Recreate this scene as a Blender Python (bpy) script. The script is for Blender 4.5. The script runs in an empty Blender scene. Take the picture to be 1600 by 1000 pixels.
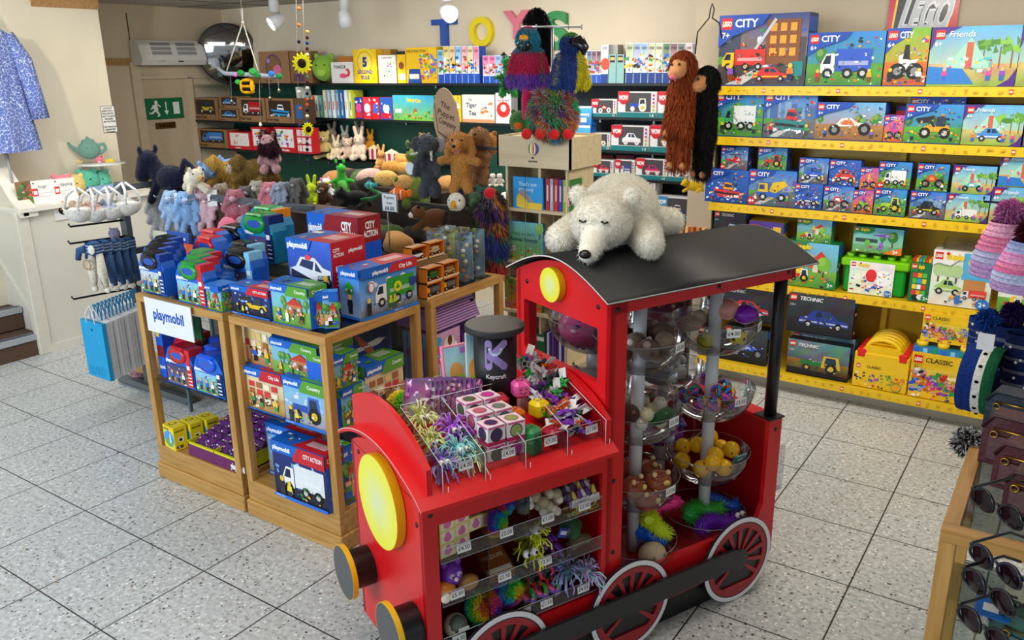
import bpy,math,random
import numpy as np
from mathutils import Matrix,Vector,Euler
PI=math.pi
SC=bpy.context.scene
COL=SC.collection
# ------------------------------------------------------------------ camera
CF=Vector((-0.54080101,0.78841352,-0.29315251))
CR=Vector((0.82675653,0.56241891,-0.01259446))
CU=Vector((-0.15494488,0.24917685,0.95598273))
CP=Vector((0,0,2.2127));CFL=1293.34
cd=bpy.data.cameras.new('camera');cam=bpy.data.objects.new('camera',cd);COL.objects.link(cam)
cd.sensor_width=36;cd.lens=36*CFL/1600;cd.clip_start=.02;cd.clip_end=100
cam.matrix_world=Matrix(((CR.x,CU.x,-CF.x,CP.x),(CR.y,CU.y,-CF.y,CP.y),(CR.z,CU.z,-CF.z,CP.z),(0,0,0,1)))
SC.camera=cam
SC.view_settings.view_transform='Standard';SC.view_settings.look='None'
SC.view_settings.exposure=0.5;SC.view_settings.gamma=1
SC.cycles.max_bounces=8;SC.cycles.transparent_max_bounces=24;SC.cycles.diffuse_bounces=4
SC.cycles.sample_clamp_indirect=6
# ------------------------------------------------------------------ light
w=bpy.data.worlds.new('daylight');SC.world=w;w.use_nodes=True
w.node_tree.nodes['Background'].inputs[0].default_value=(0.84,0.92,1.0,1)
w.node_tree.nodes['Background'].inputs[1].default_value=0.42
def area_light(name,loc,aim,sx,sy,power,col):
 l=bpy.data.lights.new(name,'AREA');l.shape='RECTANGLE';l.size=sx;l.size_y=sy;l.energy=power;l.color=col
 o=bpy.data.objects.new(name,l);COL.objects.link(o);o.location=loc
 o.rotation_euler=(Vector(aim)-Vector(loc)).to_track_quat('-Z','Y').to_euler();return o
area_light('shop_window_daylight',(-4.2,-1.9,2.2),(-4.4,3.2,.3),3.4,1.8,120,(.78,.9,1))
area_light('ceiling_light_front',(-1.6,1.6,2.78),(-1.6,1.6,0),1.6,1.2,17,(1,.88,.74))
area_light('ceiling_light_right',(-.6,4.1,2.78),(-1.0,5.0,.8),1.6,.5,34,(1,.92,.80))
area_light('ceiling_light_back',(-3.6,4.6,2.78),(-3.8,5.3,1.0),2.4,.5,40,(1,.93,.84))
area_light('ceiling_light_left',(-5.6,3.2,2.78),(-6.0,3.6,.9),1.6,1.2,26,(.97,.97,1))
def spot(name,loc,aim,power,ang,col=(1,.9,.75)):
 l=bpy.data.lights.new(name,'SPOT');l.energy=power;l.spot_size=math.radians(ang);l.spot_blend=.6;l.color=col;l.shadow_soft_size=.05
 o=bpy.data.objects.new(name,l);COL.objects.link(o);o.location=loc
 o.rotation_euler=(Vector(aim)-Vector(loc)).to_track_quat('-Z','Y').to_euler();return o
 # ------------------------------------------------------------------ helpers
def ray(u,v):return CF*CFL+CR*(u-800)+CU*(500-v)
def on(u,v,x=None,y=None,z=None,p=None,n=None):
 d=ray(u,v)
 if z is not None:t=(z-CP.z)/d.z
 elif x is not None:t=(x-CP.x)/d.x
 elif y is not None:t=(y-CP.y)/d.y
 else:n=Vector(n);t=(Vector(p)-CP).dot(n)/d.dot(n)
 return CP+d*t
def lin(h):
 if not isinstance(h,str):return tuple(h)
 h=h.lstrip('#')
 if len(h)==3:h=''.join(a*2 for a in h)
 r=[]
 for i in(0,2,4):
  x=int(h[i:i+2],16)/255
  r.append(x/12.92 if x<=.04045 else((x+.055)/1.055)**2.4)
 return tuple(r)
def mixc(a,b,t):
 a,b=lin(a),lin(b);return tuple(a[i]*(1-t)+b[i]*t for i in range(3))
def TR(x=0,y=0,z=0):return Matrix.Translation((x,y,z))
def RZ(a):return Matrix.Rotation(a,4,'Z')
def RX(a):return Matrix.Rotation(a,4,'X')
def RY(a):return Matrix.Rotation(a,4,'Y')
def SCL(x,y=None,z=None):return Matrix.Diagonal((x,x if y is None else y,x if z is None else z,1))
def frame(o,ex,ey,ez=None):
 ex=Vector(ex);ey=Vector(ey);ez=ex.cross(ey)if ez is None else Vector(ez);o=Vector(o)
 return Matrix(((ex.x,ey.x,ez.x,o.x),(ex.y,ey.y,ez.y,o.y),(ex.z,ey.z,ez.z,o.z),(0,0,0,1)))
def to_dir(d):
 return Vector(d).to_track_quat('Z','Y').to_matrix().to_4x4()
class MB:
 def __init__(s,col='#ffffff'):s.v=[];s.f=[];s.c=[];s.sm=[];s.col=lin(col);s.M=Matrix();s.smooth=False
 def paint(s,c):s.col=lin(c);return s
 def pv(s,p):s.v.append(tuple(s.M@Vector(p)));return len(s.v)-1
 def pf(s,idx,col=None,sm=None):s.f.append(tuple(idx));s.c.append(col or s.col);s.sm.append(s.smooth if sm is None else sm)
 def box(s,a,b,col=None,bev=0):
  if col:s.col=lin(col)
  x0,y0,z0=a;x1,y1,z1=b
  if x0>x1:x0,x1=x1,x0
  if y0>y1:y0,y1=y1,y0
  if z0>z1:z0,z1=z1,z0
  if bev<=0:
   i=[s.pv(p)for p in((x0,y0,z0),(x1,y0,z0),(x1,y1,z0),(x0,y1,z0),(x0,y0,z1),(x1,y0,z1),(x1,y1,z1),(x0,y1,z1))]
   for q in((0,3,2,1),(4,5,6,7),(0,1,5,4),(1,2,6,5),(2,3,7,6),(3,0,4,7)):s.pf([i[k]for k in q])
   return s
  e=min(bev,(x1-x0)/2.01,(y1-y0)/2.01,(z1-z0)/2.01)
  rings=[]
  for z,k in((z0,e),(z0+e,0),(z1-e,0),(z1,e)):
   r=[]
   for X,Y,sx,sy in((x0,y0,1,1),(x1,y0,-1,1),(x1,y1,-1,-1),(x0,y1,1,-1)):
    if sx*sy>0:r+=[s.pv((X+sx*k,Y+sy*(e if not k else e*1.4),z)),s.pv((X+sx*(e if not k else e*1.4),Y+sy*k,z))]
    else:r+=[s.pv((X+sx*(e if not k else e*1.4),Y+sy*k,z)),s.pv((X+sx*k,Y+sy*(e if not k else e*1.4),z))]
   rings.append(r)
  for a_,b_ in zip(rings,rings[1:]):
   for j in range(8):s.pf((a_[j],a_[(j+1)%8],b_[(j+1)%8],b_[j]))
  s.pf(rings[0][::-1]);s.pf(rings[-1]);return s
 def prism(s,pts,z0,z1,col=None,sm=False):
  if col:s.col=lin(col)
  n=len(pts);a=[s.pv((p[0],p[1],z0))for p in pts];b=[s.pv((p[0],p[1],z1))for p in pts]
  s.pf(a[::-1]);s.pf(b)
  for j in range(n):s.pf((a[j],a[(j+1)%n],b[(j+1)%n],b[j]),sm=sm)
  return s
 def lathe(s,prof,n=20,col=None,sm=True,cap=True,a0=0,a1=2*PI):
  if col:s.col=lin(col)
  full=abs(a1-a0-2*PI)<1e-6;m=n if full else n+1;R=[]
  for r,z in prof:R.append([s.pv((r*math.cos(a0+(a1-a0)*j/n),r*math.sin(a0+(a1-a0)*j/n),z))for j in range(m)])
  for a,b in zip(R,R[1:]):
   for j in range(n):s.pf((a[j],a[(j+1)%m],b[(j+1)%m],b[j]),sm=sm)
  if cap and full:
   if prof[0][0]>1e-5:s.pf(R[0][::-1],sm=False)
   if prof[-1][0]>1e-5:s.pf(R[-1],sm=False)
  return s
 def cyl(s,p0,p1,r0,r1=None,n=12,col=None,sm=True):
  r1=r0 if r1 is None else r1;p0=Vector(p0);p1=Vector(p1);K=s.M
  s.M=K@Matrix.Translation(p0)@to_dir(p1-p0);s.lathe(((r0,0),(r1,(p1-p0).length)),n,col,sm);s.M=K;return s
 def ball(s,c,r,col=None,n=12,m=8,R=None):
  if col:s.col=lin(col)
  if not hasattr(r,'__len__'):r=(r,r,r)
  K=s.M;s.M=K@Matrix.Translation(Vector(c))@(R if R is not None else Matrix())@SCL(*r)
  prof=[(math.sin(PI*k/m),-math.cos(PI*k/m))for k in range(m+1)]
  prof[0]=(1e-4,-1);prof[-1]=(1e-4,1)
  s.lathe(prof,n,None,True,cap=False);s.M=K;return s
 def tube(s,pts,r,n=8,col=None,closed=False):
  if col:s.col=lin(col)
  pts=[Vector(p)for p in pts];N=len(pts);rs=r if hasattr(r,'__len__')else[r]*N;rings=[];prev=None
  for i,p in enumerate(pts):
   if closed:d=pts[(i+1)%N]-pts[i-1]
   else:d=pts[min(i+1,N-1)]-pts[max(i-1,0)]
   d=d.normalized()if d.length>1e-9 else Vector((0,0,1))
   if prev is None:prev=d.orthogonal().normalized()
   prev=(prev-d*prev.dot(d)).normalized();q=d.cross(prev)
   rings.append([s.pv(p+prev*(rs[i]*math.cos(2*PI*j/n))+q*(rs[i]*math.sin(2*PI*j/n)))for j in range(n)])
  for a,b in(list(zip(rings,rings[1:]))+([(rings[-1],rings[0])]if closed else[])):
   for j in range(n):s.pf((a[j],a[(j+1)%n],b[(j+1)%n],b[j]),sm=True)
  if not closed:s.pf(rings[0][::-1]);s.pf(rings[-1])
  return s
 def quad(s,p,col=None,sm=False):
  if col:s.col=lin(col)
  s.pf([s.pv(q)for q in p],sm=sm);return s
 def add_mesh(s,d,M=None):
  K=s.M@(M if M is not None else Matrix());o=len(s.v)
  V=np.array(d[0]);k=np.array(K);V=V@k[:3,:3].T+k[:3,3]
  s.v.extend(map(tuple,V));s.f.extend([tuple(i+o for i in f)for f in d[1]]);s.c.extend(d[2]);s.sm.extend(d[3]);return s
 def data(s):return(s.v,s.f,s.c,s.sm)
 def mesh(s,name):
  me=bpy.data.meshes.new(name);me.from_pydata(s.v,[],s.f)
  cnt=np.array([len(f)for f in s.f]);per=any(len(c)>4 or hasattr(c[0],'__len__')for c in s.c)if s.c else False
  if not per:arr=np.repeat(np.array([tuple(c[:3])+(1,)for c in s.c],dtype=np.float32),cnt,axis=0)
  else:
   L=[]
   for c,k in zip(s.c,cnt):L.extend([tuple(q[:3])+(1,)for q in c]if hasattr(c[0],'__len__')else[tuple(c[:3])+(1,)]*k)
   arr=np.array(L,dtype=np.float32)
  at=me.color_attributes.new('Col','FLOAT_COLOR','CORNER');at.data.foreach_set('color',arr.ravel())
  me.polygons.foreach_set('use_smooth',np.array(s.sm,dtype=bool));me.update();return me
 def build(s,name,mat,parent=None,M=None,**kw):
  o=bpy.data.objects.new(name,s.mesh(name));o.data.materials.append(mat);COL.objects.link(o)
  if parent is not None:o.parent=parent
  if M is not None:o.matrix_local=M
  tag(o,**kw);return o
def tag(o,label=None,cat=None,group=None,kind=None):
 if label:o['label']=label
 if cat:o['category']=cat
 if group:o['group']=group
 if kind:o['kind']=kind
 return o
def thing(name,label,cat,M=None,group=None):
 o=bpy.data.objects.new(name,None);COL.objects.link(o);o.empty_display_size=.05
 if M is not None:o.matrix_world=M
 return tag(o,label,cat,group)
def dup(root,M,label=None,group=None):
 r=root.copy();COL.objects.link(r);r.matrix_world=M
 if label:r['label']=label
 if group:r['group']=group
 for ch in list(root.children):
  c=ch.copy();COL.objects.link(c);c.parent=r;c.matrix_parent_inverse=ch.matrix_parent_inverse
  for g in ch.children:d=g.copy();COL.objects.link(d);d.parent=c
 return r
 # ------------------------------------------------------------------ materials (colour comes from the mesh, surface from nodes)
def mk(name,rough=.5,metal=0.,spec=.5,noise=0.,nscale=60,bump=0.,sheen=0.,coat=0.,trans=0,col=None,sub=0):
 m=bpy.data.materials.new(name);m.use_nodes=True;nt=m.node_tree;b=nt.nodes['Principled BSDF']
 b.inputs['Roughness'].default_value=rough;b.inputs['Metallic'].default_value=metal;b.inputs['Specular IOR Level'].default_value=spec
 if col is None:
  a=nt.nodes.new('ShaderNodeAttribute');a.attribute_name='Col';src=a.outputs['Color']
 else:
  a=nt.nodes.new('ShaderNodeRGB');a.outputs[0].default_value=lin(col)+(1,);src=a.outputs[0]
 if noise or bump:
  tc=nt.nodes.new('ShaderNodeTexCoord');n=nt.nodes.new('ShaderNodeTexNoise');n.inputs['Scale'].default_value=nscale;n.inputs['Detail'].default_value=4
  nt.links.new(tc.outputs['Object'],n.inputs['Vector'])
  if noise:
   mr=nt.nodes.new('ShaderNodeMapRange');mr.inputs['From Min'].default_value=.3;mr.inputs['From Max'].default_value=.7
   mr.inputs['To Min'].default_value=1-noise;mr.inputs['To Max'].default_value=1+noise
   nt.links.new(n.outputs['Fac'],mr.inputs['Value'])
   mx=nt.nodes.new('ShaderNodeVectorMath');mx.operation='SCALE';nt.links.new(src,mx.inputs[0]);nt.links.new(mr.outputs[0],mx.inputs['Scale']);src=mx.outputs[0]
  if bump:
   bp=nt.nodes.new('ShaderNodeBump');bp.inputs['Strength'].default_value=bump;bp.inputs['Distance'].default_value=.01
   nt.links.new(n.outputs['Fac'],bp.inputs['Height']);nt.links.new(bp.outputs[0],b.inputs['Normal'])
 nt.links.new(src,b.inputs['Base Color'])
 if sheen:b.inputs['Sheen Weight'].default_value=sheen
 if coat:b.inputs['Coat Weight'].default_value=coat;b.inputs['Coat Roughness'].default_value=.12
 return m
CARD=mk('printed_card',.42,spec=.4,noise=.05,nscale=25)
GLOSS=mk('glossy_plastic',.22,noise=.02,nscale=10)
SATIN=mk('painted_board',.34,noise=.03,nscale=8)
MATTE=mk('matte_surface',.75,noise=.05,nscale=20)
PLUSH=mk('plush_fabric',.95,spec=.15,noise=.16,nscale=120,bump=.5,sheen=.25)
FUR=mk('long_fur',.8,spec=.2,noise=.08,nscale=50)
METAL=mk('brushed_metal',.35,metal=1,noise=.05,nscale=30)
LEATHER=mk('soft_leather',.45,noise=.08,nscale=60,bump=.25)
KNIT=mk('knitted_wool',.95,spec=.1,noise=.2,nscale=90,bump=.8)
def mk_clear(name,tint=(1,1,1),gl=.12,rough=.03,base=.04):
 m=bpy.data.materials.new(name);m.use_nodes=True;nt=m.node_tree;nt.nodes.clear()
 o=nt.nodes.new('ShaderNodeOutputMaterial');t=nt.nodes.new('ShaderNodeBsdfTransparent');g=nt.nodes.new('ShaderNodeBsdfGlossy')
 t.inputs[0].default_value=tint+(1,);g.inputs['Roughness'].default_value=rough
 f=nt.nodes.new('ShaderNodeLayerWeight');f.inputs['Blend'].default_value=gl
 mr=nt.nodes.new('ShaderNodeMapRange');mr.inputs['To Min'].default_value=base;mr.inputs['To Max'].default_value=.75
 mx=nt.nodes.new('ShaderNodeMixShader');nt.links.new(f.outputs['Fresnel'],mr.inputs[0]);nt.links.new(mr.outputs[0],mx.inputs[0])
 nt.links.new(t.outputs[0],mx.inputs[1]);nt.links.new(g.outputs[0],mx.inputs[2]);nt.links.new(mx.outputs[0],o.inputs[0]);return m
BOWL=mk_clear('smoky_bowl_acrylic',(.80,.81,.83),.22,.06,.09);CLEAR=mk_clear('clear_acrylic',(.93,.94,.95));GLASS=mk_clear('shelf_glass',(.80,.87,.86),.15,.02,.06);FILM=mk_clear('clear_bag_film',(.96,.96,.97),.25,.15,.12)
def mk_wood(name,c1,c2,scale=3.,axis='X',rough=.42):
 m=bpy.data.materials.new(name);m.use_nodes=True;nt=m.node_tree;b=nt.nodes['Principled BSDF'];b.inputs['Roughness'].default_value=rough
 tc=nt.nodes.new('ShaderNodeTexCoord');mp=nt.nodes.new('ShaderNodeMapping');s={'X':(1,14,14),'Y':(14,1,14),'Z':(14,14,1)}[axis]
 mp.inputs['Scale'].default_value=s;n=nt.nodes.new('ShaderNodeTexNoise');n.inputs['Scale'].default_value=scale;n.inputs['Detail'].default_value=6;n.inputs['Distortion'].default_value=.6
 r=nt.nodes.new('ShaderNodeValToRGB');r.color_ramp.elements[0].position=.32;r.color_ramp.elements[1].position=.68
 r.color_ramp.elements[0].color=lin(c1)+(1,);r.color_ramp.elements[1].color=lin(c2)+(1,)
 nt.links.new(tc.outputs['Object'],mp.inputs[0]);nt.links.new(mp.outputs[0],n.inputs['Vector']);nt.links.new(n.outputs['Fac'],r.inputs[0]);nt.links.new(r.outputs[0],b.inputs['Base Color'])
 bp=nt.nodes.new('ShaderNodeBump');bp.inputs['Strength'].default_value=.08;nt.links.new(n.outputs['Fac'],bp.inputs['Height']);nt.links.new(bp.outputs[0],b.inputs['Normal']);return m
OAKX=mk_wood('oak_along_x','#a97a38','#c99a55',axis='X');OAKY=mk_wood('oak_along_y','#a97a38','#c99a55',axis='Y');OAKZ=mk_wood('oak_upright','#a97a38','#c99a55',axis='Z')
PALE=mk_wood('pale_ash_laminate','#cbb891','#d8c8a2',2.,'X',.5);PICT=mk_wood('picture_rail_wood','#9a7444','#b88d58',3,'X')
# ------------------------------------------------------------------ lettering
_txt={}
def text_data(s,bold=0.,res=2):
 k=(s,round(bold,3))
 if k in _txt:return _txt[k]
 cu=bpy.data.curves.new('t','FONT');cu.body=s;cu.size=1;cu.resolution_u=res;cu.offset=bold
 ob=bpy.data.objects.new('t',cu);me=bpy.data.meshes.new_from_object(ob)
 V=[tuple(v.co)for v in me.vertices];Fc=[tuple(p.vertices)for p in me.polygons]
 bpy.data.objects.remove(ob);bpy.data.meshes.remove(me);bpy.data.curves.remove(cu)
 if not V:V=[(0,0,0),(1,0,0),(0,1,0)];Fc=[]
 a=np.array(V);lo=a[:,:2].min(0);hi=a[:,:2].max(0);a[:,0]-=lo[0];w=hi[0]-lo[0]
 _txt[k]=(a,Fc,w,hi[1]);return _txt[k]
class CV:
 """A printed face: u,v run 0..w, 0..h (metres) over frame M (x right, y up, z out of the face)."""
 def __init__(s,mb,M,w,h,seed=0):s.mb=mb;s.M=M;s.w=w;s.h=h;s.L=0;s.r=random.Random(seed);s.step=.00035
 def lay(s):s.L+=1;return s.L*s.step
 def poly(s,pts,col,same=False):
  z=s.L*s.step if same else s.lay();K=s.mb.M;s.mb.M=K@s.M
  s.mb.pf([s.mb.pv((p[0]*s.w,p[1]*s.h,z))for p in pts],lin(col),False);s.mb.M=K
 def rect(s,a,b,c,d,col,same=False):s.poly(((a,b),(c,b),(c,d),(a,d)),col,same)
 def ell(s,x,y,rx,ry,col,n=12,same=False,ab=True):
  k=s.h/s.w if ab else 1
  s.poly([(x+rx*k*math.cos(2*PI*i/n),y+ry*math.sin(2*PI*i/n))for i in range(n)],col,same)
 def grad(s,a,b,c,d,top,bot,n=6,m=4,nz=.06):
  z=s.lay();K=s.mb.M;s.mb.M=K@s.M;T,B=lin(top),lin(bot);r=s.r
  gi=[[s.mb.pv(((a+(c-a)*i/m)*s.w,(b+(d-b)*j/n)*s.h,z))for i in range(m+1)]for j in range(n+1)]
  gc=[[tuple(max(0,(B[q]+(T[q]-B[q])*j/n)*(1+r.uniform(-nz,nz)*2))for q in range(3))for i in range(m+1)]for j in range(n+1)]
  for j in range(n):
   for i in range(m):s.mb.pf((gi[j][i],gi[j][i+1],gi[j+1][i+1],gi[j+1][i]),(gc[j][i],gc[j][i+1],gc[j+1][i+1],gc[j+1][i]),False)
  s.mb.M=K
 def bits(s,a,b,c,d,n,cols,sz=.05,sq=True):
  s.lay();r=s.r
  for _ in range(n):
   x,y=r.uniform(a,c),r.uniform(b,d);q=sz*r.uniform(.5,1.4);k=s.h/s.w;t=r.uniform(-.5,.5)
   p=[(-q,-q*.6),(q,-q*.6),(q,q*.6),(-q,q*.6)]if r.random()<.7 else[(-q*.6,-q),(q*.6,-q),(0,q)]
   s.poly([(x+(px*math.cos(t)-py*math.sin(t))*k,y+px*math.sin(t)+py*math.cos(t))for px,py in p],r.choice(cols),True)
   s.L+=.06
 def text(s,t,x,y,hh,col,bold=0.,fit=None,centre=False,rot=0.,skew=0.):
  V,Fc,w_,cap=text_data(t,bold);k=hh*s.h/.7;W=w_*k;kx=k
  if fit and(W>fit*s.w):kx=k*fit*s.w/W;W=fit*s.w
  z=s.lay();K=s.mb.M;o=TR(x*s.w,y*s.h,z)@RZ(rot)@(TR(-W/2,0,0)if centre else Matrix())
  sh=Matrix(((kx,skew*k,0,0),(0,k,0,0),(0,0,1,0),(0,0,0,1)))
  c=lin(col);s.mb.M=K@s.M;s.mb.add_mesh((V*np.array([1,1,0]),Fc,[c]*len(Fc),[False]*len(Fc)),o@sh);s.mb.M=K;return W/s.w
  # ---- pictures
 def wheel(s,x,y,r,c='#181818',hub='#c8c8c8'):s.ell(x,y,r,r,c,12);s.ell(x,y,r*.5,r*.5,hub,8)
 def vehicle(s,kind,x,y,W,H,c1,c2='#ffffff',tyre='#151515'):
  P=lambda q,col:s.poly([(x+(a-.5)*W,y+b*H)for a,b in q],col)
  wr=H*.2
  if kind=='car':
   P(((0,.22),(1,.22),(.98,.5),(.78,.58),(.62,.92),(.3,.92),(.16,.6),(.02,.5)),c1)
   P(((.33,.6),(.46,.6),(.46,.86),(.36,.86)),'#16253a');P(((.5,.6),(.7,.6),(.6,.86),(.5,.86)),'#24405c');P(((.02,.3),(.98,.3),(.98,.38),(.02,.38)),c2)
   s.wheel(x-W*.3,y+wr,wr,tyre);s.wheel(x+W*.3,y+wr,wr,tyre)
  elif kind=='truck':
   P(((.3,.25),(1,.25),(1,1),(.3,1)),c1);P(((0,.2),(.28,.2),(.28,.85),(.1,.85),(0,.5)),c2);P(((.04,.5),(.2,.5),(.2,.78),(.1,.78)),'#16253a');P(((.36,.45),(.94,.45),(.94,.6),(.36,.6)),mixc(c1,'#ffffff',.35))
   for q in(.15,.55,.85):s.wheel(x+(q-.5)*W,y+wr*.9,wr*.9,tyre)
  elif kind=='boat':
   P(((0,.5),(1,.38),(.85,.05),(.2,.05)),c1);P(((.06,.36),(.93,.26),(.88,.16),(.1,.24)),'#222');P(((.35,.5),(.72,.46),(.66,.85),(.42,.88)),c2);P(((.4,.62),(.68,.6),(.66,.76),(.42,.78)),'#1d3550');s.bits(x-W*.5,y,x+W*.5,y+H*.15,12,('#ffffff','#dff0ff'),.04)
  elif kind=='tractor':
   P(((.05,.35),(.6,.35),(.6,.62),(.05,.6)),c1);P(((.5,.3),(.92,.3),(.86,1),(.55,1)),c2);P(((.57,.55),(.83,.55),(.8,.92),(.6,.92)),'#22364a');s.wheel(x-W*.3,y+wr,wr,tyre,c2);s.wheel(x+W*.22,y+wr*1.5,wr*1.6,tyre,'#e0c030')
  elif kind=='digger':
   P(((.2,.3),(.95,.3),(.9,.6),(.3,.6)),c1);P(((.0,.9),(.5,1.05),(.42,.75),(.08,.7)),'#26282c');P(((.3,.9),(.38,.9),(.55,.55),(.48,.5)),'#333');P(((.55,.55),(.8,.55),(.78,1),(.55,1)),'#2c3a4c');s.wheel(x-W*.22,y+wr*1.2,wr*1.3,tyre);s.wheel(x+W*.3,y+wr*1.2,wr*1.3,tyre)
  elif kind=='mixer':
   P(((0,.2),(1,.2),(1,.45),(0,.5)),c2);P(((.02,.45),(.35,.45),(.33,.9),(.06,.9)),c1);P(((.06,.58),(.24,.58),(.24,.82),(.08,.82)),'#27476b');P(((.38,.5),(.6,.42),(.98,.85),(.86,1.05),(.5,.95)),c1);s.wheel(x-W*.3,y+wr,wr,tyre,'#ddd');s.wheel(x+W*.3,y+wr,wr,tyre,'#ddd')
  elif kind=='buggy':
   P(((.1,.4),(.9,.45),(.8,.6),(.65,.62),(.5,.85),(.3,.8),(.2,.55)),c1);P(((.3,.5),(.6,.5),(.52,.72),(.36,.72)),c2);s.wheel(x-W*.34,y+wr*1.2,wr*1.4,tyre,'#888');s.wheel(x+W*.32,y+wr*1.5,wr*1.5,tyre,'#888')
  elif kind=='bike':
   P(((.25,.3),(.75,.3),(.9,.6),(.6,.55),(.45,.8),(.2,.7)),c1);P(((.35,.6),(.6,.6),(.55,1.05),(.4,1.05)),c2);s.wheel(x-W*.3,y+wr*1.1,wr*1.3,tyre,'#888');s.wheel(x+W*.32,y+wr*1.1,wr*1.3,tyre,'#888')
  elif kind=='heli':
   P(((.0,.5),(.5,.35),(.8,.35),(.9,.6),(.7,.8),(.45,.65),(.0,.58)),c1);P(((.6,.45),(.84,.5),(.72,.72)),'#9cd0ee');P(((.2,.9),(1,.95),(1,.99),(.2,.94)),'#333')
  elif kind=='plane':
   P(((0,.4),(.8,.45),(1,.6),(.8,.68),(.1,.55)),c1);P(((.35,.55),(.55,.55),(.3,1.0),(.2,1.0)),c2);P(((.4,.48),(.6,.48),(.75,.05),(.6,.05)),c2);P(((0,.4),(.12,.45),(.06,.85),(-.02,.85)),c1)
  elif kind=='house':
   P(((.1,0),(.9,0),(.9,.55),(.1,.55)),c1);P(((0,.55),(1,.55),(.5,1)),c2);P(((.4,0),(.6,0),(.6,.35),(.4,.35)),'#6b4526');P(((.18,.25),(.32,.25),(.32,.42),(.18,.42)),'#bfe3f2');P(((.68,.25),(.82,.25),(.82,.42),(.68,.42)),'#bfe3f2')
 def fig(s,x,y,h,c='#d33',leg='#246',skin='#f3c63a'):
  k=s.h/s.w;q=h*.16*k
  s.rect(x-q,y,x+q,y+h*.38,leg);s.poly(((x-q*1.3,y+h*.38),(x+q*1.3,y+h*.38),(x+q,y+h*.72),(x-q,y+h*.72)),c);s.ell(x,y+h*.85,h*.14,h*.15,skin,8)
 def tree(s,x,y,h,c='#3f8a35'):
  k=s.h/s.w;s.rect(x-.04*h*k,y,x+.04*h*k,y+h*.45,'#6b4a2a');s.ell(x,y+h*.65,h*.3,h*.35,c,9);s.ell(x-h*.1*k,y+h*.75,h*.18,h*.2,mixc(c,'#c8e070',.3),8)
 def skyline(s,y,hh,cols=('#7fa9d0','#9cc0de','#6990b8'),n=9):
  s.lay();x=-.02
  while x<.98:
   w_=s.r.uniform(.05,.13);s.rect(max(0,x),y,min(1,x+w_),y+hh*s.r.uniform(.4,1),s.r.choice(cols),True);x+=w_
def boxmesh(w,h,d,body='#1c4fa8',front=None,top=None,side=None,left=None,seed=1,back=None,mb=None,M=None):
 """Carton, front face at y=0 facing -y, base at z=0, x 0..w, depth d. Painters get a CV."""
 m=mb or MB();K=m.M
 if M is not None:m.M=K@M
 m.box((0,0,0),(w,d,h),body)
 if front:front(CV(m,frame((0,0,0),(1,0,0),(0,0,1)),w,h,seed))
 if top:top(CV(m,frame((0,0,h),(1,0,0),(0,1,0)),w,d,seed+1))
 if side:side(CV(m,frame((w,0,0),(0,1,0),(0,0,1)),d,h,seed+2))
 if left:left(CV(m,frame((0,d,0),(0,-1,0),(0,0,1)),d,h,seed+3))
 m.M=K;return m
 # ------------------------------------------------------------------ soft toys: overlapping volumes melted into one skin
_fs=None
def fuse(prims,vox):
 """prims: ('e', centre, radii, colour key[, rotation]) or ('c', p0, p1, r0, r1, key) -> (verts, faces, key per face)"""
 mb=MB()
 for p in prims:
  if p[0]=='e':mb.ball(p[1],p[2],None,16,10,p[4]if len(p)>4 else None)
  else:
   mb.ball(p[1],p[3],None,12,8);mb.ball(p[2],p[4],None,12,8);mb.cyl(p[1],p[2],p[3],p[4],12)
 me=mb.mesh('tmp');ob=bpy.data.objects.new('tmp',me);COL.objects.link(ob)
 r=ob.modifiers.new('r','REMESH');r.mode='VOXEL';r.voxel_size=vox;s=ob.modifiers.new('s','SMOOTH');s.iterations=3;s.factor=.5
 dg=bpy.context.evaluated_depsgraph_get();m2=bpy.data.meshes.new_from_object(ob.evaluated_get(dg))
 n=len(m2.vertices);V=np.empty(n*3);m2.vertices.foreach_get('co',V);V=V.reshape(-1,3);F_=[tuple(p.vertices)for p in m2.polygons]
 bpy.data.objects.remove(ob);bpy.data.meshes.remove(me);bpy.data.meshes.remove(m2)
 C_=np.array([V[list(f)].mean(0)for f in F_]);best=np.full(len(C_),1e9);idx=np.zeros(len(C_),int)
 for i,p in enumerate(prims):
  if p[0]=='e':
   r_=p[2]if hasattr(p[2],'__len__')else(p[2],)*3;d=C_-np.array(p[1])
   if len(p)>4:d=d@np.array(p[4].to_3x3())
   q=np.linalg.norm(d/np.array(r_),axis=1)
  else:
   a=np.array(p[1],float);b=np.array(p[2],float);ab=b-a;t=np.clip(((C_-a)@ab)/max(1e-9,ab@ab),0,1)
   q=np.linalg.norm(C_-(a+t[:,None]*ab),axis=1)/(p[3]+(p[4]-p[3])*t)
  m=q<best;best[m]=q[m];idx[m]=i
 keys=[p[3]if p[0]=='e' else p[5]for p in prims]
 return V,F_,[keys[i]for i in idx]
def skin(fd,pal,jitter=0.04,seed=0):
 V,F_,K_=fd;r=random.Random(seed);L={k:lin(c)for k,c in pal.items()};d=L.get('*',(.5,.5,.5));C_=[]
 for k in K_:
  c=L.get(k,d);j=1+r.uniform(-jitter,jitter);C_.append((c[0]*j,c[1]*j,c[2]*j))
 return(V,F_,C_,[True]*len(F_))
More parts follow.
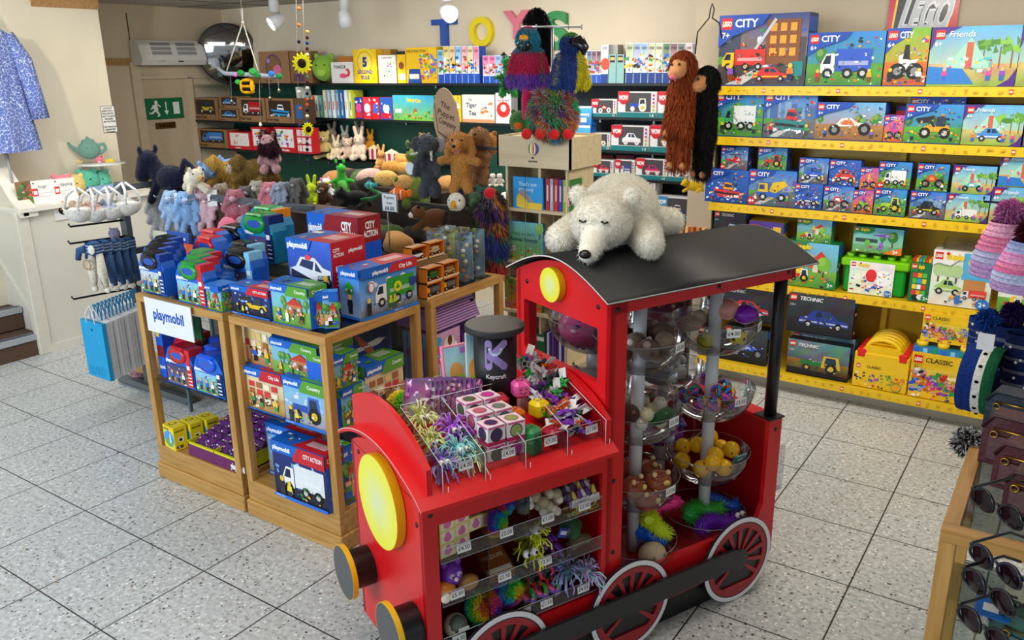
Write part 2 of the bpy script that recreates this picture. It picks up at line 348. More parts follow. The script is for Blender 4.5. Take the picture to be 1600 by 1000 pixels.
def fur(mb,data,n,ln,wd,droop=0.,seed=1,jit=.15,colf=None,spread=.35,keep=None,seg=1):
 """blades of pile grown from a skin"""
 V,F_,C_,_=data;V=np.asarray(V);rng=np.random.default_rng(seed);C_=np.array([c[:3]for c in C_])
 Q=np.array([(f[0],f[1],f[2])for f in F_]);a=V[Q[:,0]];b=V[Q[:,1]];c=V[Q[:,2]];N=np.cross(b-a,c-a);A=np.linalg.norm(N,axis=1);N/=A[:,None]+1e-12
 if keep is not None:A=A*keep(a,N,C_)
 i=rng.choice(len(Q),n,p=A/A.sum());u=rng.random((n,1));v=rng.random((n,1));P=a[i]+u*(b-a)[i]+v*(c-a)[i]*(1 if True else 0)
 nn=N[i]+rng.normal(0,spread,(n,3));nn/=np.linalg.norm(nn,axis=1)[:,None];L=ln*rng.uniform(.55,1.15,(n,1))
 s=np.cross(nn,rng.normal(0,1,(n,3)));s/=np.linalg.norm(s,axis=1)[:,None]+1e-9;s*=wd
 g=np.array([0,0,-1.]);M1=P+nn*L*.5+g*L*droop*.2;T=P+nn*L*.8+g*L*droop
 col=C_[i]*(1+rng.uniform(-jit,jit,(n,1)))
 if colf is not None:col=colf(P,nn,rng,col)
 o=len(mb.v);K=np.array(mb.M);X=lambda p:p@K[:3,:3].T+K[:3,3]
 if seg==1:
  W=np.stack([X(P-s),X(P+s),X(T)],1).reshape(-1,3);mb.v.extend(map(tuple,W));mb.f.extend([(o+3*k,o+3*k+1,o+3*k+2)for k in range(n)])
  mb.c.extend(map(tuple,col));mb.sm.extend([False]*n)
 else:
  W=np.stack([X(P-s),X(P+s),X(M1+s*.8),X(M1-s*.8),X(T)],1).reshape(-1,3);mb.v.extend(map(tuple,W))
  for k in range(n):mb.f.append((o+5*k,o+5*k+1,o+5*k+2,o+5*k+3));mb.f.append((o+5*k+3,o+5*k+2,o+5*k+4))
  mb.c.extend(map(tuple,np.repeat(col,2,axis=0)));mb.sm.extend([True]*(2*n))
E_=lambda c,r,k,R=None:('e',c,r,k,R)if R is not None else('e',c,r,k)
C2=lambda a,b,r0,r1,k:('c',a,b,r0,r1,k)
_proto={}
def proto(kind):
 """fused shapes about 1 unit tall, facing -y, base near z=0"""
 if kind in _proto:return _proto[kind]
 v=.022
 if kind=='bunny':
  P=[E_((0,0,.42),(.15,.12,.22),'b'),E_((0,-.02,.78),(.15,.14,.14),'b'),E_((0,-.14,.75),(.07,.06,.05),'m'),C2((-.1,0,.88),(-.24,-.03,.52),.055,.075,'e'),C2((.1,0,.88),(.24,-.03,.52),.055,.075,'e'),C2((-.12,0,.58),(-.2,-.08,.32),.055,.06,'b'),C2((.12,0,.58),(.2,-.08,.32),.055,.06,'b'),C2((-.08,-.02,.28),(-.13,-.1,.04),.07,.075,'b'),C2((.08,-.02,.28),(.13,-.1,.04),.07,.075,'b')]
 elif kind=='bunny_up':
  P=[E_((0,0,.28),(.2,.16,.24),'b'),E_((0,-.03,.6),(.16,.15,.15),'b'),E_((0,-.16,.57),(.07,.05,.05),'m'),C2((-.07,0,.7),(-.12,0,.96),.05,.05,'e'),C2((.07,0,.7),(.12,0,.96),.05,.05,'e'),C2((-.15,-.04,.4),(-.16,-.2,.24),.06,.06,'b'),C2((.15,-.04,.4),(.16,-.2,.24),.06,.06,'b'),C2((-.12,-.1,.1),(-.17,-.3,.1),.08,.09,'m'),C2((.12,-.1,.1),(.17,-.3,.1),.08,.09,'m')]
 elif kind=='teddy':
  P=[E_((0,0,.32),(.22,.18,.27),'b'),E_((0,-.04,.72),(.21,.19,.19),'b'),E_((0,-.22,.68),(.09,.07,.07),'m'),E_((-.17,0,.88),(.07,.04,.07),'e'),E_((.17,0,.88),(.07,.04,.07),'e'),C2((-.18,-.03,.48),(-.3,-.14,.34),.07,.07,'b'),C2((.18,-.03,.48),(.3,-.14,.34),.07,.07,'b'),C2((-.13,-.05,.14),(-.22,-.3,.1),.09,.09,'b'),C2((.13,-.05,.14),(.22,-.3,.1),.09,.09,'b')]
 elif kind=='dogpuppet':
  P=[E_((0,0,.38),(.17,.12,.3),'b'),E_((0,-.04,.8),(.16,.15,.16),'b'),C2((0,-.12,.79),(0,-.3,.74),.085,.06,'b'),E_((0,-.22,.69),(.06,.1,.03),'m'),C2((-.14,0,.88),(-.2,-.03,.66),.05,.065,'e'),C2((.14,0,.88),(.2,-.03,.66),.05,.065,'e'),C2((-.12,-.02,.55),(-.3,-.1,.52),.07,.065,'b'),C2((.12,-.02,.55),(.3,-.1,.5),.07,.065,'b'),C2((-.09,-.02,.18),(-.12,-.05,.05),.085,.075,'b'),C2((.09,-.02,.18),(.12,-.05,.05),.085,.075,'b')]
 elif kind=='elephantpuppet':
  P=[E_((0,0,.4),(.15,.12,.32),'b'),E_((0,-.04,.8),(.16,.15,.17),'b'),C2((-.02,-.14,.76),(-.1,-.26,.55),.06,.045,'b'),C2((-.1,-.26,.55),(-.13,-.3,.42),.045,.035,'b'),E_((.19,.02,.8),(.1,.03,.13),'e'),E_((-.19,.02,.8),(.1,.03,.13),'b'),C2((.09,-.12,.7),(.12,-.2,.58),.022,.018,'m'),C2((-.14,-.12,.68),(-.24,-.16,.66),.022,.018,'m'),C2((-.12,0,.55),(-.2,-.08,.35),.06,.055,'b'),C2((.12,0,.55),(.18,-.1,.35),.06,.055,'b'),C2((-.08,0,.15),(-.09,-.03,.05),.09,.09,'b'),C2((.09,0,.15),(.1,-.03,.05),.09,.09,'b')]
 elif kind=='lying':
  P=[E_((.1,0,.3),(.42,.24,.26),'b'),E_((-.36,-.06,.45),(.2,.19,.19),'b'),E_((-.5,-.14,.4),(.1,.1,.08),'m'),E_((-.42,.1,.62),(.05,.05,.07),'e'),E_((-.3,-.16,.62),(.05,.05,.07),'e'),C2((-.2,-.12,.2),(-.42,-.24,.06),.09,.08,'b'),C2((-.15,.1,.2),(-.35,.16,.06),.09,.08,'b'),C2((.35,-.15,.15),(.25,-.34,.06),.1,.08,'b'),C2((.4,.12,.2),(.5,.2,.07),.1,.08,'b'),C2((.48,0,.4),(.6,.02,.5),.04,.05,'e')]
 elif kind=='horse':
  P=[E_((.16,0,.44),(.34,.22,.24),'b'),C2((-.12,0,.5),(-.26,-.02,.72),.17,.15,'b'),C2((-.3,-.04,.78),(-.38,-.14,.5),.18,.13,'b'),E_((-.22,.10,.98),(.04,.04,.09),'e'),E_((-.36,-.16,.96),(.04,.04,.09),'e'),C2((-.1,-.1,.35),(-.2,-.2,.04),.08,.07,'b'),C2((-.06,.1,.35),(-.12,.16,.04),.08,.07,'b'),C2((.3,-.1,.35),(.22,-.22,.04),.09,.07,'b'),C2((.32,.1,.35),(.4,.16,.04),.09,.07,'b'),C2((.4,0,.55),(.52,0,.78),.05,.05,'e'),C2((.52,0,.78),(.72,0,.62),.05,.04,'e')]
 elif kind=='dino':
  P=[E_((0,0,.3),(.2,.17,.24),'b'),C2((0,-.02,.45),(.02,-.1,.76),.12,.1,'b'),E_((0,-.2,.78),(.12,.18,.11),'b'),C2((-.16,-.05,.45),(-.28,-.16,.42),.05,.045,'b'),C2((.16,-.05,.45),(.28,-.16,.42),.05,.045,'b'),C2((-.12,-.04,.15),(-.14,-.16,.05),.09,.08,'b'),C2((.12,-.04,.15),(.14,-.16,.05),.09,.08,'b'),C2((0,.12,.2),(.1,.42,.08),.12,.03,'b'),E_((0,-.14,.3),(.12,.06,.16),'m'),E_((-.1,0,.93),(.04,.04,.07),'e'),E_((.1,0,.93),(.04,.04,.07),'e')]
 elif kind=='blob':
  P=[E_((0,0,.45),(.45,.4,.45),'b'),E_((0,-.32,.3),(.2,.14,.16),'m'),E_((-.28,0,.85),(.1,.06,.1),'e'),E_((.28,0,.85),(.1,.06,.1),'e')]
 elif kind=='bird':
  P=[E_((0,0,.4),(.2,.16,.34),'b'),E_((0,-.03,.8),(.15,.15,.16),'h'),C2((0,-.15,.8),(0,-.28,.73),.055,.02,'m'),C2((-.18,0,.6),(-.26,-.02,.2),.05,.08,'e'),C2((.18,0,.6),(.26,-.02,.2),.05,.08,'e')]
 elif kind=='fish':
  P=[E_((0,0,.3),(.38,.14,.24),'b'),E_((.12,0,.3),(.05,.15,.22),'m'),E_((-.14,0,.3),(.05,.15,.24),'m'),E_((.45,0,.34),(.12,.05,.16),'e'),E_((0,0,.56),(.14,.03,.1),'e')]
 elif kind=='slab':
  P=[E_((0,0,.32),(.5,.2,.32),'b'),E_((0,.02,.3),(.53,.13,.24),'m'),E_((-.1,.1,.12),(.45,.12,.12),'e')]
 elif kind=='snake':
  P=[C2((-.5,0,.1),(-.2,.1,.12),.07,.09,'b'),C2((-.2,.1,.12),(.1,-.08,.16),.09,.1,'b'),C2((.1,-.08,.16),(.42,.02,.3),.1,.08,'b'),E_((.52,0,.38),(.14,.1,.09),'b'),E_((.56,-.06,.46),(.03,.03,.03),'m')]
 elif kind=='hooded':
  P=[E_((0,0,.3),(.17,.15,.24),'b'),E_((-.02,-.04,.62),(.14,.13,.15),'b'),C2((.02,-.12,.6),(.12,-.2,.52),.09,.07,'b'),E_((-.12,.02,.78),(.04,.03,.07),'e'),E_((.1,.0,.78),(.04,.03,.07),'e'),C2((-.1,-.05,.1),(-.06,-.28,.06),.09,.09,'b'),C2((.1,-.05,.1),(.2,-.26,.08),.09,.09,'b'),C2((-.13,0,.42),(-.2,-.12,.22),.06,.06,'b'),C2((.13,0,.42),(.22,-.12,.26),.06,.06,'b')]
 elif kind=='monkey':
  P=[E_((0,0,.84),(.1,.1,.11),'b'),E_((0,-.085,.82),(.075,.05,.075),'m'),E_((0,-.13,.775),(.07,.06,.045),'m'),C2((0,0,.7),(0,.0,.35),.08,.09,'b'),C2((-.06,-.02,.66),(-.10,-.03,.3),.04,.035,'b'),C2((.07,-.02,.66),(.09,-.06,.3),.04,.035,'b'),C2((-.04,0,.3),(-.05,-.02,.02),.045,.035,'b'),C2((.05,0,.3),(.06,-.02,.02),.045,.035,'b')]
 elif kind=='teapot':
  P=[E_((0,0,.38),(.34,.26,.3),'b'),E_((0,0,.66),(.2,.16,.08),'b'),E_((0,0,.76),(.05,.05,.06),'b'),C2((-.3,0,.36),(-.5,0,.52),.08,.05,'b'),C2((-.5,0,.52),(-.56,0,.62),.05,.045,'b'),C2((.3,0,.52),(.46,0,.55),.05,.05,'b'),C2((.46,0,.55),(.5,0,.38),.05,.05,'b'),C2((.5,0,.38),(.32,0,.26),.05,.05,'b')]
 _proto[kind]=fuse(P,v);return _proto[kind]
EYES={'bunny':((-.07,-.14,.81,.014),(.07,-.14,.81,.014)),'bunny_up':((-.07,-.17,.62,.016),(.07,-.17,.62,.016)),'teddy':((-.08,-.215,.76,.02),(.08,-.215,.76,.02),(0,-.295,.69,.028)),'dogpuppet':((-.08,-.19,.85,.018),(.08,-.19,.85,.018),(0,-.355,.77,.032)),'elephantpuppet':((-.09,-.16,.84,.014),(.09,-.16,.84,.014)),'lying':((-.5,-.19,.52,.02),(-.52,.04,.52,.02),(-.6,-.18,.42,.025)),'horse':((-.4,-.13,.86,.018),(-.36,.1,.86,.018)),'dino':((-.07,-.28,.88,.026),(.07,-.28,.88,.026)),'blob':((-.15,-.38,.55,.03),(.15,-.38,.55,.03)),'bird':((-.09,-.13,.85,.018),(.09,-.13,.85,.018)),'fish':((-.27,-.11,.36,.02),),'slab':((-.12,-.2,.35,.02),(.12,-.2,.35,.02)),'snake':(),'hooded':((-.06,-.15,.68,.018),(.1,-.17,.66,.018)),'monkey':((-.035,-.13,.85,.012),(.035,-.13,.85,.012)),'teapot':((-.08,-.25,.45,.014),(.08,-.25,.45,.014))}
def soft(name,label,cat,kind,pal,M,size,group=None,fuzz=0,fl=.03,fw=.004,droop=0,seed=1,mat=None,colf=None,swing=None,jit=.1,eyes=True,seg=1):
 """one soft toy: Empty > body, eye..., swing tag"""
 t=thing(name,label,cat,M,group);d=skin(proto(kind),pal,seed=seed);mb=MB();mb.M=SCL(size);mb.add_mesh(d)
 if fuzz:fur(mb,d,fuzz,fl/size,fw/size,droop,seed,jit,colf,seg=seg)
 mb.build('body',mat or PLUSH,t)
 if eyes:
  for x,y,z,r in EYES.get(kind,()):
   e=MB('#0c0a0a');e.ball((x*size,y*size,z*size),r*size,None,8,6);e.build('nose' if r>.0249 and kind in('teddy','dogpuppet','lying')else 'eye',GLOSS,t)
 if swing:
  g=MB('#eef0ee');g.M=TR(swing[0]*size,swing[1]*size,swing[2]*size)@RZ(.3)@RX(-.2);s_=swing[3]if len(swing)>3 else .045
  g.box((-s_*.35,-.001,-s_*.6),(s_*.35,.001,s_*.6));g.ball((0,-.0012,0),(s_*.17,.0006,s_*.22),'#22252a',8,6);g.build('swing_tag',CARD,t)
 return t
for k_ in('bunny','bunny_up','teddy','dogpuppet','elephantpuppet','lying','horse','dino','blob','bird','fish','slab','snake','hooded','monkey','teapot'):proto(k_)
# ------------------------------------------------------------------ the room
BY=6.35;LX=-8.261;CZ=2.86;LGY=5.97
def mat_floor():
 m=bpy.data.materials.new('terrazzo_floor_tiles');m.use_nodes=True;nt=m.node_tree;b=nt.nodes['Principled BSDF'];L=nt.links.new
 tc=nt.nodes.new('ShaderNodeTexCoord');mp=nt.nodes.new('ShaderNodeMapping')
 mp.inputs['Location'].default_value=(6.0650+1e-4,-2.9258,0);L(tc.outputs['Object'],mp.inputs[0])
 sep=nt.nodes.new('ShaderNodeSeparateXYZ');L(mp.outputs[0],sep.inputs[0])
 def line(out):
  d=nt.nodes.new('ShaderNodeMath');d.operation='PINGPONG';d.inputs[1].default_value=.25;L(out,d.inputs[0])
  g=nt.nodes.new('ShaderNodeMapRange');g.inputs[1].default_value=.0022;g.inputs[2].default_value=.0045;g.inputs[3].default_value=1;g.inputs[4].default_value=0;L(d.outputs[0],g.inputs[0]);return g.outputs[0]
 mx=nt.nodes.new('ShaderNodeMath');mx.operation='MAXIMUM';L(line(sep.outputs[0]),mx.inputs[0]);L(line(sep.outputs[1]),mx.inputs[1])
 def speck(scale,a,c,col,src,rnd=1.):
  n=nt.nodes.new('ShaderNodeTexVoronoi');n.inputs['Scale'].default_value=scale;n.inputs['Randomness'].default_value=rnd;L(wp.outputs[0],n.inputs['Vector'])
  g=nt.nodes.new('ShaderNodeMapRange');g.inputs[1].default_value=a;g.inputs[2].default_value=a+.05;g.inputs[3].default_value=1;g.inputs[4].default_value=0;L(n.outputs['Distance'],g.inputs[0])
  s2=nt.nodes.new('ShaderNodeSeparateColor');L(n.outputs['Color'],s2.inputs[0]);th=nt.nodes.new('ShaderNodeMath');th.operation='LESS_THAN';th.inputs[1].default_value=c;L(s2.outputs[0],th.inputs[0])
  mu=nt.nodes.new('ShaderNodeMath');mu.operation='MULTIPLY';L(g.outputs[0],mu.inputs[0]);L(th.outputs[0],mu.inputs[1])
  q=nt.nodes.new('ShaderNodeMix');q.data_type='RGBA';L(mu.outputs[0],q.inputs[0]);L(src,q.inputs[6]);q.inputs[7].default_value=lin(col)+(1,);return q.outputs[2]
 n0=nt.nodes.new('ShaderNodeTexNoise');n0.inputs['Scale'].default_value=45;n0.inputs['Detail'].default_value=5;L(tc.outputs['Object'],n0.inputs[0])
 wp=nt.nodes.new('ShaderNodeMix');wp.data_type='VECTOR';wp.inputs[0].default_value=.02;L(tc.outputs['Object'],wp.inputs[4]);L(n0.outputs['Color'],wp.inputs[5])
 class W:outputs=[wp.outputs[1]]
 wp=W
 r0=nt.nodes.new('ShaderNodeValToRGB');r0.color_ramp.elements[0].color=lin('#aeb0ae')+(1,);r0.color_ramp.elements[1].color=lin('#d6d9d8')+(1,);r0.color_ramp.elements[0].position=.35;r0.color_ramp.elements[1].position=.65;L(n0.outputs['Fac'],r0.inputs[0])
 c=speck(60,.26,.25,'#6e6a65',r0.outputs[0]);c=speck(42,.22,.12,'#454140',c);c=speck(55,.3,.16,'#f4f3ef',c);c=speck(36,.2,.06,'#8c6a50',c)
 nb=nt.nodes.new('ShaderNodeTexNoise');nb.inputs['Scale'].default_value=1.6;L(tc.outputs['Object'],nb.inputs[0]);mr=nt.nodes.new('ShaderNodeMapRange');mr.inputs[3].default_value=.9;mr.inputs[4].default_value=1.08;L(nb.outputs[0],mr.inputs[0])
 vm=nt.nodes.new('ShaderNodeVectorMath');vm.operation='SCALE';L(c,vm.inputs[0]);L(mr.outputs[0],vm.inputs['Scale'])
 q=nt.nodes.new('ShaderNodeMix');q.data_type='RGBA';L(mx.outputs[0],q.inputs[0]);L(vm.outputs[0],q.inputs[6]);q.inputs[7].default_value=lin('#1c1c20')+(1,)
 L(q.outputs[2],b.inputs['Base Color']);b.inputs['Roughness'].default_value=.33;return m
fm=MB();fm.box((-12,-4,-.05),(6,6.6,0));fm.build('floor',mat_floor(),kind='structure')
def plaster(name,col):return mk(name,.85,spec=.2,noise=.03,nscale=3,bump=.03,col=col)
WALLM=plaster('cream_painted_plaster','#e2d5bd');WALLP=plaster('pale_painted_plaster','#d8d3c4');GREENM=mk('dark_green_backing',.5,col='#0d4a3d',noise=.05,nscale=5)
CEILM=mk('ceiling_board',.9,col='#b9b5ac',noise=.04,nscale=4)
NAVYM=mk('dark_backing',.6,col='#0e1c26')
BXR=on(1119,20,y=BY).x
m=MB();m.box((LX,BY,0),(BXR+.02,BY+.1,CZ));m.build('wall_back',WALLM,kind='structure')
m=MB();m.box((BXR,LGY,0),(4.5,LGY+.5,CZ));m.build('wall_back_right',plaster('cream_plaster_right','#c4b7a0'),kind='structure')
m=MB();m.box((LX-.1,4.2,0),(LX,BY,CZ));m.build('wall_left',plaster('beige_painted_plaster','#cdbfa6'),kind='structure')
m=MB();m.box((-12,-1,CZ),(5,6.5,CZ+.1));m.build('ceiling',CEILM,kind='structure')
# ceiling board joints
m=MB('#4c4841')
for y in(2.2,3.4,4.6,5.8):m.box((-9.5,y,CZ-.004),(3,y+.012,CZ+.002))
for x in(-7.4,-6.2,-5,-3.8):m.box((x,1,CZ-.004),(x+.012,6.3,CZ+.002))
m.build('trim_1',MATTE,kind='structure')
# bright cream side wall of the stair, full height behind the low stair box
pW=-6.8
yEdge=on(165,100,x=-7.32).y
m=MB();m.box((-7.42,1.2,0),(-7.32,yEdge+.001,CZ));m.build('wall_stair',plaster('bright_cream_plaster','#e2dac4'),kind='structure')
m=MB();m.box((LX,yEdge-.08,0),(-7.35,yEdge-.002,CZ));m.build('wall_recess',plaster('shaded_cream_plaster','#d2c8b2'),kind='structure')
# low stair enclosure with a ledge on top
m=MB();m.box((-7.32,3.19,0),(-6.8,yEdge,1.17));m.build('wall_stair_box',WALLP,kind='structure')
m=MB('#e4dfd0');m.box((-7.32,3.13,1.17),(-6.74,yEdge,1.2));m.box((-7.32,3.15,1.14),(-6.76,3.19,1.17));m.build('trim_ledge',MATTE,kind='structure')
m=MB('#ddd8c8');m.box((-6.8,3.19,0),(-6.785,yEdge,.07));m.build('baseboard_left',MATTE,kind='structure')
# newel post, sloping handrail wall
m=MB('#d9d3c2');m.box((-6.86,3.10,0),(-6.79,3.20,1.17),bev=.006);m.build('trim_newel_post',MATTE,kind='structure')
sl=MB('#d5d0c2');sl.M=frame((0,0,0),(1,0,0),(0,0,1));sl.prism(((-6.82,0),(-6.82,1.17),(-8.4,2.82),(-8.4,0)),-3.24,-3.16);sl.build('wall_stair_side',WALLP,kind='structure')
sr=MB('#e6e1d2');sr.M=frame((0,0,0),(1,0,0),(0,0,1));sr.prism(((-6.76,1.13),(-6.76,1.2),(-6.86,1.25),(-8.3,2.86),(-8.3,2.74)),-3.26,-3.12);sr.build('trim_handrail',MATTE,kind='structure')
sr=MB('#e2ddce');sr.M=frame((0,0,0),(1,0,0),(0,0,1));sr.prism(((-6.84,.22),(-6.84,.245),(-8.3,1.75),(-8.3,1.72)),-3.16,-3.145);sr.build('trim_stringer',MATTE,kind='structure')
SX=-6.83
for k in range(4):
 st=MB('#6d5644');st.box((SX-.27*(k+1)-.3,1.4,0 if k==0 else .178*k),(SX-.27*k,3.15,.178*(k+1)-.012),'#5a4334');st.build('floor_step',mk('brown_carpet',.95,noise=.25,nscale=150,bump=.4)if k==0 else bpy.data.materials['brown_carpet'],kind='structure')
 ns=MB('#a9acaf');z=.178*(k+1);x=SX-.27*k
 ns.box((x-.07,1.4,z-.012),(x+.012,3.15,z));ns.box((x,1.4,z-.045),(x+.012,3.15,z-.012))
 for q in(.015,.04):ns.box((x-q-.016,1.4,z),(x-q,3.15,z+.002),'#3b4562')
 ns.build('trim_stair_nosing',SATIN,kind='structure')
 # ------------------------------------------------------------------ the red train display unit
TT=math.radians(24);TA=Vector((math.sin(TT),math.cos(TT),0));TBv=Vector((math.cos(TT),-math.sin(TT),0));TO=Vector((-.974,2.997,0))
TM=frame(TO,TA,-TBv,(0,0,1))
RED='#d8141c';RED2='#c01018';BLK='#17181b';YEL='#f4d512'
train=thing('train_display_unit','red steam train shop display with black curved roof and yellow discs','display stand',TM)
def sd(mb,pts,y0,y1,col=None):
 K=mb.M;mb.M=K@frame((0,0,0),(1,0,0),(0,0,1));mb.prism(pts,-y1,-y0,col);mb.M=K
def fr(mb,pts,x0,x1,col=None):
 K=mb.M;mb.M=K@frame((0,0,0),(0,1,0),(0,0,1));mb.prism(pts,x0,x1,col);mb.M=K
def rr(x0,z0,x1,z1,r,n=4):
 P=[]
 for cx,cz,a in((x1-r,z0+r,-PI/2),(x1-r,z1-r,0),(x0+r,z1-r,PI/2),(x0+r,z0+r,PI)):
  P+=[(cx+r*math.cos(a+PI/2*i/n),cz+r*math.sin(a+PI/2*i/n))for i in range(n+1)]
 return P
XF=-1.375;XC=-.63;XR=.30;Y0=.03;Y1=.63
# --- boiler section
m=MB(RED)
sd(m,[(XF,.13),(XF,.885),(XF+.055,.885),(XF+.055,.30),(XC-.02,.30),(XC-.02,.885),(XC,.885),(XC,.13)],Y0,Y0+.02)
m.box((XF+.055,Y0,.80),(XC-.02,Y0+.02,.885))
m.build('near_side_frame',SATIN,train)
m=MB(RED);m.box((XF,Y1-.02,.13),(XC,Y1,.885));m.build('far_side_panel',SATIN,train)
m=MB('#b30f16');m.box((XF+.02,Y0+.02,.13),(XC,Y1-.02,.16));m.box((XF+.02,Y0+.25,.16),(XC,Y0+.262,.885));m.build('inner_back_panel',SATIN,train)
m=MB(RED);m.box((XF,Y0-.002,.13),(XF+.02,Y1,.885))
def arch(y0,y1,z,rise,n=16):return[(y0+(y1-y0)*i/n,z+rise*math.sin(PI*i/n)**.8)for i in range(n+1)]
fr(m,[(Y0,.88)]+arch(Y0,Y1,.88,.085)+[(Y1,.88)],XF,XF+.02)
m.build('front_panel',SATIN,train)
m=MB('#df1a21')
up=arch(-.035,.685,.905,.10,20);dn=[(y,z-.014)for y,z in up][::-1]
n_=len(up);a_=[[m.pv((x,y,z))for y,z in up+dn]for x in(XF-.03,XC)]
for j in range(n_*2):m.pf((a_[0][j],a_[0][(j+1)%(2*n_)],a_[1][(j+1)%(2*n_)],a_[1][j]),sm=False)
for i in range(n_-1):
 for q,fl in((0,0),(1,1)):
  f_=(a_[q][i],a_[q][i+1],a_[q][2*n_-2-i],a_[q][2*n_-1-i]);m.pf(f_ if not fl else f_[::-1],sm=False)
m.build('curved_top_deck',SATIN,train)
m=MB('#dcd6d2')
for x in(XF-.0306,):
 for i in range(n_-1):
  (y0,z0),(y1,z1)=up[i],up[i+1];m.quad(((x,y0,z0-.003),(x,y1,z1-.003),(x,y1,z1),(x,y0,z0)))
m.build('deck_edge_trim',SATIN,train)
def arch2(a,b,n=18):return[(a+(b-a)*i/n,.975+.155*math.sin(PI*min(1,.04+.83*i/n))**.62)for i in range(n+1)]
# arched tray ends
m=MB(RED);fr(m,[(.005,.90)]+arch2(.005,.62)+[(.62,.93)],XF+.012,XF+.03);m.build('front_arch_panel',SATIN,train)
m=MB(RED);fr(m,[(.0,.90)]+arch2(.0,.64)+[(.64,.93)],XC-.028,XC-.010);m.build('rear_arch_panel',SATIN,train)
# yellow discs and lamp
def disc(name,x,y,z,r,th,c,edge,parent=train,n=36,stub=None,**kw):
 m=MB();m.M=TR(x,y,z)@RY(-PI/2)
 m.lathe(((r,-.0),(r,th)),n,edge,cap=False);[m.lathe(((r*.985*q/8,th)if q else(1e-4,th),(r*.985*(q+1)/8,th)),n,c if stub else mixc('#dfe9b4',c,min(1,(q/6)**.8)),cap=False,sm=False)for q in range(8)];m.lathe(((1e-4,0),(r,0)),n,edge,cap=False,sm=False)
 m.lathe(((r*.985,th),(r,th)),n,edge,cap=False)
 if stub:m.lathe(((stub[0],-stub[1]),(stub[0],0)),n,'#101013',cap=False)
 return m.build(name,SATIN,parent,**kw)
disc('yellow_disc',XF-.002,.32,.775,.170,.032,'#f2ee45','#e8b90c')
for yy in(.53,.115):
 disc('buffer',XF-.085,yy,.40,.105,.02,'#43484b','#f0b90b',stub=(.075,.085))
 # --- cab
def ring_panel(mb,outer,inner,fn,a,b,col=None):
 n=len(outer);K=mb.M
 mb.M=K@(frame((0,0,0),(1,0,0),(0,0,1))if fn=='sd' else frame((0,0,0),(0,1,0),(0,0,1)))
 z0,z1=(-b,-a)if fn=='sd' else(a,b)
 if col:mb.col=lin(col)
 I={}
 for k,z in enumerate((z0,z1)):
  I[k]=([mb.pv((p[0],p[1],z))for p in outer],[mb.pv((p[0],p[1],z))for p in inner])
 for j in range(n):
  q=(j+1)%n
  mb.pf((I[1][0][j],I[1][0][q],I[1][1][q],I[1][1][j]));mb.pf((I[0][0][q],I[0][0][j],I[0][1][j],I[0][1][q]))
  mb.pf((I[0][0][j],I[0][0][q],I[1][0][q],I[1][0][j]));mb.pf((I[0][1][q],I[0][1][j],I[1][1][j],I[1][1][q]))
 mb.M=K
def resample(P,n,start=0):
 P=[Vector((p[0],p[1]))for p in P];L=[0];N=len(P)
 for i in range(N):L.append(L[-1]+(P[(i+1)%N]-P[i]).length)
 out=[];k=0
 for j in range(n):
  d=L[-1]*j/n
  while L[k+1]<d:k+=1
  t=(d-L[k])/max(1e-9,L[k+1]-L[k]);q=P[k%N].lerp(P[(k+1)%N],t);out.append((q.x,q.y))
 return out
 # front cab panel, window hole
oc=[(Y0,.13),(Y1+.01,.13)]+[(Y0+(Y1+.01-Y0)*(1-i/12),1.435+.085*math.sin(PI*i/12))for i in range(13)]
def hole_panel(mb,outer,hx0,hz0,hx1,hz1,r,fn,a,b,col=None):
 inner=rr(hx0,hz0,hx1,hz1,r);cx=(hx0+hx1)/2;cz=(hz0+hz1)/2
 ang=lambda p:math.atan2(p[1]-cz,p[0]-cx)
 # outer ring by casting from hole points + corner angles
 angs=sorted(set([round(ang(p),5)for p in inner]+[round(ang(p),5)for p in outer]))
 def cast(poly,t):
  d=(math.cos(t),math.sin(t));best=None;n=len(poly)
  for i in range(n):
   x1,y1=poly[i][0]-cx,poly[i][1]-cz;x2,y2=poly[(i+1)%n][0]-cx,poly[(i+1)%n][1]-cz
   ex,ey=x2-x1,y2-y1;den=d[0]*ey-d[1]*ex
   if abs(den)<1e-12:continue
   s=(x1*ey-y1*ex)/den;u=(x1*d[1]-y1*d[0])/den
   if s>0 and-1e-6<=u<=1+1e-6 and(best is None or s>best):best=s
  return(cx+d[0]*best,cz+d[1]*best)
 ring_panel(mb,[cast(outer,t)for t in angs],[cast(inner,t)for t in angs],fn,a,b,col)
m=MB(RED);hole_panel(m,oc,.10,1.12,.585,1.325,.012,'fr',XC,XC+.025);m.build('cab_front_panel',SATIN,train)
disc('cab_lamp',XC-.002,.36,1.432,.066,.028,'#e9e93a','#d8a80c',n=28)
m=MB(RED);hole_panel(m,[(XC+.025,.13),(XR,.13),(XR,.75),(XC+.025,.75)],XC+.085,.30,XR-.07,.70,.03,'sd',Y0,Y0+.02)
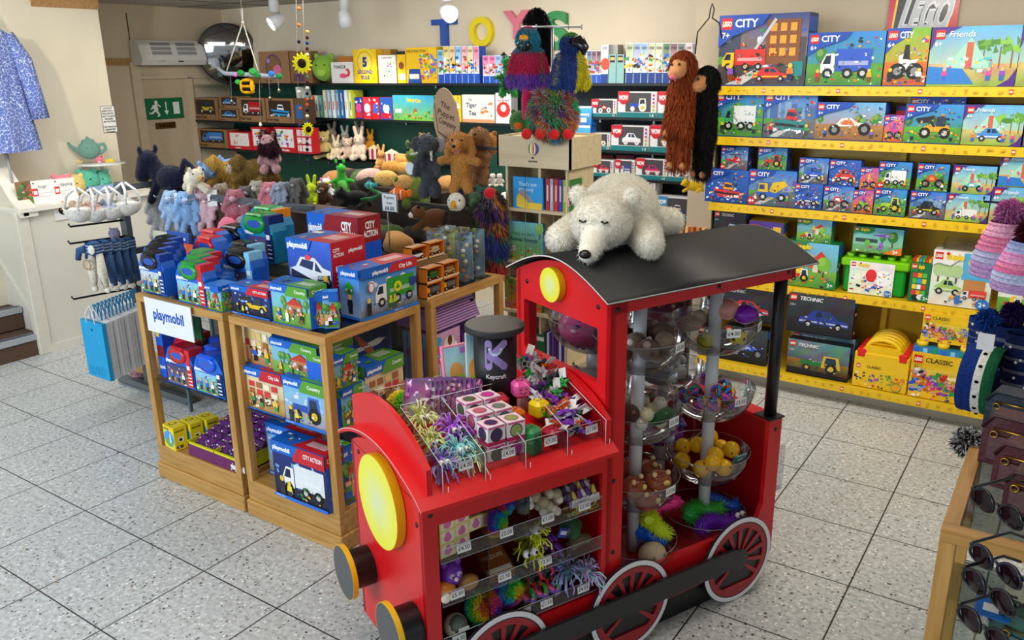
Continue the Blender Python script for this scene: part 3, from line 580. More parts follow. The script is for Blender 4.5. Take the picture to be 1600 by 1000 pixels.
# near side: sill opening reaches the roof, so build frame pieces instead
m=MB(RED)
sd(m,[(XC+.0,.13),(XR-.02,.13),(XR,.15),(XR,.775),(XR-.075,.775),(XR-.075,.40),(XR-.10,.345),(XR-.16,.32),(XC+.075,.32),(XC+.075,1.44),(XC,1.44)],Y0,Y0+.022)
m.build('near_cab_side',SATIN,train)
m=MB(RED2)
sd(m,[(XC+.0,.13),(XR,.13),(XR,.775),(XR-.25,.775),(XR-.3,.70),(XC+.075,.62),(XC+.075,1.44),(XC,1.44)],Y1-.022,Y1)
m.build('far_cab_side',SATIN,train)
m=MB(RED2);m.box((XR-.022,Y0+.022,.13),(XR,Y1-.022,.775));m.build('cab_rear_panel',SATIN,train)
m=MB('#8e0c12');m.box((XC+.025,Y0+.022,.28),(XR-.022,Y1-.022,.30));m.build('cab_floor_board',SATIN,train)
m=MB('#d11820');m.box((XR-.075,Y0,.775),(XR,Y1,.79));m.build('rear_cap_board',SATIN,train)
m=MB(BLK)
for yy in(Y0+.035,Y1-.035):
 m=MB(BLK);m.cyl((XR-.037,yy,.79),(XR-.037,yy,1.44),.026,n=18);m.box((XR-.085,yy-.045,.79),(XR+.002,yy+.045,.797));m.build('black_post',SATIN,train)
 # roof: shallow arch across the width
RX0,RX1=-.672,.395;ru=[(-.005+.655*i/22,1.447+.10*math.sin(PI*i/22))for i in range(23)]
m=MB('#26292c');R0=[[m.pv((x,y,z+dz))for y,z in ru]for x in(RX0,RX1)for dz in(0,-.006)]
for i in range(22):
 m.pf((R0[0][i+1],R0[0][i],R0[2][i],R0[2][i+1]),sm=True);m.pf((R0[1][i],R0[1][i+1],R0[3][i+1],R0[3][i]),sm=True)
 m.pf((R0[0][i],R0[0][i+1],R0[1][i+1],R0[1][i]));m.pf((R0[2][i+1],R0[2][i],R0[3][i],R0[3][i+1]))
m.pf((R0[0][0],R0[1][0],R0[3][0],R0[2][0]));m.pf((R0[0][-1],R0[2][-1],R0[3][-1],R0[1][-1]))
roof=m.build('curved_roof',mk('black_laminate',.5,spec=.35,col='#17191b',noise=.03),train)
m=MB('#d9d4d0');e=.0035
for i in range(22):
 for x,sx in((RX0,-1),(RX1,1)):
  (y0,z0),(y1,z1)=ru[i],ru[i+1];m.box((x-.0006 if sx<0 else x,y0,0),(x if sx<0 else x+.0006,y0+1e-5,0))if 0 else m.quad(((x+sx*.0008,y0,z0-.004),(x+sx*.0008,y1,z1-.004),(x+sx*.0008,y1,z1+.0008),(x+sx*.0008,y0,z0+.0008)))
m.box((RX0,-.0062,1.4435),(RX1,-.0054,1.448));m.build('roof_edge_trim',SATIN,roof)
m=MB(RED);m.box((XC,Y0,1.39),(XR+.0,Y0+.022,1.445));m.build('roof_rail',SATIN,train)
m=MB(RED);m.box((XC+.02,Y1-.022,1.39),(XR,Y1,1.445));m.build('roof_rail',SATIN,train)
m=MB(RED);fr(m,[(Y0,1.39),(Y1,1.39)]+[(Y0+(Y1-Y0)*(1-i/12),1.44+.085*math.sin(PI*i/12))for i in range(13)],XR-.025,XR);m.build('roof_end_arch',SATIN,train)
# running gear
m=MB('#141518');m.box((XF+.06,Y0+.03,0),(XR-.02,Y0+.05,.2));m.box((XF+.06,Y1-.05,0),(XR-.02,Y1-.03,.2));m.box((XR-.04,Y0+.05,0),(XR-.02,Y1-.05,.2));m.box((XF+.06,Y0+.05,0),(XF+.08,Y1-.05,.2));m.build('black_plinth',SATIN,train)
def wheel(x,z,r=.197):
 m=MB();m.M=TR(x,.012,z)@RX(PI/2);s=m
 def annulus(r0,r1,z0,z1,c,n=44):s.lathe(((r0,z0),(r0,z1),(r1,z1),(r1,z0)),n,c,sm=False,cap=False)
 annulus(r*.985,r,0,.010,'#23202a');annulus(r*.89,r*.985,0,.0125,'#eceaf0');annulus(r*.865,r*.89,0,.0122,'#1c1c22');annulus(r*.74,r*.865,0,.0118,'#a51622')
 s.lathe(((1e-4,.004),(r*.9,.004)),44,'#17191c',sm=False,cap=False)
 w_=m.build('wheel',SATIN,train)
 for k in range(14):
  a=2*PI*k/14+.2;q=MB('#a51622');q.M=m.M
  if math.sin(a)<-.86:continue
  q.M=m.M@RZ(a);q.prism(((r*.26,-.005),(r*.76,-.011),(r*.76,.011),(r*.26,.005)),.004,.011);q.build('spoke',SATIN,w_)
 q=MB('#a51622');q.M=m.M;q.prism([(r*.76*math.cos(t),r*.76*math.sin(t))for t in[math.radians(232+76*i/10)for i in range(11)]],.004,.0112);q.build('counterweight',SATIN,w_)
 q=MB('#1b1d20');q.M=m.M;q.lathe(((r*.27,.004),(r*.27,.016),(r*.08,.018),(r*.07,.022),(1e-4,.022)),28,sm=False);q.build('hub',SATIN,w_)
 return w_
for x in(.065,-.52,-1.10):wheel(x,.197)
m=MB('#1d1f22');sd(m,[(-1.16,.205),(-1.13,.182),(.02,.182),(.06,.205),(.06,.25),(.02,.272),(-1.13,.272),(-1.16,.25)],-.022,-.008);m.build('coupling_rod',SATIN,train)
# screw heads
def screw(M):m=MB('#1a1216');m.M=M;m.lathe(((.009,0),(.009,.0035),(1e-4,.004)),12);m.build('screw',SATIN,train)
for x,z in((XC+.03,1.405),(XC+.03,.87),(XC+.03,.75),(XR-.035,.74),(XF+.03,.845),(-.12,1.418),(XR-.04,1.418),(XC+.035,.45)):screw(TR(x,Y0+.001,z)@RX(PI/2))
for y,z in((Y1-.07,1.40),(Y0+.07,1.405)):screw(TR(XC+.001,y,z)@RY(-PI/2))
for y,z in((Y1-.07,.86),(Y0+.04,.80)):screw(TR(XF+.001,y,z)@RY(-PI/2))
# funnel
FX,FY=-.90,.36
m=MB('#131417');m.M=TR(FX,FY,0);m.lathe(((.078,.98),(.078,1.305)),40)
m.lathe(((.078,1.29),(.095,1.295),(.108,1.303),(.110,1.310),(.110,1.322),(.106,1.325),(1e-4,1.325)),44,'#222427',sm=False)
fun=m.build('funnel',mk('black_funnel',.5,noise=.03),train)
# ------------------------------------------------------------------ acrylic and goods on the train
def tl(x,y,z):return TM@Vector((x,y,z))
# shelves behind the near opening
for k,z in enumerate((.655,.49,.315)):
 m=MB();m.box((XF+.06,Y0-.0,z-.004),(XC-.022,Y0+.25,z));m.box((XF+.06,Y0-.004,z-.004),(XC-.022,Y0-.001,z+.052));o=m.build('acrylic_shelf',CLEAR,train);m=MB('#c8ccd2');m.tube([(XF+.06,Y0-.0025,z),(XC-.022,Y0-.0025,z),(XC-.022,Y0-.0025,z+.052),(XF+.06,Y0-.0025,z+.052)],.0011,4,closed=True);m.build('acrylic_edge',GLOSS,o)
for x in(-1.134,-.968,-.79):
 m=MB();m.box((x-.0015,Y0+.002,.318),(x+.0015,Y0+.245,.80));m.build('acrylic_divider',CLEAR,train)
 m=MB('#2a1016');m.box((x-.0018,Y0+.0005,.318),(x+.0018,Y0+.0018,.80));m.build('divider_edge',SATIN,train)
def price(text,M,w=.052,h=.03,label='white price ticket'):
 m=MB();boxmesh(w,h,.0012,'#f4f4f2',front=lambda c:c.text(text,.5,.28,.46,'#202226',.01,.84,True),mb=m)
 o=m.build('price_ticket',CARD,None,M,label=label,cat='price ticket');return o
def tprice(text,x,y,z,where):price(text,TM@TR(x,y,z)@RX(-.12),label='price ticket %s %s'%(text,where))
for t_,x,z,wh in(('£4.50',-1.255,.675,'on the upper shelf lip, first cell from the train front'),('£2.00',-1.09,.676,'on the upper shelf lip below the fluffy rainbow balls'),('£1.00',-.92,.676,'on the upper shelf lip below the clear bubble balls'),('£2.00',-.76,.676,'on the upper shelf lip by the cab'),('£5.00',-1.285,.507,'on the middle shelf lip, first cell from the train front'),('£2.50',-1.10,.507,'on the middle shelf lip below the brown card packs'),('£3.50',-.93,.507,'on the middle shelf lip below the yellow noodle monster'),('£4.50',-1.285,.33,'on the bottom shelf lip, first cell from the train front'),('£2.00',-1.02,.33,'on the bottom shelf lip below the lower rainbow plush'),('£1.50',-.925,.33,'on the bottom shelf lip below the rainbow loop balls'),('£4.00',-.76,.33,'on the bottom shelf lip by the cab')):
 tprice(t_,x,Y0-.0065,z,wh)
 # top tray walls
def aw(a,b,name='acrylic_wall',parent=None):
 m=MB();m.box(a,b);o=m.build(name,CLEAR,train);m=MB('#dfe3e8');y=(a[1]+b[1])/2;m.tube([(a[0],y,a[2]),(b[0],y,a[2]),(b[0],y,b[2]),(a[0],y,b[2])],.0011,4,closed=True);m.build('acrylic_edge',GLOSS,o);return o
zt=.925
aw((-1.31,.030,zt),(-.665,.033,zt+.085))
for x in(-1.31,-1.155,-1.0,-.83,-.665):
 m=MB();K=m.M;m.M=frame((0,0,0),(0,1,0),(0,0,1));m.prism(((.0,zt-.01),(.30,zt+.05),(.30,zt+.19),(.0,zt+.095)),x-.0015,x+.0015);m.M=K;o=m.build('acrylic_divider',CLEAR,train);m=MB('#dfe3e8');m.tube([(x,.0,zt-.03),(x,.0,zt+.095),(x,.15,zt+.145),(x,.30,zt+.19)],.0014,5);m.tube([(x+.018,0,zt-.03),(x+.018,-.001,zt+.02)],.0014,5);m.tube([(x,0,zt-.03),(x+.018,0,zt-.03)],.0014,5);m.build('acrylic_edge',GLOSS,o)
aw((-1.31,.30,.99),(-.665,.303,1.12));aw((-1.31,.62,.95),(-.665,.623,1.06))
for x in(-1.32,-1.0):aw((x-.0015,.303,.98),(x+.0015,.62,1.11))
for t_,x,wh in(('£4.00',-1.235,'on the tray front below the stringy squid toys'),('£4.00',-1.075,'on the tray front below the boxed squash balls'),('£3.00',-.905,'on the tray front below the smiling cubes'),('£1.00',-.73,'on the tray front below the tagged mini figures')):
 tprice(t_,x,.0275,zt+.045,wh)
rg=random.Random(5)
PALC=['#f25a9a','#8f4fd0','#37b34a','#f5c31e','#2f7de0','#f0612c','#2fc4c0','#e02f4f']
# --- poles and bowls in the cab
BW=[]
for(px,py,nm)in((-.365,.185,'near_front'),(.03,.185,'near_rear'),(-.365,.475,'far_front'),(.03,.475,'far_rear')):
 m=MB('#dfe6ea');m.cyl((px,py,.30),(px,py,1.38),.026,n=20);m.build('white_pole',GLOSS,train)
 for lv in range(4):
  z=1.235-.29*lv
  if py>.3 and lv==3:continue
  if py>.3:z+=.0
  R_=.178 if py<.3 else .185
  prof=[(.028,z-.155)]+[(R_*math.sin(a)if R_*math.sin(a)>.03 else .03,z-.155*math.cos(a)**.9 if a<PI/2 else z)for a in[PI/2*i/9 for i in range(1,10)]]
  m=MB();m.M=TR(px,py,0);m.lathe(prof,36,cap=False);b=m.build('acrylic_bowl',BOWL,train)
  m=MB('#8a9094');m.M=TR(px,py,z);m.tube([(R_*math.cos(2*PI*i/40),R_*math.sin(2*PI*i/40),0)for i in range(40)],.0013,5,closed=True);m.build('bowl_rim',GLOSS,b)
  a=-PI*.5
  m=MB('#e9edf0');m.M=TR(px,py,z)@RZ(.5);m.prism(((.03,-.002),(R_*.98,-.002),(R_*.98,0),(.03,0)),-.09,.0);m.build('bowl_divider',CLEAR,b)
  BW.append((px,py,z,R_))
def bowl(i,n):return[b for b in BW if(b[0]<-.2)==(i in(0,2))and(b[1]>.3)==(i>1)][n]
def bprice(text,i,n,ang,where):
 x,y,z,R_=bowl(i,n);a=math.radians(ang)
 price(text,TM@TR(x+(R_+.002)*math.cos(a),y+(R_+.002)*math.sin(a),z-.032)@RZ(a+PI/2)@TR(-.028,0,0),.056,.034,'price ticket %s %s'%(text,where))
bprice('£5.00',0,0,-75,'on the bowl below the roof beside the cab post');bprice('£5.50',0,1,-80,'on the bowl of glitter balls');bprice('£7.00',0,2,-80,'on the bowl of brown squeezy pigs');bprice('£4.00',1,0,-112,'on the bowl with the yellow football');bprice('£4.25',1,0,-62,'on the bowl rim by the purple ball');bprice('£3.50',1,1,-95,'on the bowl of coloured tangle balls');bprice('£3.75',1,1,-50,'on the rim by the black post')
# --- small goods
def place(name,mb,mat,M,label,cat,group=None):return mb.build(name,mat,None,M,label=label,cat=cat,group=group)
def heap(i,n,count,rr_,rad=.13,lo=-.12,hi=-.02):
 x,y,z,R_=bowl(i,n);P=[]
 for _ in range(400):
  if len(P)>=count:break
  a=rg.uniform(0,2*PI);q=rg.uniform(.055,rad);h=z+lo+(hi-lo)*rg.random();d=.15*math.sqrt(max(0,1-(q+rr_)**2/R_**2))if q+rr_<R_ else 0
  h=max(h,z-d+rr_)
  p=Vector((x+q*math.cos(a),y+q*math.sin(a),h))
  if all((p-o).length>rr_*1.5 for o in P):P.append(p)
 return P
def ballmesh(r,c,n=16):m=MB(c);m.ball((0,0,0),r,None,n,n//2+2);return m
def series(name,protos,mat,Ms,label,cat,group):
 """copies of a few meshes"""
 me=[p.mesh(name)for p in protos]
 for q in me:q.materials.append(mat)
 for k,M in enumerate(Ms):
  o=bpy.data.objects.new(name,me[k%len(me)]);COL.objects.link(o);o.matrix_world=M;tag(o,label,cat,group)
  # glitter balls (near front, second bowl)
gb=[]
for c in('#d9d8c4','#c9c2a0','#e2e0d2'):
 m=MB(c);m.ball((0,0,0),.027,None,14,9)
 for k in range(10):a=rg.uniform(0,6.28);e=rg.uniform(-1,1.2);m.ball((.026*math.cos(a)*math.cos(e),.026*math.sin(a)*math.cos(e),.026*math.sin(e)),.004,rg.choice(('#f8f4d8','#a89858','#ffffff')),5,4)
 gb.append(m)
series('glitter_ball',gb,GLOSS,[TM@Matrix.Translation(p)for p in heap(0,1,16,.027,.12,-.06,.01)],'pearly glitter ball heaped in the £5.50 bowl on the train','ball','glitter balls in the bowl')
def tangle(r=.033):
 m=MB()
 for k in range(6):
  ax=Euler((rg.uniform(0,3),rg.uniform(0,3),rg.uniform(0,3))).to_matrix().to_4x4()
  pts=[(r*.75*math.cos(2*PI*i/12),r*.75*math.sin(2*PI*i/12),0)for i in range(12)]
  K=m.M;m.M=K@ax@TR(0,0,r*.3*rg.uniform(-1,1))
  for q in range(3):m.tube([pts[(q*4+i)%12]for i in range(5)],r*.2,6,PALC[(k*3+q)%8]if rg.random()>.1 else '#333')
  m.M=K
 return m
series('tangle_ball',[tangle(),tangle(),tangle()],GLOSS,[TM@Matrix.Translation(p)for p in heap(1,1,12,.033,.12,-.08,.0)],'rainbow loop tangle ball lying in the £3.50 bowl','ball','tangle balls in the bowl')
series('tangle_ball',[tangle(.04),tangle(.04)],GLOSS,[TM@TR(-.95+.055*i,Y0+.05+.04*(j%2),.36+.05*j)for i in range(3)for j in range(2)],'rainbow loop tangle ball on the bottom shelf of the train side','ball','tangle balls on the side shelf')
# yellow ducks / balls bowl
yb=[]
for k in range(2):
 m=MB('#f2b90f');m.ball((0,0,0),.036,None,16,10);
 for a in range(5):m.ball((.033*math.cos(a*1.3)*.9,-.02+.0*a,.033*math.sin(a*1.3)*.7),.005,'#8a4a10',6,4)
 m.ball((.0,-.034,.004),(.012,.008,.006),'#e8731a',8,5)if k else None
 yb.append(m)
series('yellow_squeeze_ball',yb,GLOSS,[TM@Matrix.Translation(p)@RZ(rg.uniform(0,6))for p in heap(1,2,11,.036,.125,-.07,.015)],'yellow squeezy ball with a hole heaped in the third bowl by the black post','ball','yellow squeeze balls in the bowl')
m=MB('#1f6a62');boxmesh(.06,.045,.008,'#1f6a62',front=lambda c:(c.ell(.5,.5,.3,.3,'#2f8a80'),c.text('BEE',.5,.35,.3,'#d8e8d0',.01,.7,True)),mb=m)
place('green_card_pack',m,CARD,TM@TR(.02,.03,.645)@RX(.5),'green printed card pack lying on the yellow squeezy balls','toy pack')
# football, purple ball, pink ball in top rear bowl
m=MB('#f0d81c');m.ball((0,0,0),.034,None,20,12)
for a,e in((-1.6,0),(-1.0,.9),(-2.2,.9),(-1.0,-.9),(-2.3,-.8),(-.4,0),(-2.9,0)):
 d=Vector((math.cos(a)*math.cos(e),math.sin(a)*math.cos(e),math.sin(e)));K=m.M;m.M=Matrix.Translation(d*.0325)@to_dir(d);m.lathe(((.008,0),(.0075,.003),(1e-4,.0035)),5,'#1a1a14',sm=False);m.M=K
x,y,z,_=bowl(1,0)
place('toy_football',m,GLOSS,TM@TR(x+.03,y-.1,z-.065),'small yellow football with black patches in the £4.00 bowl','ball')
m=MB('#c8bd20');m.ball((0,0,0),.033,None,20,12,None);m.ball((0,0,0),(.0345,.0345,.01),'#1e1e18',20,8);place('striped_ball',m,GLOSS,TM@TR(x-.105,y-.055,z-.07)@RX(.5),'yellow and black banded ball left in the £4.00 bowl','ball')
m=MB('#8a24c0');m.ball((0,0,0),(.058,.045,.04));place('purple_squash_ball',m,GLOSS,TM@TR(x+.10,y-.07,z+.012),'shiny purple oval squash ball on the £4.00 bowl rim','ball')
m=MB('#e09a8c');m.ball((0,0,0),(.055,.045,.042));place('pink_squash_ball',m,GLOSS,TM@TR(x+.045,y-.02,z+.03),'salmon pink oval squash ball behind the purple one','ball')
m=MB('#c0a894');m.ball((0,0,0),(.06,.05,.03));m.ball((.05,0,.02),.03);place('beige_toy',m,PLUSH,TM@TR(x-.08,y+.06,z-.03),'beige soft lump toy at the back of the £4.00 bowl','toy')
# brown pigs bowl
pg=MB('#9c4f33');pg.ball((0,0,0),(.055,.05,.045),None,18,10)
for k in range(14):
 a=rg.uniform(-3,0);e=rg.uniform(-.3,1.2);pg.tube([(.05*math.cos(a+t*.3)*math.cos(e),.047*math.sin(a+t*.3)*math.cos(e),.043*math.sin(e+t*.1))for t in(0,1,2)],.003,5,'#7c3a24')
pg.ball((-.03,-.02,.042),.011,'#e8c890',8,6);pg.ball((.03,-.02,.042),.011,'#e8c890',8,6);pg.ball((.01,-.046,.012),(.016,.01,.011),'#e8d070',8,6)
series('brown_squeezy_pig',[pg],GLOSS,[TM@TR(bowl(0,2)[0]+a,bowl(0,2)[1]+b,bowl(0,2)[2]+c)@RZ(d)for a,b,c,d in((-.07,-.07,-.02,.4),(.045,-.09,-.015,-.2),(0,.09,-.03,2),(-.02,-.1,-.075,.2),(.09,.02,-.03,1))],'ridged brown squeezy pig ball in the £7.00 bowl','toy','brown squeezy pigs')
# green and dark toys, first and second bowls near front
m=MB('#2c5a36');m.tube([(-.06,0,0),(-.02,-.01,.015),(.03,0,.02),(.07,.01,.01)],(.015,.026,.026,.008),10);m.ball((.0,-.02,.03),.006,'#d8d060');place('green_lizard',m,PLUSH,TM@TR(bowl(0,1)[0]+.03,bowl(0,1)[1]-.11,bowl(0,1)[2]-.03),'dark green rubbery lizard lying in the £5.50 bowl','toy')
m=MB('#4a2c22');m.ball((0,0,0),(.05,.045,.04));m.ball((0,-.03,.015),.012,'#8a5a44');place('brown_toy',m,PLUSH,TM@TR(bowl(0,1)[0]-.09,bowl(0,1)[1]-.05,bowl(0,1)[2]+.0),'dark brown rubbery toy beside the green lizard','toy')
cl=MB('#6a4f42');cl.ball((0,0,0),(.05,.04,.04));cl.ball((.03,-.02,.03),.015,'#a8988c');cl2=MB('#7d6a5a');cl2.ball((0,0,0),(.04,.05,.035));cl2.ball((0,-.04,.01),.014,'#ddd2c2')
series('squishy_animal',[cl,cl2],PLUSH,[TM@Matrix.Translation(p)@RZ(rg.uniform(0,6))for p in heap(0,0,10,.045,.12,-.07,.0)],'brown squishy animal piled in the £5.00 bowl','toy','squishy animals in the bowl')
# bottom bowls: spiky caterpillars
def spiky(c1,c2,L=.2,r=.032,n=420,seed=2):
 m=MB(c1);q=random.Random(seed);P=[(-L/2+L*i/10,.02*math.sin(i*.5),.012*math.sin(i*.6))for i in range(11)];m.tube(P,[r*(.5 if i in(0,10)else .72)for i in range(11)],12,c1)
 for _ in range(n):
  t=q.random();p=Vector((-L/2+L*t,.02*math.sin(t*5),.012*math.sin(t*6)));a=q.uniform(0,2*PI);d=Vector((q.uniform(-.25,.25),math.cos(a),math.sin(a))).normalized()
  s_=d.cross(Vector((1,0,0))).normalized()*.0022;e_=Vector((.0022,0,0));b_=p+d*r*.6;T_=p+d*r*q.uniform(1.1,1.35);cc=lin(mixc(c1,c2,t))
  i=[m.pv(b_+s_),m.pv(b_-s_),m.pv(b_+e_),m.pv(T_)];m.pf((i[0],i[1],i[3]),cc);m.pf((i[1],i[2],i[3]),cc);m.pf((i[2],i[0],i[3]),cc)
 return m
x,y,z,_=bowl(1,3)
def seyes(m,p,r=.013):
 for dx in(-1,1):m.ball((p[0]+dx*r,p[1],p[2]),r,'#f6f6f4',12,8);m.ball((p[0]+dx*r,p[1]-r*.85,p[2]+r*.2),r*.4,'#111',8,6)
 return m
place('spiky_caterpillar',seyes(spiky('#7a2fd0','#b04fe0',.22,.045,700),(.09,-.04,.035)),GLOSS,TM@TR(x+.02,y-.07,z-.045),'purple spiky caterpillar toy with white eyes in the lowest rear bowl','toy')
place('spiky_caterpillar',spiky('#2fae4a','#7fdc3a',.2,.04,600,5),GLOSS,TM@TR(x-.02,y-.02,z+.005)@RZ(.1),'green spiky caterpillar toy above the purple one','toy')
place('spiky_caterpillar',spiky('#2a6ae0','#3a8cf0',.13,.034,400,6),GLOSS,TM@TR(x+.10,y-.01,z+.0)@RZ(-.3),'small blue spiky caterpillar toy beside the green one','toy')
x,y,z,_=bowl(0,3)
place('spiky_caterpillar',spiky('#d6f01e','#e8ff50',.17,.036,600,7),GLOSS,TM@TR(x+.07,y-.06,z+.055)@RY(.7)@RZ(.3),'neon yellow spiky caterpillar toy leaning out of the lowest front bowl','toy')
place('spiky_caterpillar',spiky('#f02f8c','#ff5cae',.14,.036,500,8),GLOSS,TM@TR(x+.14,y-.02,z+.10)@RY(-.7),'neon pink spiky caterpillar toy leaning out of the lowest front bowl','toy')
place('spiky_caterpillar',spiky('#1f6fe8','#2f9cf0',.12,.034,400,9),GLOSS,TM@TR(x+.055,y-.04,z+.0)@RY(.4),'blue spiky caterpillar toy under the neon yellow one','toy')
m=MB('#cbb99a');m.ball((0,0,0),(.06,.055,.055),None,20,12);m.ball((-.03,-.045,.02),.006,'#222');m.ball((.02,-.05,.02),.006,'#222');m.ball((0,-.055,.0),(.014,.008,.01),'#b89a78')
place('beige_squash_ball',m,MATTE,TM@TR(x+.03,y-.09,z-.055),'round beige squash ball with a face in the lowest front bowl','ball')
place('purple_candy_pack',MB('#4a2a9a').box((-.03,-.005,-.02),(.03,.005,.02)).box((-.02,-.006,-.008),(.02,.006,.008),'#f0e8c0'),CARD,TM@TR(x-.10,y-.11,z-.05)@RX(-.3),'small purple packet left in the lowest front bowl','packet')
# far bowls: pink bagged figures seen through the cab window, grey seals
m=MB('#c25a86');m.ball((0,0,0),(.15,.14,.085),None,20,10);
for k in range(60):a=rg.uniform(0,6.28);q=rg.uniform(0,.15);m.ball((q*math.cos(a),q*math.sin(a),.085*math.sqrt(max(0,1-(q/.155)**2))*rg.choice((1,-1))),rg.uniform(.006,.014),rg.choice(('#d87aa0','#8a4fa8','#e8b0c0','#a84070','#6a50b0')),6,5)
x,y,z,_=bowl(2,0);place('pink_figure_heap',m,GLOSS,TM@TR(x,y,z-.045),'heap of pink and purple bagged figures in the bowl behind the cab window','toy heap').__setitem__('kind','stuff')
m=MB('#b0607c');m.ball((0,0,0),(.12,.11,.05));x,y,z,_=bowl(3,0);
for k in range(40):a=rg.uniform(0,6.28);q=rg.uniform(0,.1);m.ball((q*math.cos(a),q*math.sin(a),.04),rg.uniform(.008,.02),rg.choice(('#8a3f28','#c88a50','#487a3a','#3a3a40','#b0a090')),6,5)
place('mixed_toy_heap',m,GLOSS,TM@TR(x,y,z-.04),'heap of mixed small toys in the far rear top bowl','toy heap').__setitem__('kind','stuff')
for n,cs,nm in((1,('#8b8f94','#a3a6a8','#70757a'),'grey'),(2,('#6a2f8a','#c03a5a','#30508a'),'purple and red')):
 for i in(2,3):
  x,y,z,_=bowl(i,n);m=MB(cs[0]);m.ball((0,0,0),(.11,.10,.05))
  for k in range(34):a=rg.uniform(0,6.28);q=rg.uniform(0,.1);m.ball((q*math.cos(a),q*math.sin(a),.045),rg.uniform(.01,.024),rg.choice(cs),7,5)
  place('toy_heap',m,MATTE,TM@TR(x,y,z-.04),'heap of %s small toys in the far %s bowl, %s'%(nm,'front' if i==2 else 'rear','second down' if n==1 else 'third down'),'toy heap').__setitem__('kind','stuff')
x,y,z,_=bowl(2,1)
def seal(c):return skin(proto('lying'),{'b':c,'m':'#c9cccf','e':c})
for k,(dx,dy,dz,rz,lb)in enumerate(((-.06,-.03,.02,.3,'grey plush seal pup upright in the bowl behind the cab window'),(-.0,-.09,.0,-.3,'grey plush seal lying below the seal pup'))):
 soft('plush_seal',lb,'soft toy','lying',{'b':'#8d9297','m':'#b9bdc0','e':'#7a7f84'},TM@TR(x+dx,y+dy,z+dz)@RZ(rz-PI/2+.5),.12)
 # --- top tray goods
def strings(c1,c2,r=.05,n=46,seed=3,thick=.0026,eye=True):
 m=MB(c1);q=random.Random(seed);m.ball((0,0,0),r*.45,c1,14,9)
 for k in range(n):
  a=q.uniform(0,2*PI);e=q.uniform(-.3,1.3);d=Vector((math.cos(a)*math.cos(e),math.sin(a)*math.cos(e),math.sin(e)));l_=r*q.uniform(.9,1.4);cu=q.uniform(.4,1.2)
  m.tube([d*r*.35,d*l_*.75+Vector((0,0,.004)),d*l_+Vector((0,0,-l_*.25*cu)),d*l_*1.12+Vector((q.uniform(-.01,.01),q.uniform(-.01,.01),-l_*.55*cu))],thick,5,mixc(c1,c2,q.random()))
 if eye:seyes(m,(0,-r*.55,r*.35),r*.17)
 return m
for k,(x,y,z,c1,c2,lb)in enumerate(((-1.25,.25,1.045,'#e6ef8a','#f4f8c0','pale yellow stringy squid toy at the back of the front tray cell'),(-1.18,.15,1.02,'#b75be0','#c98cf0','purple stringy squid toy in the front tray cell'),(-1.27,.14,1.0,'#dfe88a','#f0f4b0','lemon stringy squid toy left of the purple one'),(-1.20,.07,.985,'#8adfe4','#b0ecf0','turquoise stringy squid toy near the tray front'),(-1.28,.055,.965,'#9a6be0','#bfe0f4','lilac stringy squid toy with big eyes in the tray corner'),(-1.17,.055,.955,'#e8ef9a','#f4f4c8','pale lemon stringy squid toy behind the first price ticket'))):
 place('stringy_squid',strings(c1,c2,.062,60,10+k),GLOSS,TM@TR(x+.012,y+.045,z+.008),lb,'toy')
def ballbox(c,seed=1):
 def fr_(cv):cv.rect(0,0,1,.2,'#c4205c');cv.ell(.5,.52,.36,.36,'#2c2f38');cv.ell(.5,.52,.31,.31,c);cv.rect(.05,.88,.95,.97,'#e05a9c')
 def tp(cv):cv.ell(.5,.5,.4,.4,'#f2a0b4');cv.ell(.5,.5,.33,.33,'#3a3a44');cv.ell(.5,.5,.3,.3,c)
 return boxmesh(.068,.068,.068,'#f1e6ec',front=fr_,top=tp,side=fr_,left=fr_,seed=seed)
bb=[ballbox(c)for c in('#5b6a4a','#d03aa8','#46305e','#9aa860','#c86a7c','#6a8a78')]
sp=[(-1.14,.045,0),(-1.065,.045,0),(-1.14,.045,1),(-1.065,.045,1),(-1.14,.12,1),(-1.065,.12,1),(-1.14,.195,1),(-1.065,.195,1),(-1.14,.12,0),(-1.07,.12,0)]
lbs=['front row of the tray, lower, nearer the squids','front row of the tray, lower, nearer the cubes','front row of the tray, upper, nearer the squids','front row of the tray, upper, nearer the cubes']
bbm=[b.mesh('squash_ball_box')for b in bb]
for q in bbm:q.materials.append(CARD)
for k,(x,y,l_)in enumerate(sp):
 o=bpy.data.objects.new('squash_ball_box',bbm[k%6]);COL.objects.link(o);o.matrix_world=TM@TR(x+.028,y+.01,.935+.22*(y-.01)+l_*.069)@RZ(rg.uniform(-.1,.1))
 tag(o,'pink squash ball box, '+(lbs[k]if k<4 else 'behind the front row in the top tray'),'toy box','boxed squash balls in the tray')
def cube(c):
 m=MB(c);m.box((-.032,-.032,0),(.032,.032,.062),c,bev=.012)
 for sx in(-1,1):m.ball((sx*.011,-.0325,.038),.0035,'#30242a',6,5)
 m.tube([(-.013,-.0325,.026),(0,-.0325,.019),(.013,-.0325,.026)],.0014,5,'#30242a')
 K=m.M;m.M=TR(0,0,.0622);m.tube([(-.013,.002,0),(0,-.006,0),(.013,.002,0)],.0014,5,'#30242a')
 for sx in(-1,1):m.ball((sx*.011,.014,0),.003,'#30242a',6,5)
 m.M=K;return m
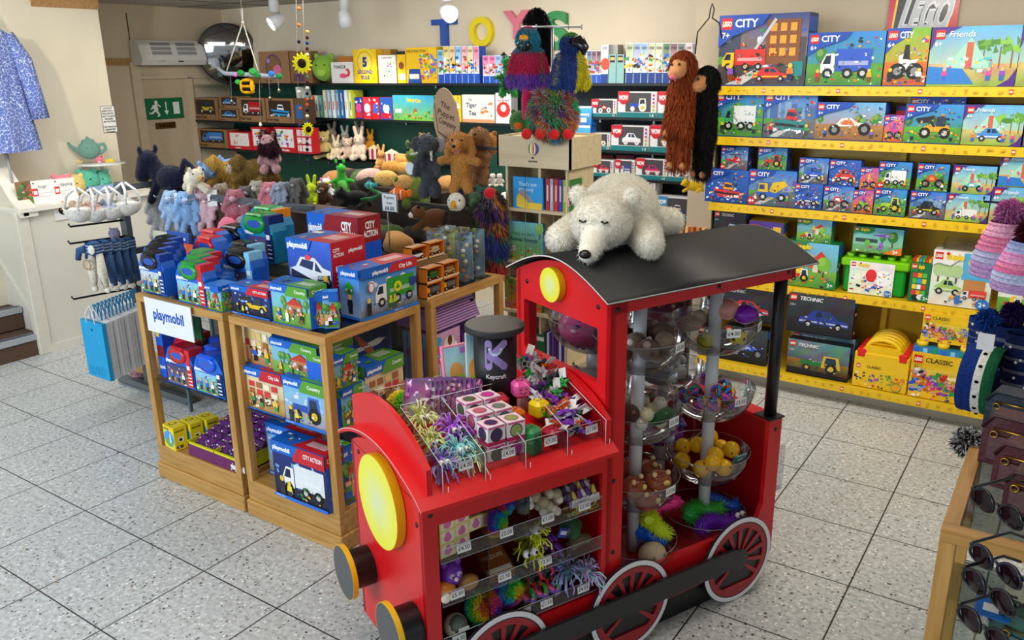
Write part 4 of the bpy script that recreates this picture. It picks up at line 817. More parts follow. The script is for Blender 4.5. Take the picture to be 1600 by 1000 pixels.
for x,y,z,c,lb in((-.985,.21,1.03,'#c0303c','red smiling cube at the back of the tray cell'),(-.97,.13,1.0,'#e8752a','orange smiling cube behind the green one'),(-.955,.05,.96,'#1f8a4a','green smiling cube at the tray front'),(-.955,.045,.925,'#17703c','dark green smiling cube under the green one'),(-.875,.24,1.05,'#ee5aa8','pink smiling cube at the back beside the yellow one'),(-.855,.15,1.0,'#f4d41c','yellow smiling cube in the middle of the tray'),(-.865,.05,.935,'#b8203c','crimson smiling cube at the tray front by the divider')):
 place('smiling_cube',cube(c),GLOSS,TM@TR(x+.02,y+.02,z+.015)@RZ(rg.uniform(-.3,.3)),lb,'toy')
def star(c):
 m=MB(c);m.prism([((.028 if i%2==0 else .011)*math.cos(PI*i/5),(.028 if i%2==0 else .011)*math.sin(PI*i/5))for i in range(10)],-.006,.006);
 m.ball((0,0,.007),.008,c,8,5);m.ball((-.004,.0,.013),.002,'#222',5,4);m.ball((.004,.0,.013),.002,'#222',5,4)
 m.box((.02,-.015,-.002),(.06,.012,-.0008),'#e8ebf0');return m
sm=[star(c)for c in('#8a3fc0','#e8641c','#2aa84a','#6a3aa8','#d8d8e4','#20343a')]
series('tagged_mini_figure',sm,GLOSS,[TM@TR(rg.uniform(-.82,-.68),y_,.935+.45*y_+rg.uniform(0,.05))@Euler((rg.uniform(-.9,.9),rg.uniform(-.9,.9),rg.uniform(0,6))).to_matrix().to_4x4()for y_ in[rg.uniform(.05,.42)for _ in range(64)]],'small stretchy figure with white tag in the last tray cell','toy','tagged mini figures in the tray')
# paint wand cards, notebooks, unicorn plush on the far side
def wand(c):c.grad(.04,.03,.96,.97,'#9fd8f0','#e8f4e0',5,3);c.ell(.5,.55,.13,.16,'#f0b060');c.ell(.55,.36,.16,.14,'#a8d83a');c.rect(.7,.85,.95,.96,'#b07ad0');c.bits(.1,.05,.9,.2,10,('#f2e060','#90c850'),.03)
place('magic_picture_card',boxmesh(.085,.27,.004,'#eef2f4',front=wand),CARD,TM@TR(-1.03,.34,1.0)@RX(-.3)@RY(.15)@SCL(1.12),'tall pale blue picture card with flowers standing in front of the funnel','card')
place('pink_card_pack',boxmesh(.10,.22,.02,'#e88aa8',front=wand),CARD,TM@TR(-1.07,.42,1.02)@RX(-.15),'pink edged card pack behind the tall picture card','card')
def nb(c):c.grad(0,0,1,1,'#5a2a6a','#c8a8c8',4,3,.3);c.bits(.05,.05,.95,.95,30,('#e8d8f0','#8a3a8a','#d07ab0','#f0c8e0'),.07)
for k in range(11):
 place('bagged_bead_set',boxmesh(.10,.15,.009,'#6a3a78',front=nb,left=nb,side=nb,seed=k),GLOSS,TM@TR(-1.24+.016*k,.44-.008*k,1.0)@RZ(-.9)@RX(-.2),'purple bead set bag in the row beside the picture card','packet','row of purple bead set bags')
def rainbow(P,nn,rng,col):
 h=(P[:,0]*3.1+P[:,2]*3.3+np.sin(P[:,1]*9))%1.0;pal=np.array([lin(c)for c in('#f2e43a','#5fe05a','#2fb8e0','#7a4fe0','#f04fa0','#f0803a')]);k=(h*6).astype(int)%6
 return pal[k]*(1+rng.uniform(-.2,.2,(len(P),1)))
def puff(name,lb,M,s=.055,seed=1,fl=.35,pal=None,n=5000):
 V,F_,K_=_proto.setdefault('puff',fuse([E_((0,0,0),(.8,.7,.75),'b')],.08));d=(V,F_,[lin('#d060b0')]*len(F_),[True]*len(F_));m=MB();m.M=SCL(s)
 rb=np.array([lin(c)for c in(pal or('#f2e43a','#5fe05a','#2fb8e0','#7a4fe0','#f04fa0','#f0803a'))])
 def cf(P,nn,rng,col):k=((np.arctan2(P[:,2]+.1,P[:,0])/6.283+P[:,1]*.5+seed*.37)*len(rb)).astype(int)%len(rb);return rb[k]*(1+rng.uniform(-.2,.2,(len(P),1)))
 m.add_mesh(d);fur(m,d,n,fl,.03,.1,seed,colf=cf,spread=.4,seg=2);return place(name,m,FUR,M,lb,'soft toy')
puff('rainbow_fluffy_ball','rainbow fluffy ball at the far corner of the top tray',TM@TR(-1.22,.50,1.03),.06,3,pal=('#8be04a','#f0e040','#50d8c8'));puff('rainbow_fluffy_ball','pastel rainbow fluffy toy along the far side of the top tray',TM@TR(-1.09,.40,1.03)@SCL(1.6,1,1),.05,4,pal=('#a8e8d0','#f0a8c8','#70c8e8'))
# --- side shelf goods
puff('rainbow_fluffy_ball','yellow and green fluffy ball on the upper side shelf',TM@TR(-1.075,Y0+.06,.70),.05,1);puff('rainbow_fluffy_ball','purple and blue fluffy ball on the upper side shelf',TM@TR(-1.02,Y0+.12,.735),.06,2)
puff('rainbow_fluffy_ball','big rainbow fluffy cushion on the bottom side shelf',TM@TR(-1.12,Y0+.07,.375)@SCL(1,1,1),.07,5);puff('rainbow_fluffy_ball','rainbow fluffy cushion with a card tag on the bottom side shelf',TM@TR(-1.02,Y0+.07,.40),.062,6)
def duckbox(cv):cv.rect(.04,.05,.96,.95,'#f4e8a0');cv.rect(.12,.14,.88,.86,'#f8f0d8');cv.ell(.5,.42,.3,.28,'#e87ab0');cv.ell(.5,.68,.18,.18,'#e87ab0')
for k in range(7):
 i,j=k%2,k//2
 if k==6:i=2;j=1
 place('pink_duck_box',boxmesh(.062,.052,.05,'#f0dc50',front=duckbox,top=duckbox,seed=k),CARD,TM@TR(-1.305+.06*i,Y0+.02+.012*i,.657+.049*j if j<3 else .657)@RZ(.12),'yellow open box with a pink toy inside stacked on the upper side shelf','toy box','pink toys in yellow boxes')
bub=[ballmesh(.02,'#d8cdb4',12),ballmesh(.016,'#efe8d8',12),ballmesh(.022,'#b8a888',12)]
series('clear_bubble_ball',bub,GLOSS,[TM@TR(rg.uniform(-.95,-.81),Y0+rg.uniform(.02,.16),.678+rg.random()*.075)for _ in range(26)],'cloudy bubble ball piled on the upper side shelf','ball','bubble balls on the side shelf')
cb=[]
for c in('#5a2a7a','#e8d860','#7a3a8c','#e8e4f0'):
 m=MB(c);m.tube([(0,0,-.04),(0,0,0),(0,0,.045)],(.004,.016,.005),8);m.box((-.018,-.003,-.055),(.018,.003,-.04),'#c8c060');m.box((-.012,-.0175,-.015),(.012,-.016,.015),'#f0eef4');cb.append(m)
series('wrapped_slime_tube',cb,GLOSS,[TM@TR(-.775+.022*(k%6),Y0+.03+.03*(k//6),.70+.012*(k//6))@RY(rg.uniform(-.5,-.1))for k in range(18)],'purple and yellow wrapped tube on the upper side shelf by the cab','packet','wrapped tubes on the side shelf')
m=MB('#7430b8');m.ball((0,0,.045),(.042,.04,.045),None,20,12);m.ball((-.025,0,.085),.014);m.ball((.025,0,.085),.014);m.ball((-.014,-.036,.06),.010,'#c8b0e8');m.ball((.014,-.036,.06),.010,'#c8b0e8');m.ball((-.014,-.045,.06),.004,'#222');m.ball((.014,-.045,.06),.004,'#222');m.ball((0,-.04,.045),.008,'#f0d8e8')
place('purple_squeeze_cat',m,GLOSS,TM@TR(-1.255,Y0+.05,.525),'glossy purple round cat toy on the middle side shelf','toy')
m=MB('#e88a2a');m.ball((0,0,.03),(.04,.035,.032),None,16,10);m.ball((-.01,-.03,.02),(.02,.01,.02),'#f4ead8');place('orange_squeeze_fox',m,GLOSS,TM@TR(-1.29,Y0+.03,.50),'orange and white round fox toy below the purple cat','toy')
m=MB('#c08a48');m.ball((0,0,.025),(.04,.03,.028),None,16,10);place('tan_squeeze_toy',m,GLOSS,TM@TR(-1.195,Y0+.04,.495),'tan lumpy toy right of the purple cat','toy')
def brown(cv):cv.grad(.05,.1,.95,.95,'#b06a2a','#7a4218',3,3);cv.ell(.5,.72,.12,.08,'#3a2010');cv.text('WILDLIFE',.5,.42,.1,'#e8d8b8',.01,.8,True);cv.rect(.05,.03,.95,.16,'#c8c0b0')
for k,(dx,dz,a)in enumerate(((0,.0,.25),(.004,.012,.3),(-.005,.024,.33))):
 place('brown_card_pack',boxmesh(.11,.15,.010,'#8a5020',front=brown),CARD,TM@TR(-1.125+dx,Y0+.02,.50+dz)@RX(-1.15+.0*a),'brown printed card pack stacked on the middle side shelf','packet','brown card packs')
place('noodle_monster',seyes(strings('#dfe81e','#f2f84a',.055,60,30,.003,False),(-.03,-.03,.05),.017),GLOSS,TM@TR(-.90,Y0+.07,.58),'yellow noodle monster with white eyes on the middle side shelf','toy');place('noodle_monster',seyes(strings('#e4ea28','#f0f43a',.045,50,31,.003,False),(-.02,-.03,.03),.016),GLOSS,TM@TR(-.93,Y0+.05,.53),'smaller yellow noodle monster in front of the other one','toy')
m=MB('#2a40a8');m.box((-.025,-.003,-.018),(.025,.003,.018));m.box((-.018,-.004,-.006),(.018,.0035,.008),'#d8e0f8');place('blue_candy_pack',m,GLOSS,TM@TR(-.80,Y0+.03,.585)@RY(.4),'small blue printed packet beside the yellow noodle monster','packet')
place('purple_noodle_toy',strings('#8a3fc8','#6a2fa8',.05,40,33,.003,False),GLOSS,TM@TR(-.85,Y0+.08,.53),'purple noodle toy behind the £3.50 ticket','toy')
m=MB('#2a5a34');m.ball((0,0,.02),(.04,.05,.02));m.prism([(.05*math.cos(t),.03*math.sin(t))for t in[i*PI/6 for i in range(12)]],.02,.026);place('green_leaf_toy',m,MATTE,TM@TR(-.76,Y0+.06,.575)@RX(.8),'dark green leaf-shaped insect toy on the middle side shelf','toy')
m=MB('#6a5a40');m.tube([(-.04,0,0),(0,0,.02),(.05,0,.01)],(.02,.026,.018),10);place('stone_toy',m,MATTE,TM@TR(-.73,Y0+.04,.51),'grey brown knobbly toy on the middle side shelf by the cab','toy')
place('stringy_jellyfish',strings('#8adce0','#b08ae8',.06,70,40,.003,False),GLOSS,TM@TR(-.77,Y0+.06,.385),'pastel blue and lilac stringy jellyfish on the bottom side shelf','toy');place('stringy_jellyfish',strings('#a8e8e4','#d080d8',.055,70,41,.003,False),GLOSS,TM@TR(-.69,Y0+.04,.375),'pastel stringy jellyfish hanging over the bottom shelf lip','toy')
m=MB('#c8c4b0');m.ball((0,0,0),.042,None,20,12);m.ball((0,-.012,.01),(.035,.033,.034),'#5a6a60');m.box((-.01,-.046,.0),(.03,-.043,.014),'#f0f0ec');place('snow_globe_ball',m,GLOSS,TM@TR(-1.245,Y0+.05,.36),'clear ball with a paper band on the bottom side shelf','ball')
# side pocket on the train's rear
m=MB();
for a,b in(((XR+.004,.08,.40),(XR+.10,.083,.62)),((XR+.004,.36,.40),(XR+.10,.363,.62)),((XR+.10,.08,.40),(XR+.103,.363,.60)),((XR+.004,.08,.40),(XR+.103,.363,.403))):m.box(a,b)
m.build('acrylic_pocket',CLEAR,train)
m=MB('#b8205c');m.box((0,0,0),(.02,.12,.15));
for k in range(70):m.ball((.01+rg.uniform(-.02,.02),rg.uniform(0,.13),rg.uniform(0,.15)),.011,rg.choice(PALC),6,5)
place('pompom_ball_pack',m,MATTE,TM@TR(XR+.04,.11,.41),'pink pack of coloured pompoms in the clear pocket behind the train','packet')
# --- polar bear asleep on the roof
def bear():
 P=[E_((0,.06,.15),(.19,.28,.16),'b'),E_((0,.10,.17),(.18,.2,.155),'b'),E_((0,-.25,.155),(.135,.135,.118),'b'),C2((0,-.33,.105),(0,-.455,.05),.068,.046,'b'),E_((-.125,-.2,.262),(.044,.03,.044),'b'),E_((.125,-.2,.262),(.044,.03,.044),'b'),C2((-.16,-.08,.08),(-.22,-.22,.055),.08,.06,'b'),C2((.16,-.06,.08),(.20,-.22,.06),.085,.07,'b'),C2((.12,.24,.07),(.22,.36,.06),.09,.075,'b'),C2((-.12,.24,.07),(-.2,.34,.06),.09,.07,'b')]
 d=skin(fuse(P,.011),{'b':'#e9e6da'},.02);t=thing('polar_bear_plush','large white polar bear plush lying asleep on the black train roof','soft toy',frame((0,0,0),(1,0,0),(0,1,0)))
 m=MB();m.add_mesh(d)
 def kp(a,N,C_):dd=np.linalg.norm((a-np.array([0,-.42,.08]))/np.array([.075,.11,.08]),axis=1);return np.where(dd<1.2,.12,1.)
 fur(m,d,60000,.022,.0010,.25,4,.07,spread=.5,keep=kp);m.build('body',FUR,t)
 n=MB('#17120f');n.ball((0,-.502,.055),(.028,.02,.02),None,16,10);n.build('nose',GLOSS,t)
 for sx in(-1,1):e=MB('#2a2220');e.tube([(sx*.05-.016,-.376,.176),(sx*.05,-.382,.170),(sx*.05+.016,-.372,.176)],.005,6);e.build('eye',GLOSS,t)
 g=MB('#1b2048');g.M=TR(.17,-.17,.235)@RZ(.6)@RY(.35);g.box((-.016,-.002,-.03),(.016,.002,.03));g.box((.004,.002,-.028),(.03,.004,.03),'#e89050');g.build('swing_tag',CARD,t);return t
pb=bear()
fw_=(TA*-1+TBv*.75).normalized()
pb.matrix_world=frame(tl(-.30,.43,1.532),Vector((0,0,1)).cross(fw_)*-1,-fw_,(0,0,1))@SCL(.82)
# ------------------------------------------------------------------ yellow shelving bay with building-brick boxes
RD='#e01a1f'
def lego(c,x,y,s):
 k=c.h/c.w;c.rect(x,y,x+s*k,y+s,RD);c.text('LEGO',x+s*k*.5,y+s*.28,s*.42,'#f4d51c',.06,s*k*.86,True,skew=.15);c.text('LEGO',x+s*k*.5,y+s*.29,s*.40,'#ffffff',.03,s*k*.80,True,skew=.15)
BR=['#d8232a','#f2b51c','#2a62c8','#37a048','#ffffff','#f07d23','#222222','#8a5ac0']
def art_city(knd,c1,c2='#f4f4f4',bg='road',age='6+',word='CITY',body=None):
 def f(c):
  kind=knd
  SK={'road':('#2f7fd8','#9fb4c4'),'grass':('#3a90e0','#4f9a34'),'sand':('#6ab0e0','#c08a4a'),'sea':('#2e66c0','#1d4aa0'),'dusk':('#3a4c88','#c8a890'),'green':('#7fbf3a','#e0862a'),'pink':('#c85aa8','#e8752a'),'beach':('#6cc0ec','#d8c080')}[bg]
  c.grad(.0,.0,1,1,SK[0],SK[1],6,8,.05)
  GR={'road':'#70757c','grass':'#5aa83a','sand':'#b07c40','sea':'#1c56b8','dusk':'#55504e','green':'#d8742a','pink':'#e07028','beach':'#d8bc70'}[bg]
  if bg in('road','dusk'):c.skyline(.42,.4,('#5f8cc0','#86a8cc','#4a70a8')if bg=='road' else('#5a4a48','#7a6a70','#40465c'))
  if bg in('grass','sand','beach'):[c.tree(c.r.uniform(.05,.95),.36,c.r.uniform(.2,.4),c.r.choice(('#3f8a35','#5aa03a','#2f7040')))for _ in range(5)]
  c.grad(0,0,1,.42,GR,mixc(GR,'#000000',.35),3,6,.12)
  if bg=='road' or bg=='dusk':c.poly(((.1,.02),(.3,.02),(.75,.4),(.68,.4)),'#c8ccd0');c.poly(((.0,.3),(0,.42),(.4,.42)),'#5aa040')
  if bg=='sea':c.bits(.05,.05,.95,.6,30,('#ffffff','#9cc4f0','#4a88d8'),.04)
  c.bits(.45,.45,.97,.9,22,BR,.03);c.bits(.02,.04,.98,.34,40,BR+[mixc(GR,'#000',.4),mixc(GR,'#fff',.3)],.024)
  if age=='7+':
   c.rect(.55,.3,.92,.92,'#8a5228');[c.rect(.59+.11*i,.42+.17*j,.66+.11*i,.53+.17*j,'#f0a838')for i in range(3)for j in range(3)];c.rect(.84,.14,.97,.34,'#1f8a8a');c.poly(((.3,.3),(.34,.3),(.66,.92),(.63,.94)),'#c8ccd4');c.vehicle('truck',.3,.22,.5,.3,c1,c2);c.vehicle('car',.62,.06,.4,.22,'#d82a20','#e8c020');kind=None
  if kind:c.vehicle(kind,.52,.14,.66,.55,c1,c2)
  c.bits(.25,.18,.8,.6,26,(c1,mixc(c1,'#000',.4),c2,'#222','#888'),.022)
  for q in(.16,.84):c.fig(q,.08,.24,c.r.choice(BR),c.r.choice(('#224','#444','#842')))
  c.poly(((0,1),(0,.55),(.16,.70),(.5,.86),(.58,1)),'#1f4fb4' if word=='CITY' else '#5a2c8c')
  lego(c,.03,.80,.16);c.text(word,.05+.18*c.h/c.w,.83,.11,'#ffffff',.025,.32)
  c.text(age,.04,.68,.08,'#ffffff',.02)
  if age=='4+':c.ell(.10*c.h/c.w+.01,.12,.12,.12,'#c8102a');c.text('4+',.10*c.h/c.w+.01,.07,.11,'#ffffff',.03,None,True)
  c.rect(.0,.0,1,.018,'#1a3f90')
 return f
def art_friends(kind='car',c1='#5ab0e0',age='6+'):
 def f(c):
  c.grad(0,0,1,1,'#62b4ea','#c8dc8a',5,8);c.grad(0,0,1,.38,'#d8b878','#8ab04a',3,6,.15)
  for q in(.62,.8,.93):c.rect(q-.008,.3,q+.008,.66,'#8a6238');c.bits(q-.07,.58,q+.07,.78,9,('#6aa83a','#8ac84a','#4f8a30'),.06)
  c.poly(((.18,.3),(.46,.82),(.72,.3)),'#a8dcc8');c.rect(.42,.3,.5,.74,'#c86a4a');c.bits(.2,.25,.75,.5,30,('#f08ab0','#e84a7a','#f4d040','#ffffff','#8a5a3a','#5ac0c8'),.03)
  if kind:c.vehicle(kind,.5,.1,.5,.36,c1,'#f4f4f4')
  else:c.poly(((0,.04),(.55,.04),(.4,.3),(0,.34)),'#2f7fd0')
  for q in(.2,.7,.85):c.fig(q,.1,.22,c.r.choice(('#e84a9a','#8a4ac8','#f07a3a')),'#3a6ac0','#e8b890')
  c.poly(((0,1),(0,.6),(.06,.8),(.2,.9),(.34,1)),'#4f2a8a');c.poly(((1,0),(.8,0),(.93,.12),(1,.3)),'#4f2a8a')
  lego(c,.05,.80,.15);c.text('Friends',.08+.17*c.h/c.w,.83,.10,'#f4f4ff',.01,.3,skew=.2);c.text(age,.05,.68,.08,'#ffffff',.02)
 return f
def art_duplo(scene='farm',age='2+',white=False):
 def f(c):
  c.grad(0,0,1,1,'#f4f4f0' if white else '#7cc4ee','#e8ecd8' if white else '#6aa83a',4,5)
  if scene=='numbers':
   c.rect(0,0,1,1,'#1d7a44');k=1
   for j in range(4):
    for i in range(3):c.rect(.15+.24*i,.62-.15*j,.36+.24*i,.74-.15*j,('#e83a2a','#f4a020','#5ac040','#38a0e0','#f4d030','#f4f4f4')[(i+j*2)%6])
   c.ell(.4,.1,.1,.08,'#222');c.ell(.7,.12,.12,.08,'#e8e8e8')
  elif scene=='car':
   c.rect(.5,.5,.98,.98,'#58b8e8');c.ell(.66,.82,.08,.08,'#f4d840');c.ell(.8,.86,.1,.05,'#fff');[c.tree(q,.42,.34,'#b8d8a0')for q in(.12,.28,.42)];c.vehicle('car',.3,.2,.46,.3,'#a8d070','#e8f0d0');c.rect(.55,.28,.9,.52,'#c88a50');c.vehicle('truck',.74,.16,.4,.18,'#e84a3a','#f4f4f4');c.bits(.3,.04,.95,.2,16,BR,.03);c.fig(.48,.06,.22,'#3a7ad0','#3a7ad0','#e8b890')
  elif scene=='dino':
   c.grad(0,.3,1,1,'#6ac0d8','#8ac8a0',3,4);c.rect(.05,.4,.5,.55,'#3a4a50');c.tree(.8,.25,.65,'#2f7a3a');c.tree(.6,.35,.4,'#2a8a4a');c.vehicle('heli',.6,.55,.4,.3,'#8a4ac0','#fff');c.ell(.3,.4,.1,.12,'#6ac040');c.ell(.58,.3,.08,.16,'#9a6ad0');c.bits(.05,.04,.8,.3,18,BR,.035);c.poly(((1,0),(.65,0),(.72,.12),(.85,.2),(1,.3)),'#f07a1c');c.text('2+',.82,.05,.13,'#fff',.03)
  elif scene=='bricks':
   c.bits(.05,.05,.95,.6,40,BR,.05);c.ell(.78,.55,.25,.25,'#ffffff');c.bits(.65,.4,.9,.7,8,BR,.03);c.ell(.5,.6,.16,.2,'#e8303a')
  else:
   c.grad(0,0,1,.4,'#7ab848','#5a9a38',3,4,.1);c.vehicle('house',.68,.35,.36,.48,'#e8e0c0','#d83a2a');c.tree(.75,.22,.5,'#7ac040');c.ell(.3,.35,.09,.1,'#f4d030');c.vehicle('tractor',.3,.12,.4,.28,'#d83a2a','#f4f4f4');c.bits(.1,.04,.9,.28,16,BR,.03);c.fig(.5,.45,.3,'#f0d020','#e06a1a')
  c.poly(((0,1),(0,.72),(.1,.78),(.3,.74),(.42,.85),(.42,1)),'#1d8a48' if not white else '#f4f4f0');lego(c,.03,.84,.13);c.text('duplo',.06+.15*c.h/c.w,.86,.1,'#f4d020',.06,.3);c.ell(.24,.955,.03,.03,'#e03020')
  if scene!='dino':c.ell(.9,.1,.11,.1,'#2a7ac8' if white else '#1d8a48');c.text(age,.9,.06,.08,'#fff',.02,None,True)
 return f
def art_technic(kind,c1,bg='dark',word='TECHNIC'):
 def f(c):
  c.grad(0,0,1,1,'#3c4048' if bg=='dark' else '#6a8898','#08090d' if bg=='dark' else '#4a3c20',6,7,.25)
  if bg!='dark':c.grad(0,.0,1,.45,'#8a6a28','#2a2418',3,6,.3)
  c.poly(((0,.2),(1,.1),(1,0),(0,0)),'#15161a');c.vehicle(kind,.56,.14,.76,.5,c1,'#e0b83a' if kind=='tractor' else '#b8c8e8');c.bits(.25,.18,.9,.5,34,(c1,'#111','#c8ccd4','#555a66'),.022)
  lego(c,.03,.80,.16);c.text(word,.06+.18*c.h/c.w,.83,.09,'#f0f0f4',.03,.4,skew=.2);c.text('10+',.04,.66,.07,'#ddd');c.rect(0,0,1,.02,'#0a0a0c')
 return f
def art_classic(tall=False):
 def f(c):
  c.rect(0,0,1,1,'#f4c81c');c.grad(.02,.15,.98,.66,'#f2d248','#e8b828',3,5,.05)
  cs=['#2a5ac8','#2a5ac8','#f07a1c','#e83a6a','#8a4ac0','#37a048','#d82a2a','#f4e04a']
  n=8
  for j in range(3):
   for i in range(n):c.bits(.02+.96*i/n,.14+.15*j,.02+.96*(i+1)/n,.3+.15*j,8,(cs[(i+j)%8],mixc(cs[(i+j)%8],'#000',.3),mixc(cs[(i+j)%8],'#fff',.3)),.04)
  c.bits(.05,.5,.25,.66,10,('#eee','#222','#aaa'),.04)
  for q in(.15,.4,.62,.85):c.bits(q-.05,.02,q+.05,.12,4,BR,.03)
  lego(c,.04,.78,.17);c.text('CLASSIC',.07+.19*c.h/c.w,.82,.10,'#1a1a1a',.02,.42);c.text('4+',.05,.66,.07,'#333')
 return f
YF=5.62;YS=5.58
LZ=[2.066,1.735,1.281,.752,.15]
shelf=thing('yellow_shelving_bay','bright yellow metal shelving bay holding building brick boxes on the right','shelving',TR(0,0,0))
XL,XRR=-2.135,.62
YM=mk('yellow_painted_metal',.38,noise=.03,nscale=6)
m=MB('#c9a012');m.box((XL,5.93,.1),(XRR,5.955,2.02));m.build('back_panel',YM,shelf)
for x in(XL,-.98,.2):
 m=MB('#e8c018');m.box((x,5.89,.05),(x+.035,5.93,2.04));m.build('upright',YM,shelf)
m=MB('#b9b3a2');m.box((XL,5.62,0),(XRR,5.64,.11));m.build('plinth',SATIN,shelf)
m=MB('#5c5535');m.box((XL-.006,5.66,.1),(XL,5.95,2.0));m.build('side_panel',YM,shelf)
for k,z in enumerate(LZ):
 yf=YS if k<4 else 5.5
 m=MB('#d8b216');m.box((XL,yf+.004,z-.022),(XRR,5.93,z-.004));s_=m.build('shelf',YM,shelf)
 m=MB('#f2c718');m.box((XL,yf,z-.056),(XRR,yf+.004,z))
 c=CV(m,frame((XL,yf,z-.056),(1,0,0),(0,0,1)),XRR-XL,.056,k)
 for i in range(46):
  x=.01+i*.0213
  if i%8==(5+k)%8:c.rect(x,.3,x+.0075,.75,'#d83020');c.rect(x+.001,.42,x+.0065,.62,'#f4f0e0')
  else:c.bits(x,.3,x+.008,.7,2,('#d8a010','#dca818','#c8980c'),.14)
 m.build('price_strip',YM,s_)
_bk=random.Random(9)
def wbox(name,u0,u1,vt,zb,y,d,art,label,cat='toy box',body='#1b3f92',vb=None,side=None,top=None,group=None,mat=None,hh=None):
 """box standing on a shelf at height zb with its face in the plane y"""
 vm=500-0;z=zb
 # find v of the base at this plane
 def xa(u):
  lo,hi=-200,1200
  for _ in range(30):
   v=(lo+hi)/2
   if on(u,v,y=y).z>zb:lo=v
   else:hi=v
  return on(u,v,y=y)
 a,b=xa(u0),xa(u1);h=hh or on((u0+u1)/2,vt,y=y).z-zb
 m=boxmesh(b.x-a.x,h,d,body,front=art,side=side or(lambda c:(c.rect(.05,.75,.95,.95,'#2a6ad0'),c.bits(.1,.1,.9,.6,8,BR,.05)))if side is not False else None,top=top,seed=_bk.randrange(9999),left=side if side else None)
 o=m.build(name,mat or CARD,None,TR(a.x,y,zb),label=label,cat=cat,group=group);return o,a.x,b.x,h
BB='brick_set_box'
R1=[(1120,1256,22,art_city('truck','#d8302a','#f0c020','dusk','7+'),'large blue box picturing a brown fire station and red engine, top shelf left end','#22407c'),(1258,1376,50,art_city('truck','#2f5ac8','#f4f4f4','grass','6+'),'wide box picturing a blue police truck and trailer on grass, top shelf','#1b4a9c'),(1378,1444,44,art_city('bike','#e8e8e8','#222','green','6+'),'green and orange stunt box beside the police truck box, top shelf','#3a8a3a'),(1446,1584,41,art_friends(None,'#5ab0e0'),'purple edged box picturing a beach hut under palm trees, top shelf','#5a2c8c'),(1585,1690,32,art_friends('car','#3a8a5a'),'purple box at the right end of the top shelf, cut by the frame','#4a2c7c')]
R2=[(1117,1190,143,art_city('truck','#e8f0f0','#3aa05a','grass','5+'),'box picturing a white camper van, second shelf left end','#2a5a9c'),(1191,1272,143,art_city('boat','#2a8a8a','#d8302a','road','6+'),'box picturing a red fire car above a teal police chase, second shelf','#22407c'),(1272,1378,160,art_city('buggy','#e8e4dc','#e0702a','sand','6+'),'wide box picturing a white and orange off-road buggy on sand, second shelf','#2a4a8c'),(1379,1409,180,art_city('bike','#e83a9a','#8a4ac0','pink','5+'),'small pink stunt box between the buggy and digger boxes, second shelf','#c04a9a'),(1410,1499,163,art_city('digger','#f0a81c','#333','grass','5+'),'box picturing a yellow and black digger, second shelf','#2a5a9c'),(1500,1594,164,art_friends('car','#4a90d8','4+'),'purple box picturing a blue and white ice cream car, second shelf','#4f2a8a'),(1597,1690,164,art_city('car','#d83a3a','#fff','road'),'box at the right end of the second shelf, cut by the frame','#22407c')]
for row,zb in((R1,LZ[0]),(R2,LZ[1])):
 for u0,u1,vt,art,lb,body in row:wbox(BB,u0,u1,vt,zb+.001,YF,.11 if u1-u0<60 else .2,art,lb,'toy box',body)
def low_city(c):c.rect(0,0,1,1,'#1f4fb4');lego(c,.03,.35,.5);c.text('CITY',.13,.45,.3,'#fff',.02);c.bits(.4,.2,.95,.8,20,BR,.12)
o,xa_,xb_,h_=wbox(BB,1395,1412,165,LZ[1]+.001,5.80,.1,low_city,'dark box pushed to the back between the buggy and digger boxes','toy box','#3a2a3a')
o,xa_,xb_,h_=wbox(BB,1421,1508,145,LZ[1]+.001+.20,YF+.06,.12,low_city,'flat blue box lying on top of the digger box','toy box','#1f4fb4',hh=.07)
R3=[(1101,1167,265,art_city('boat','#d8303a','#e8a020','sea','6+'),'rescue boat picture, blue sea, box standing at the left end of the third shelf',(1126,1167,229,art_city('heli','#d83030','#fff','road','4+'),'small helicopter picture box on top of the rescue boat box')),(1168,1241,266,art_city('mixer','#f0c420','#2f6ad0','road','4+'),'yellow and blue cement mixer picture box, third shelf',(1184,1228,231,art_city('tractor','#d83a2a','#d83a2a','grass','5+'),'red tractor and giraffe picture box on top of the cement mixer box')),(1240,1283,287,art_city('car','#2f5ad0','#fff','sea','5+'),'dark blue police car box, lower of its stack, third shelf',(1247,1292,247,art_city('car','#2f66e0','#fff','road','5+'),'blue sports car box, upper of its stack, third shelf')),(1285,1331,291,art_city('buggy','#d8303a','#fff','road','5+'),'red rally car and white bike box, lower of its stack',(1294,1342,250,art_city('car','#e0402a','#fff','sea','5+'),'red vintage car box, upper of its stack')),(1331,1362,297,art_city('bike','#8ac83a','#8a3ac0','pink','5+'),'purple stunt bike box, lower of the narrow stack',(1342,1370,262,art_city('bike','#e8509a','#e8d040','pink','5+'),'pink stunt bike box, upper of the narrow stack')),(1364,1413,295,art_city('tractor','#a8d040','#d8e040','grass','5+'),'green tractor picture box, lower of its stack',(1371,1421,253,art_city('truck','#f4f4f4','#e8e8e8','grass','4+'),'white vet van picture box, upper of its stack')),(1419,1474,299,art_city('car','#2a2a28','#e0e030','road','5+'),'black and lime sports car box, lower of its stack',(1430,1479,256,art_city('buggy','#d8402a','#e0a030','grass','5+'),'red jungle off-roader box, upper of its stack')),(1475,1541,303,art_friends('truck','#e8ecec','4+'),'pastel ice cream stand box, lower of its stack',(1485,1552,259,art_friends('buggy','#3ac0d0'),'green and blue dog park box, upper of its stack')),(1543,1620,293,art_friends('car','#3a8a5a'),'dark green dinosaur box behind the woollen hats, lower one',(1558,1640,243,art_friends(None),'green park scene box behind the woollen hats, upper one'))]
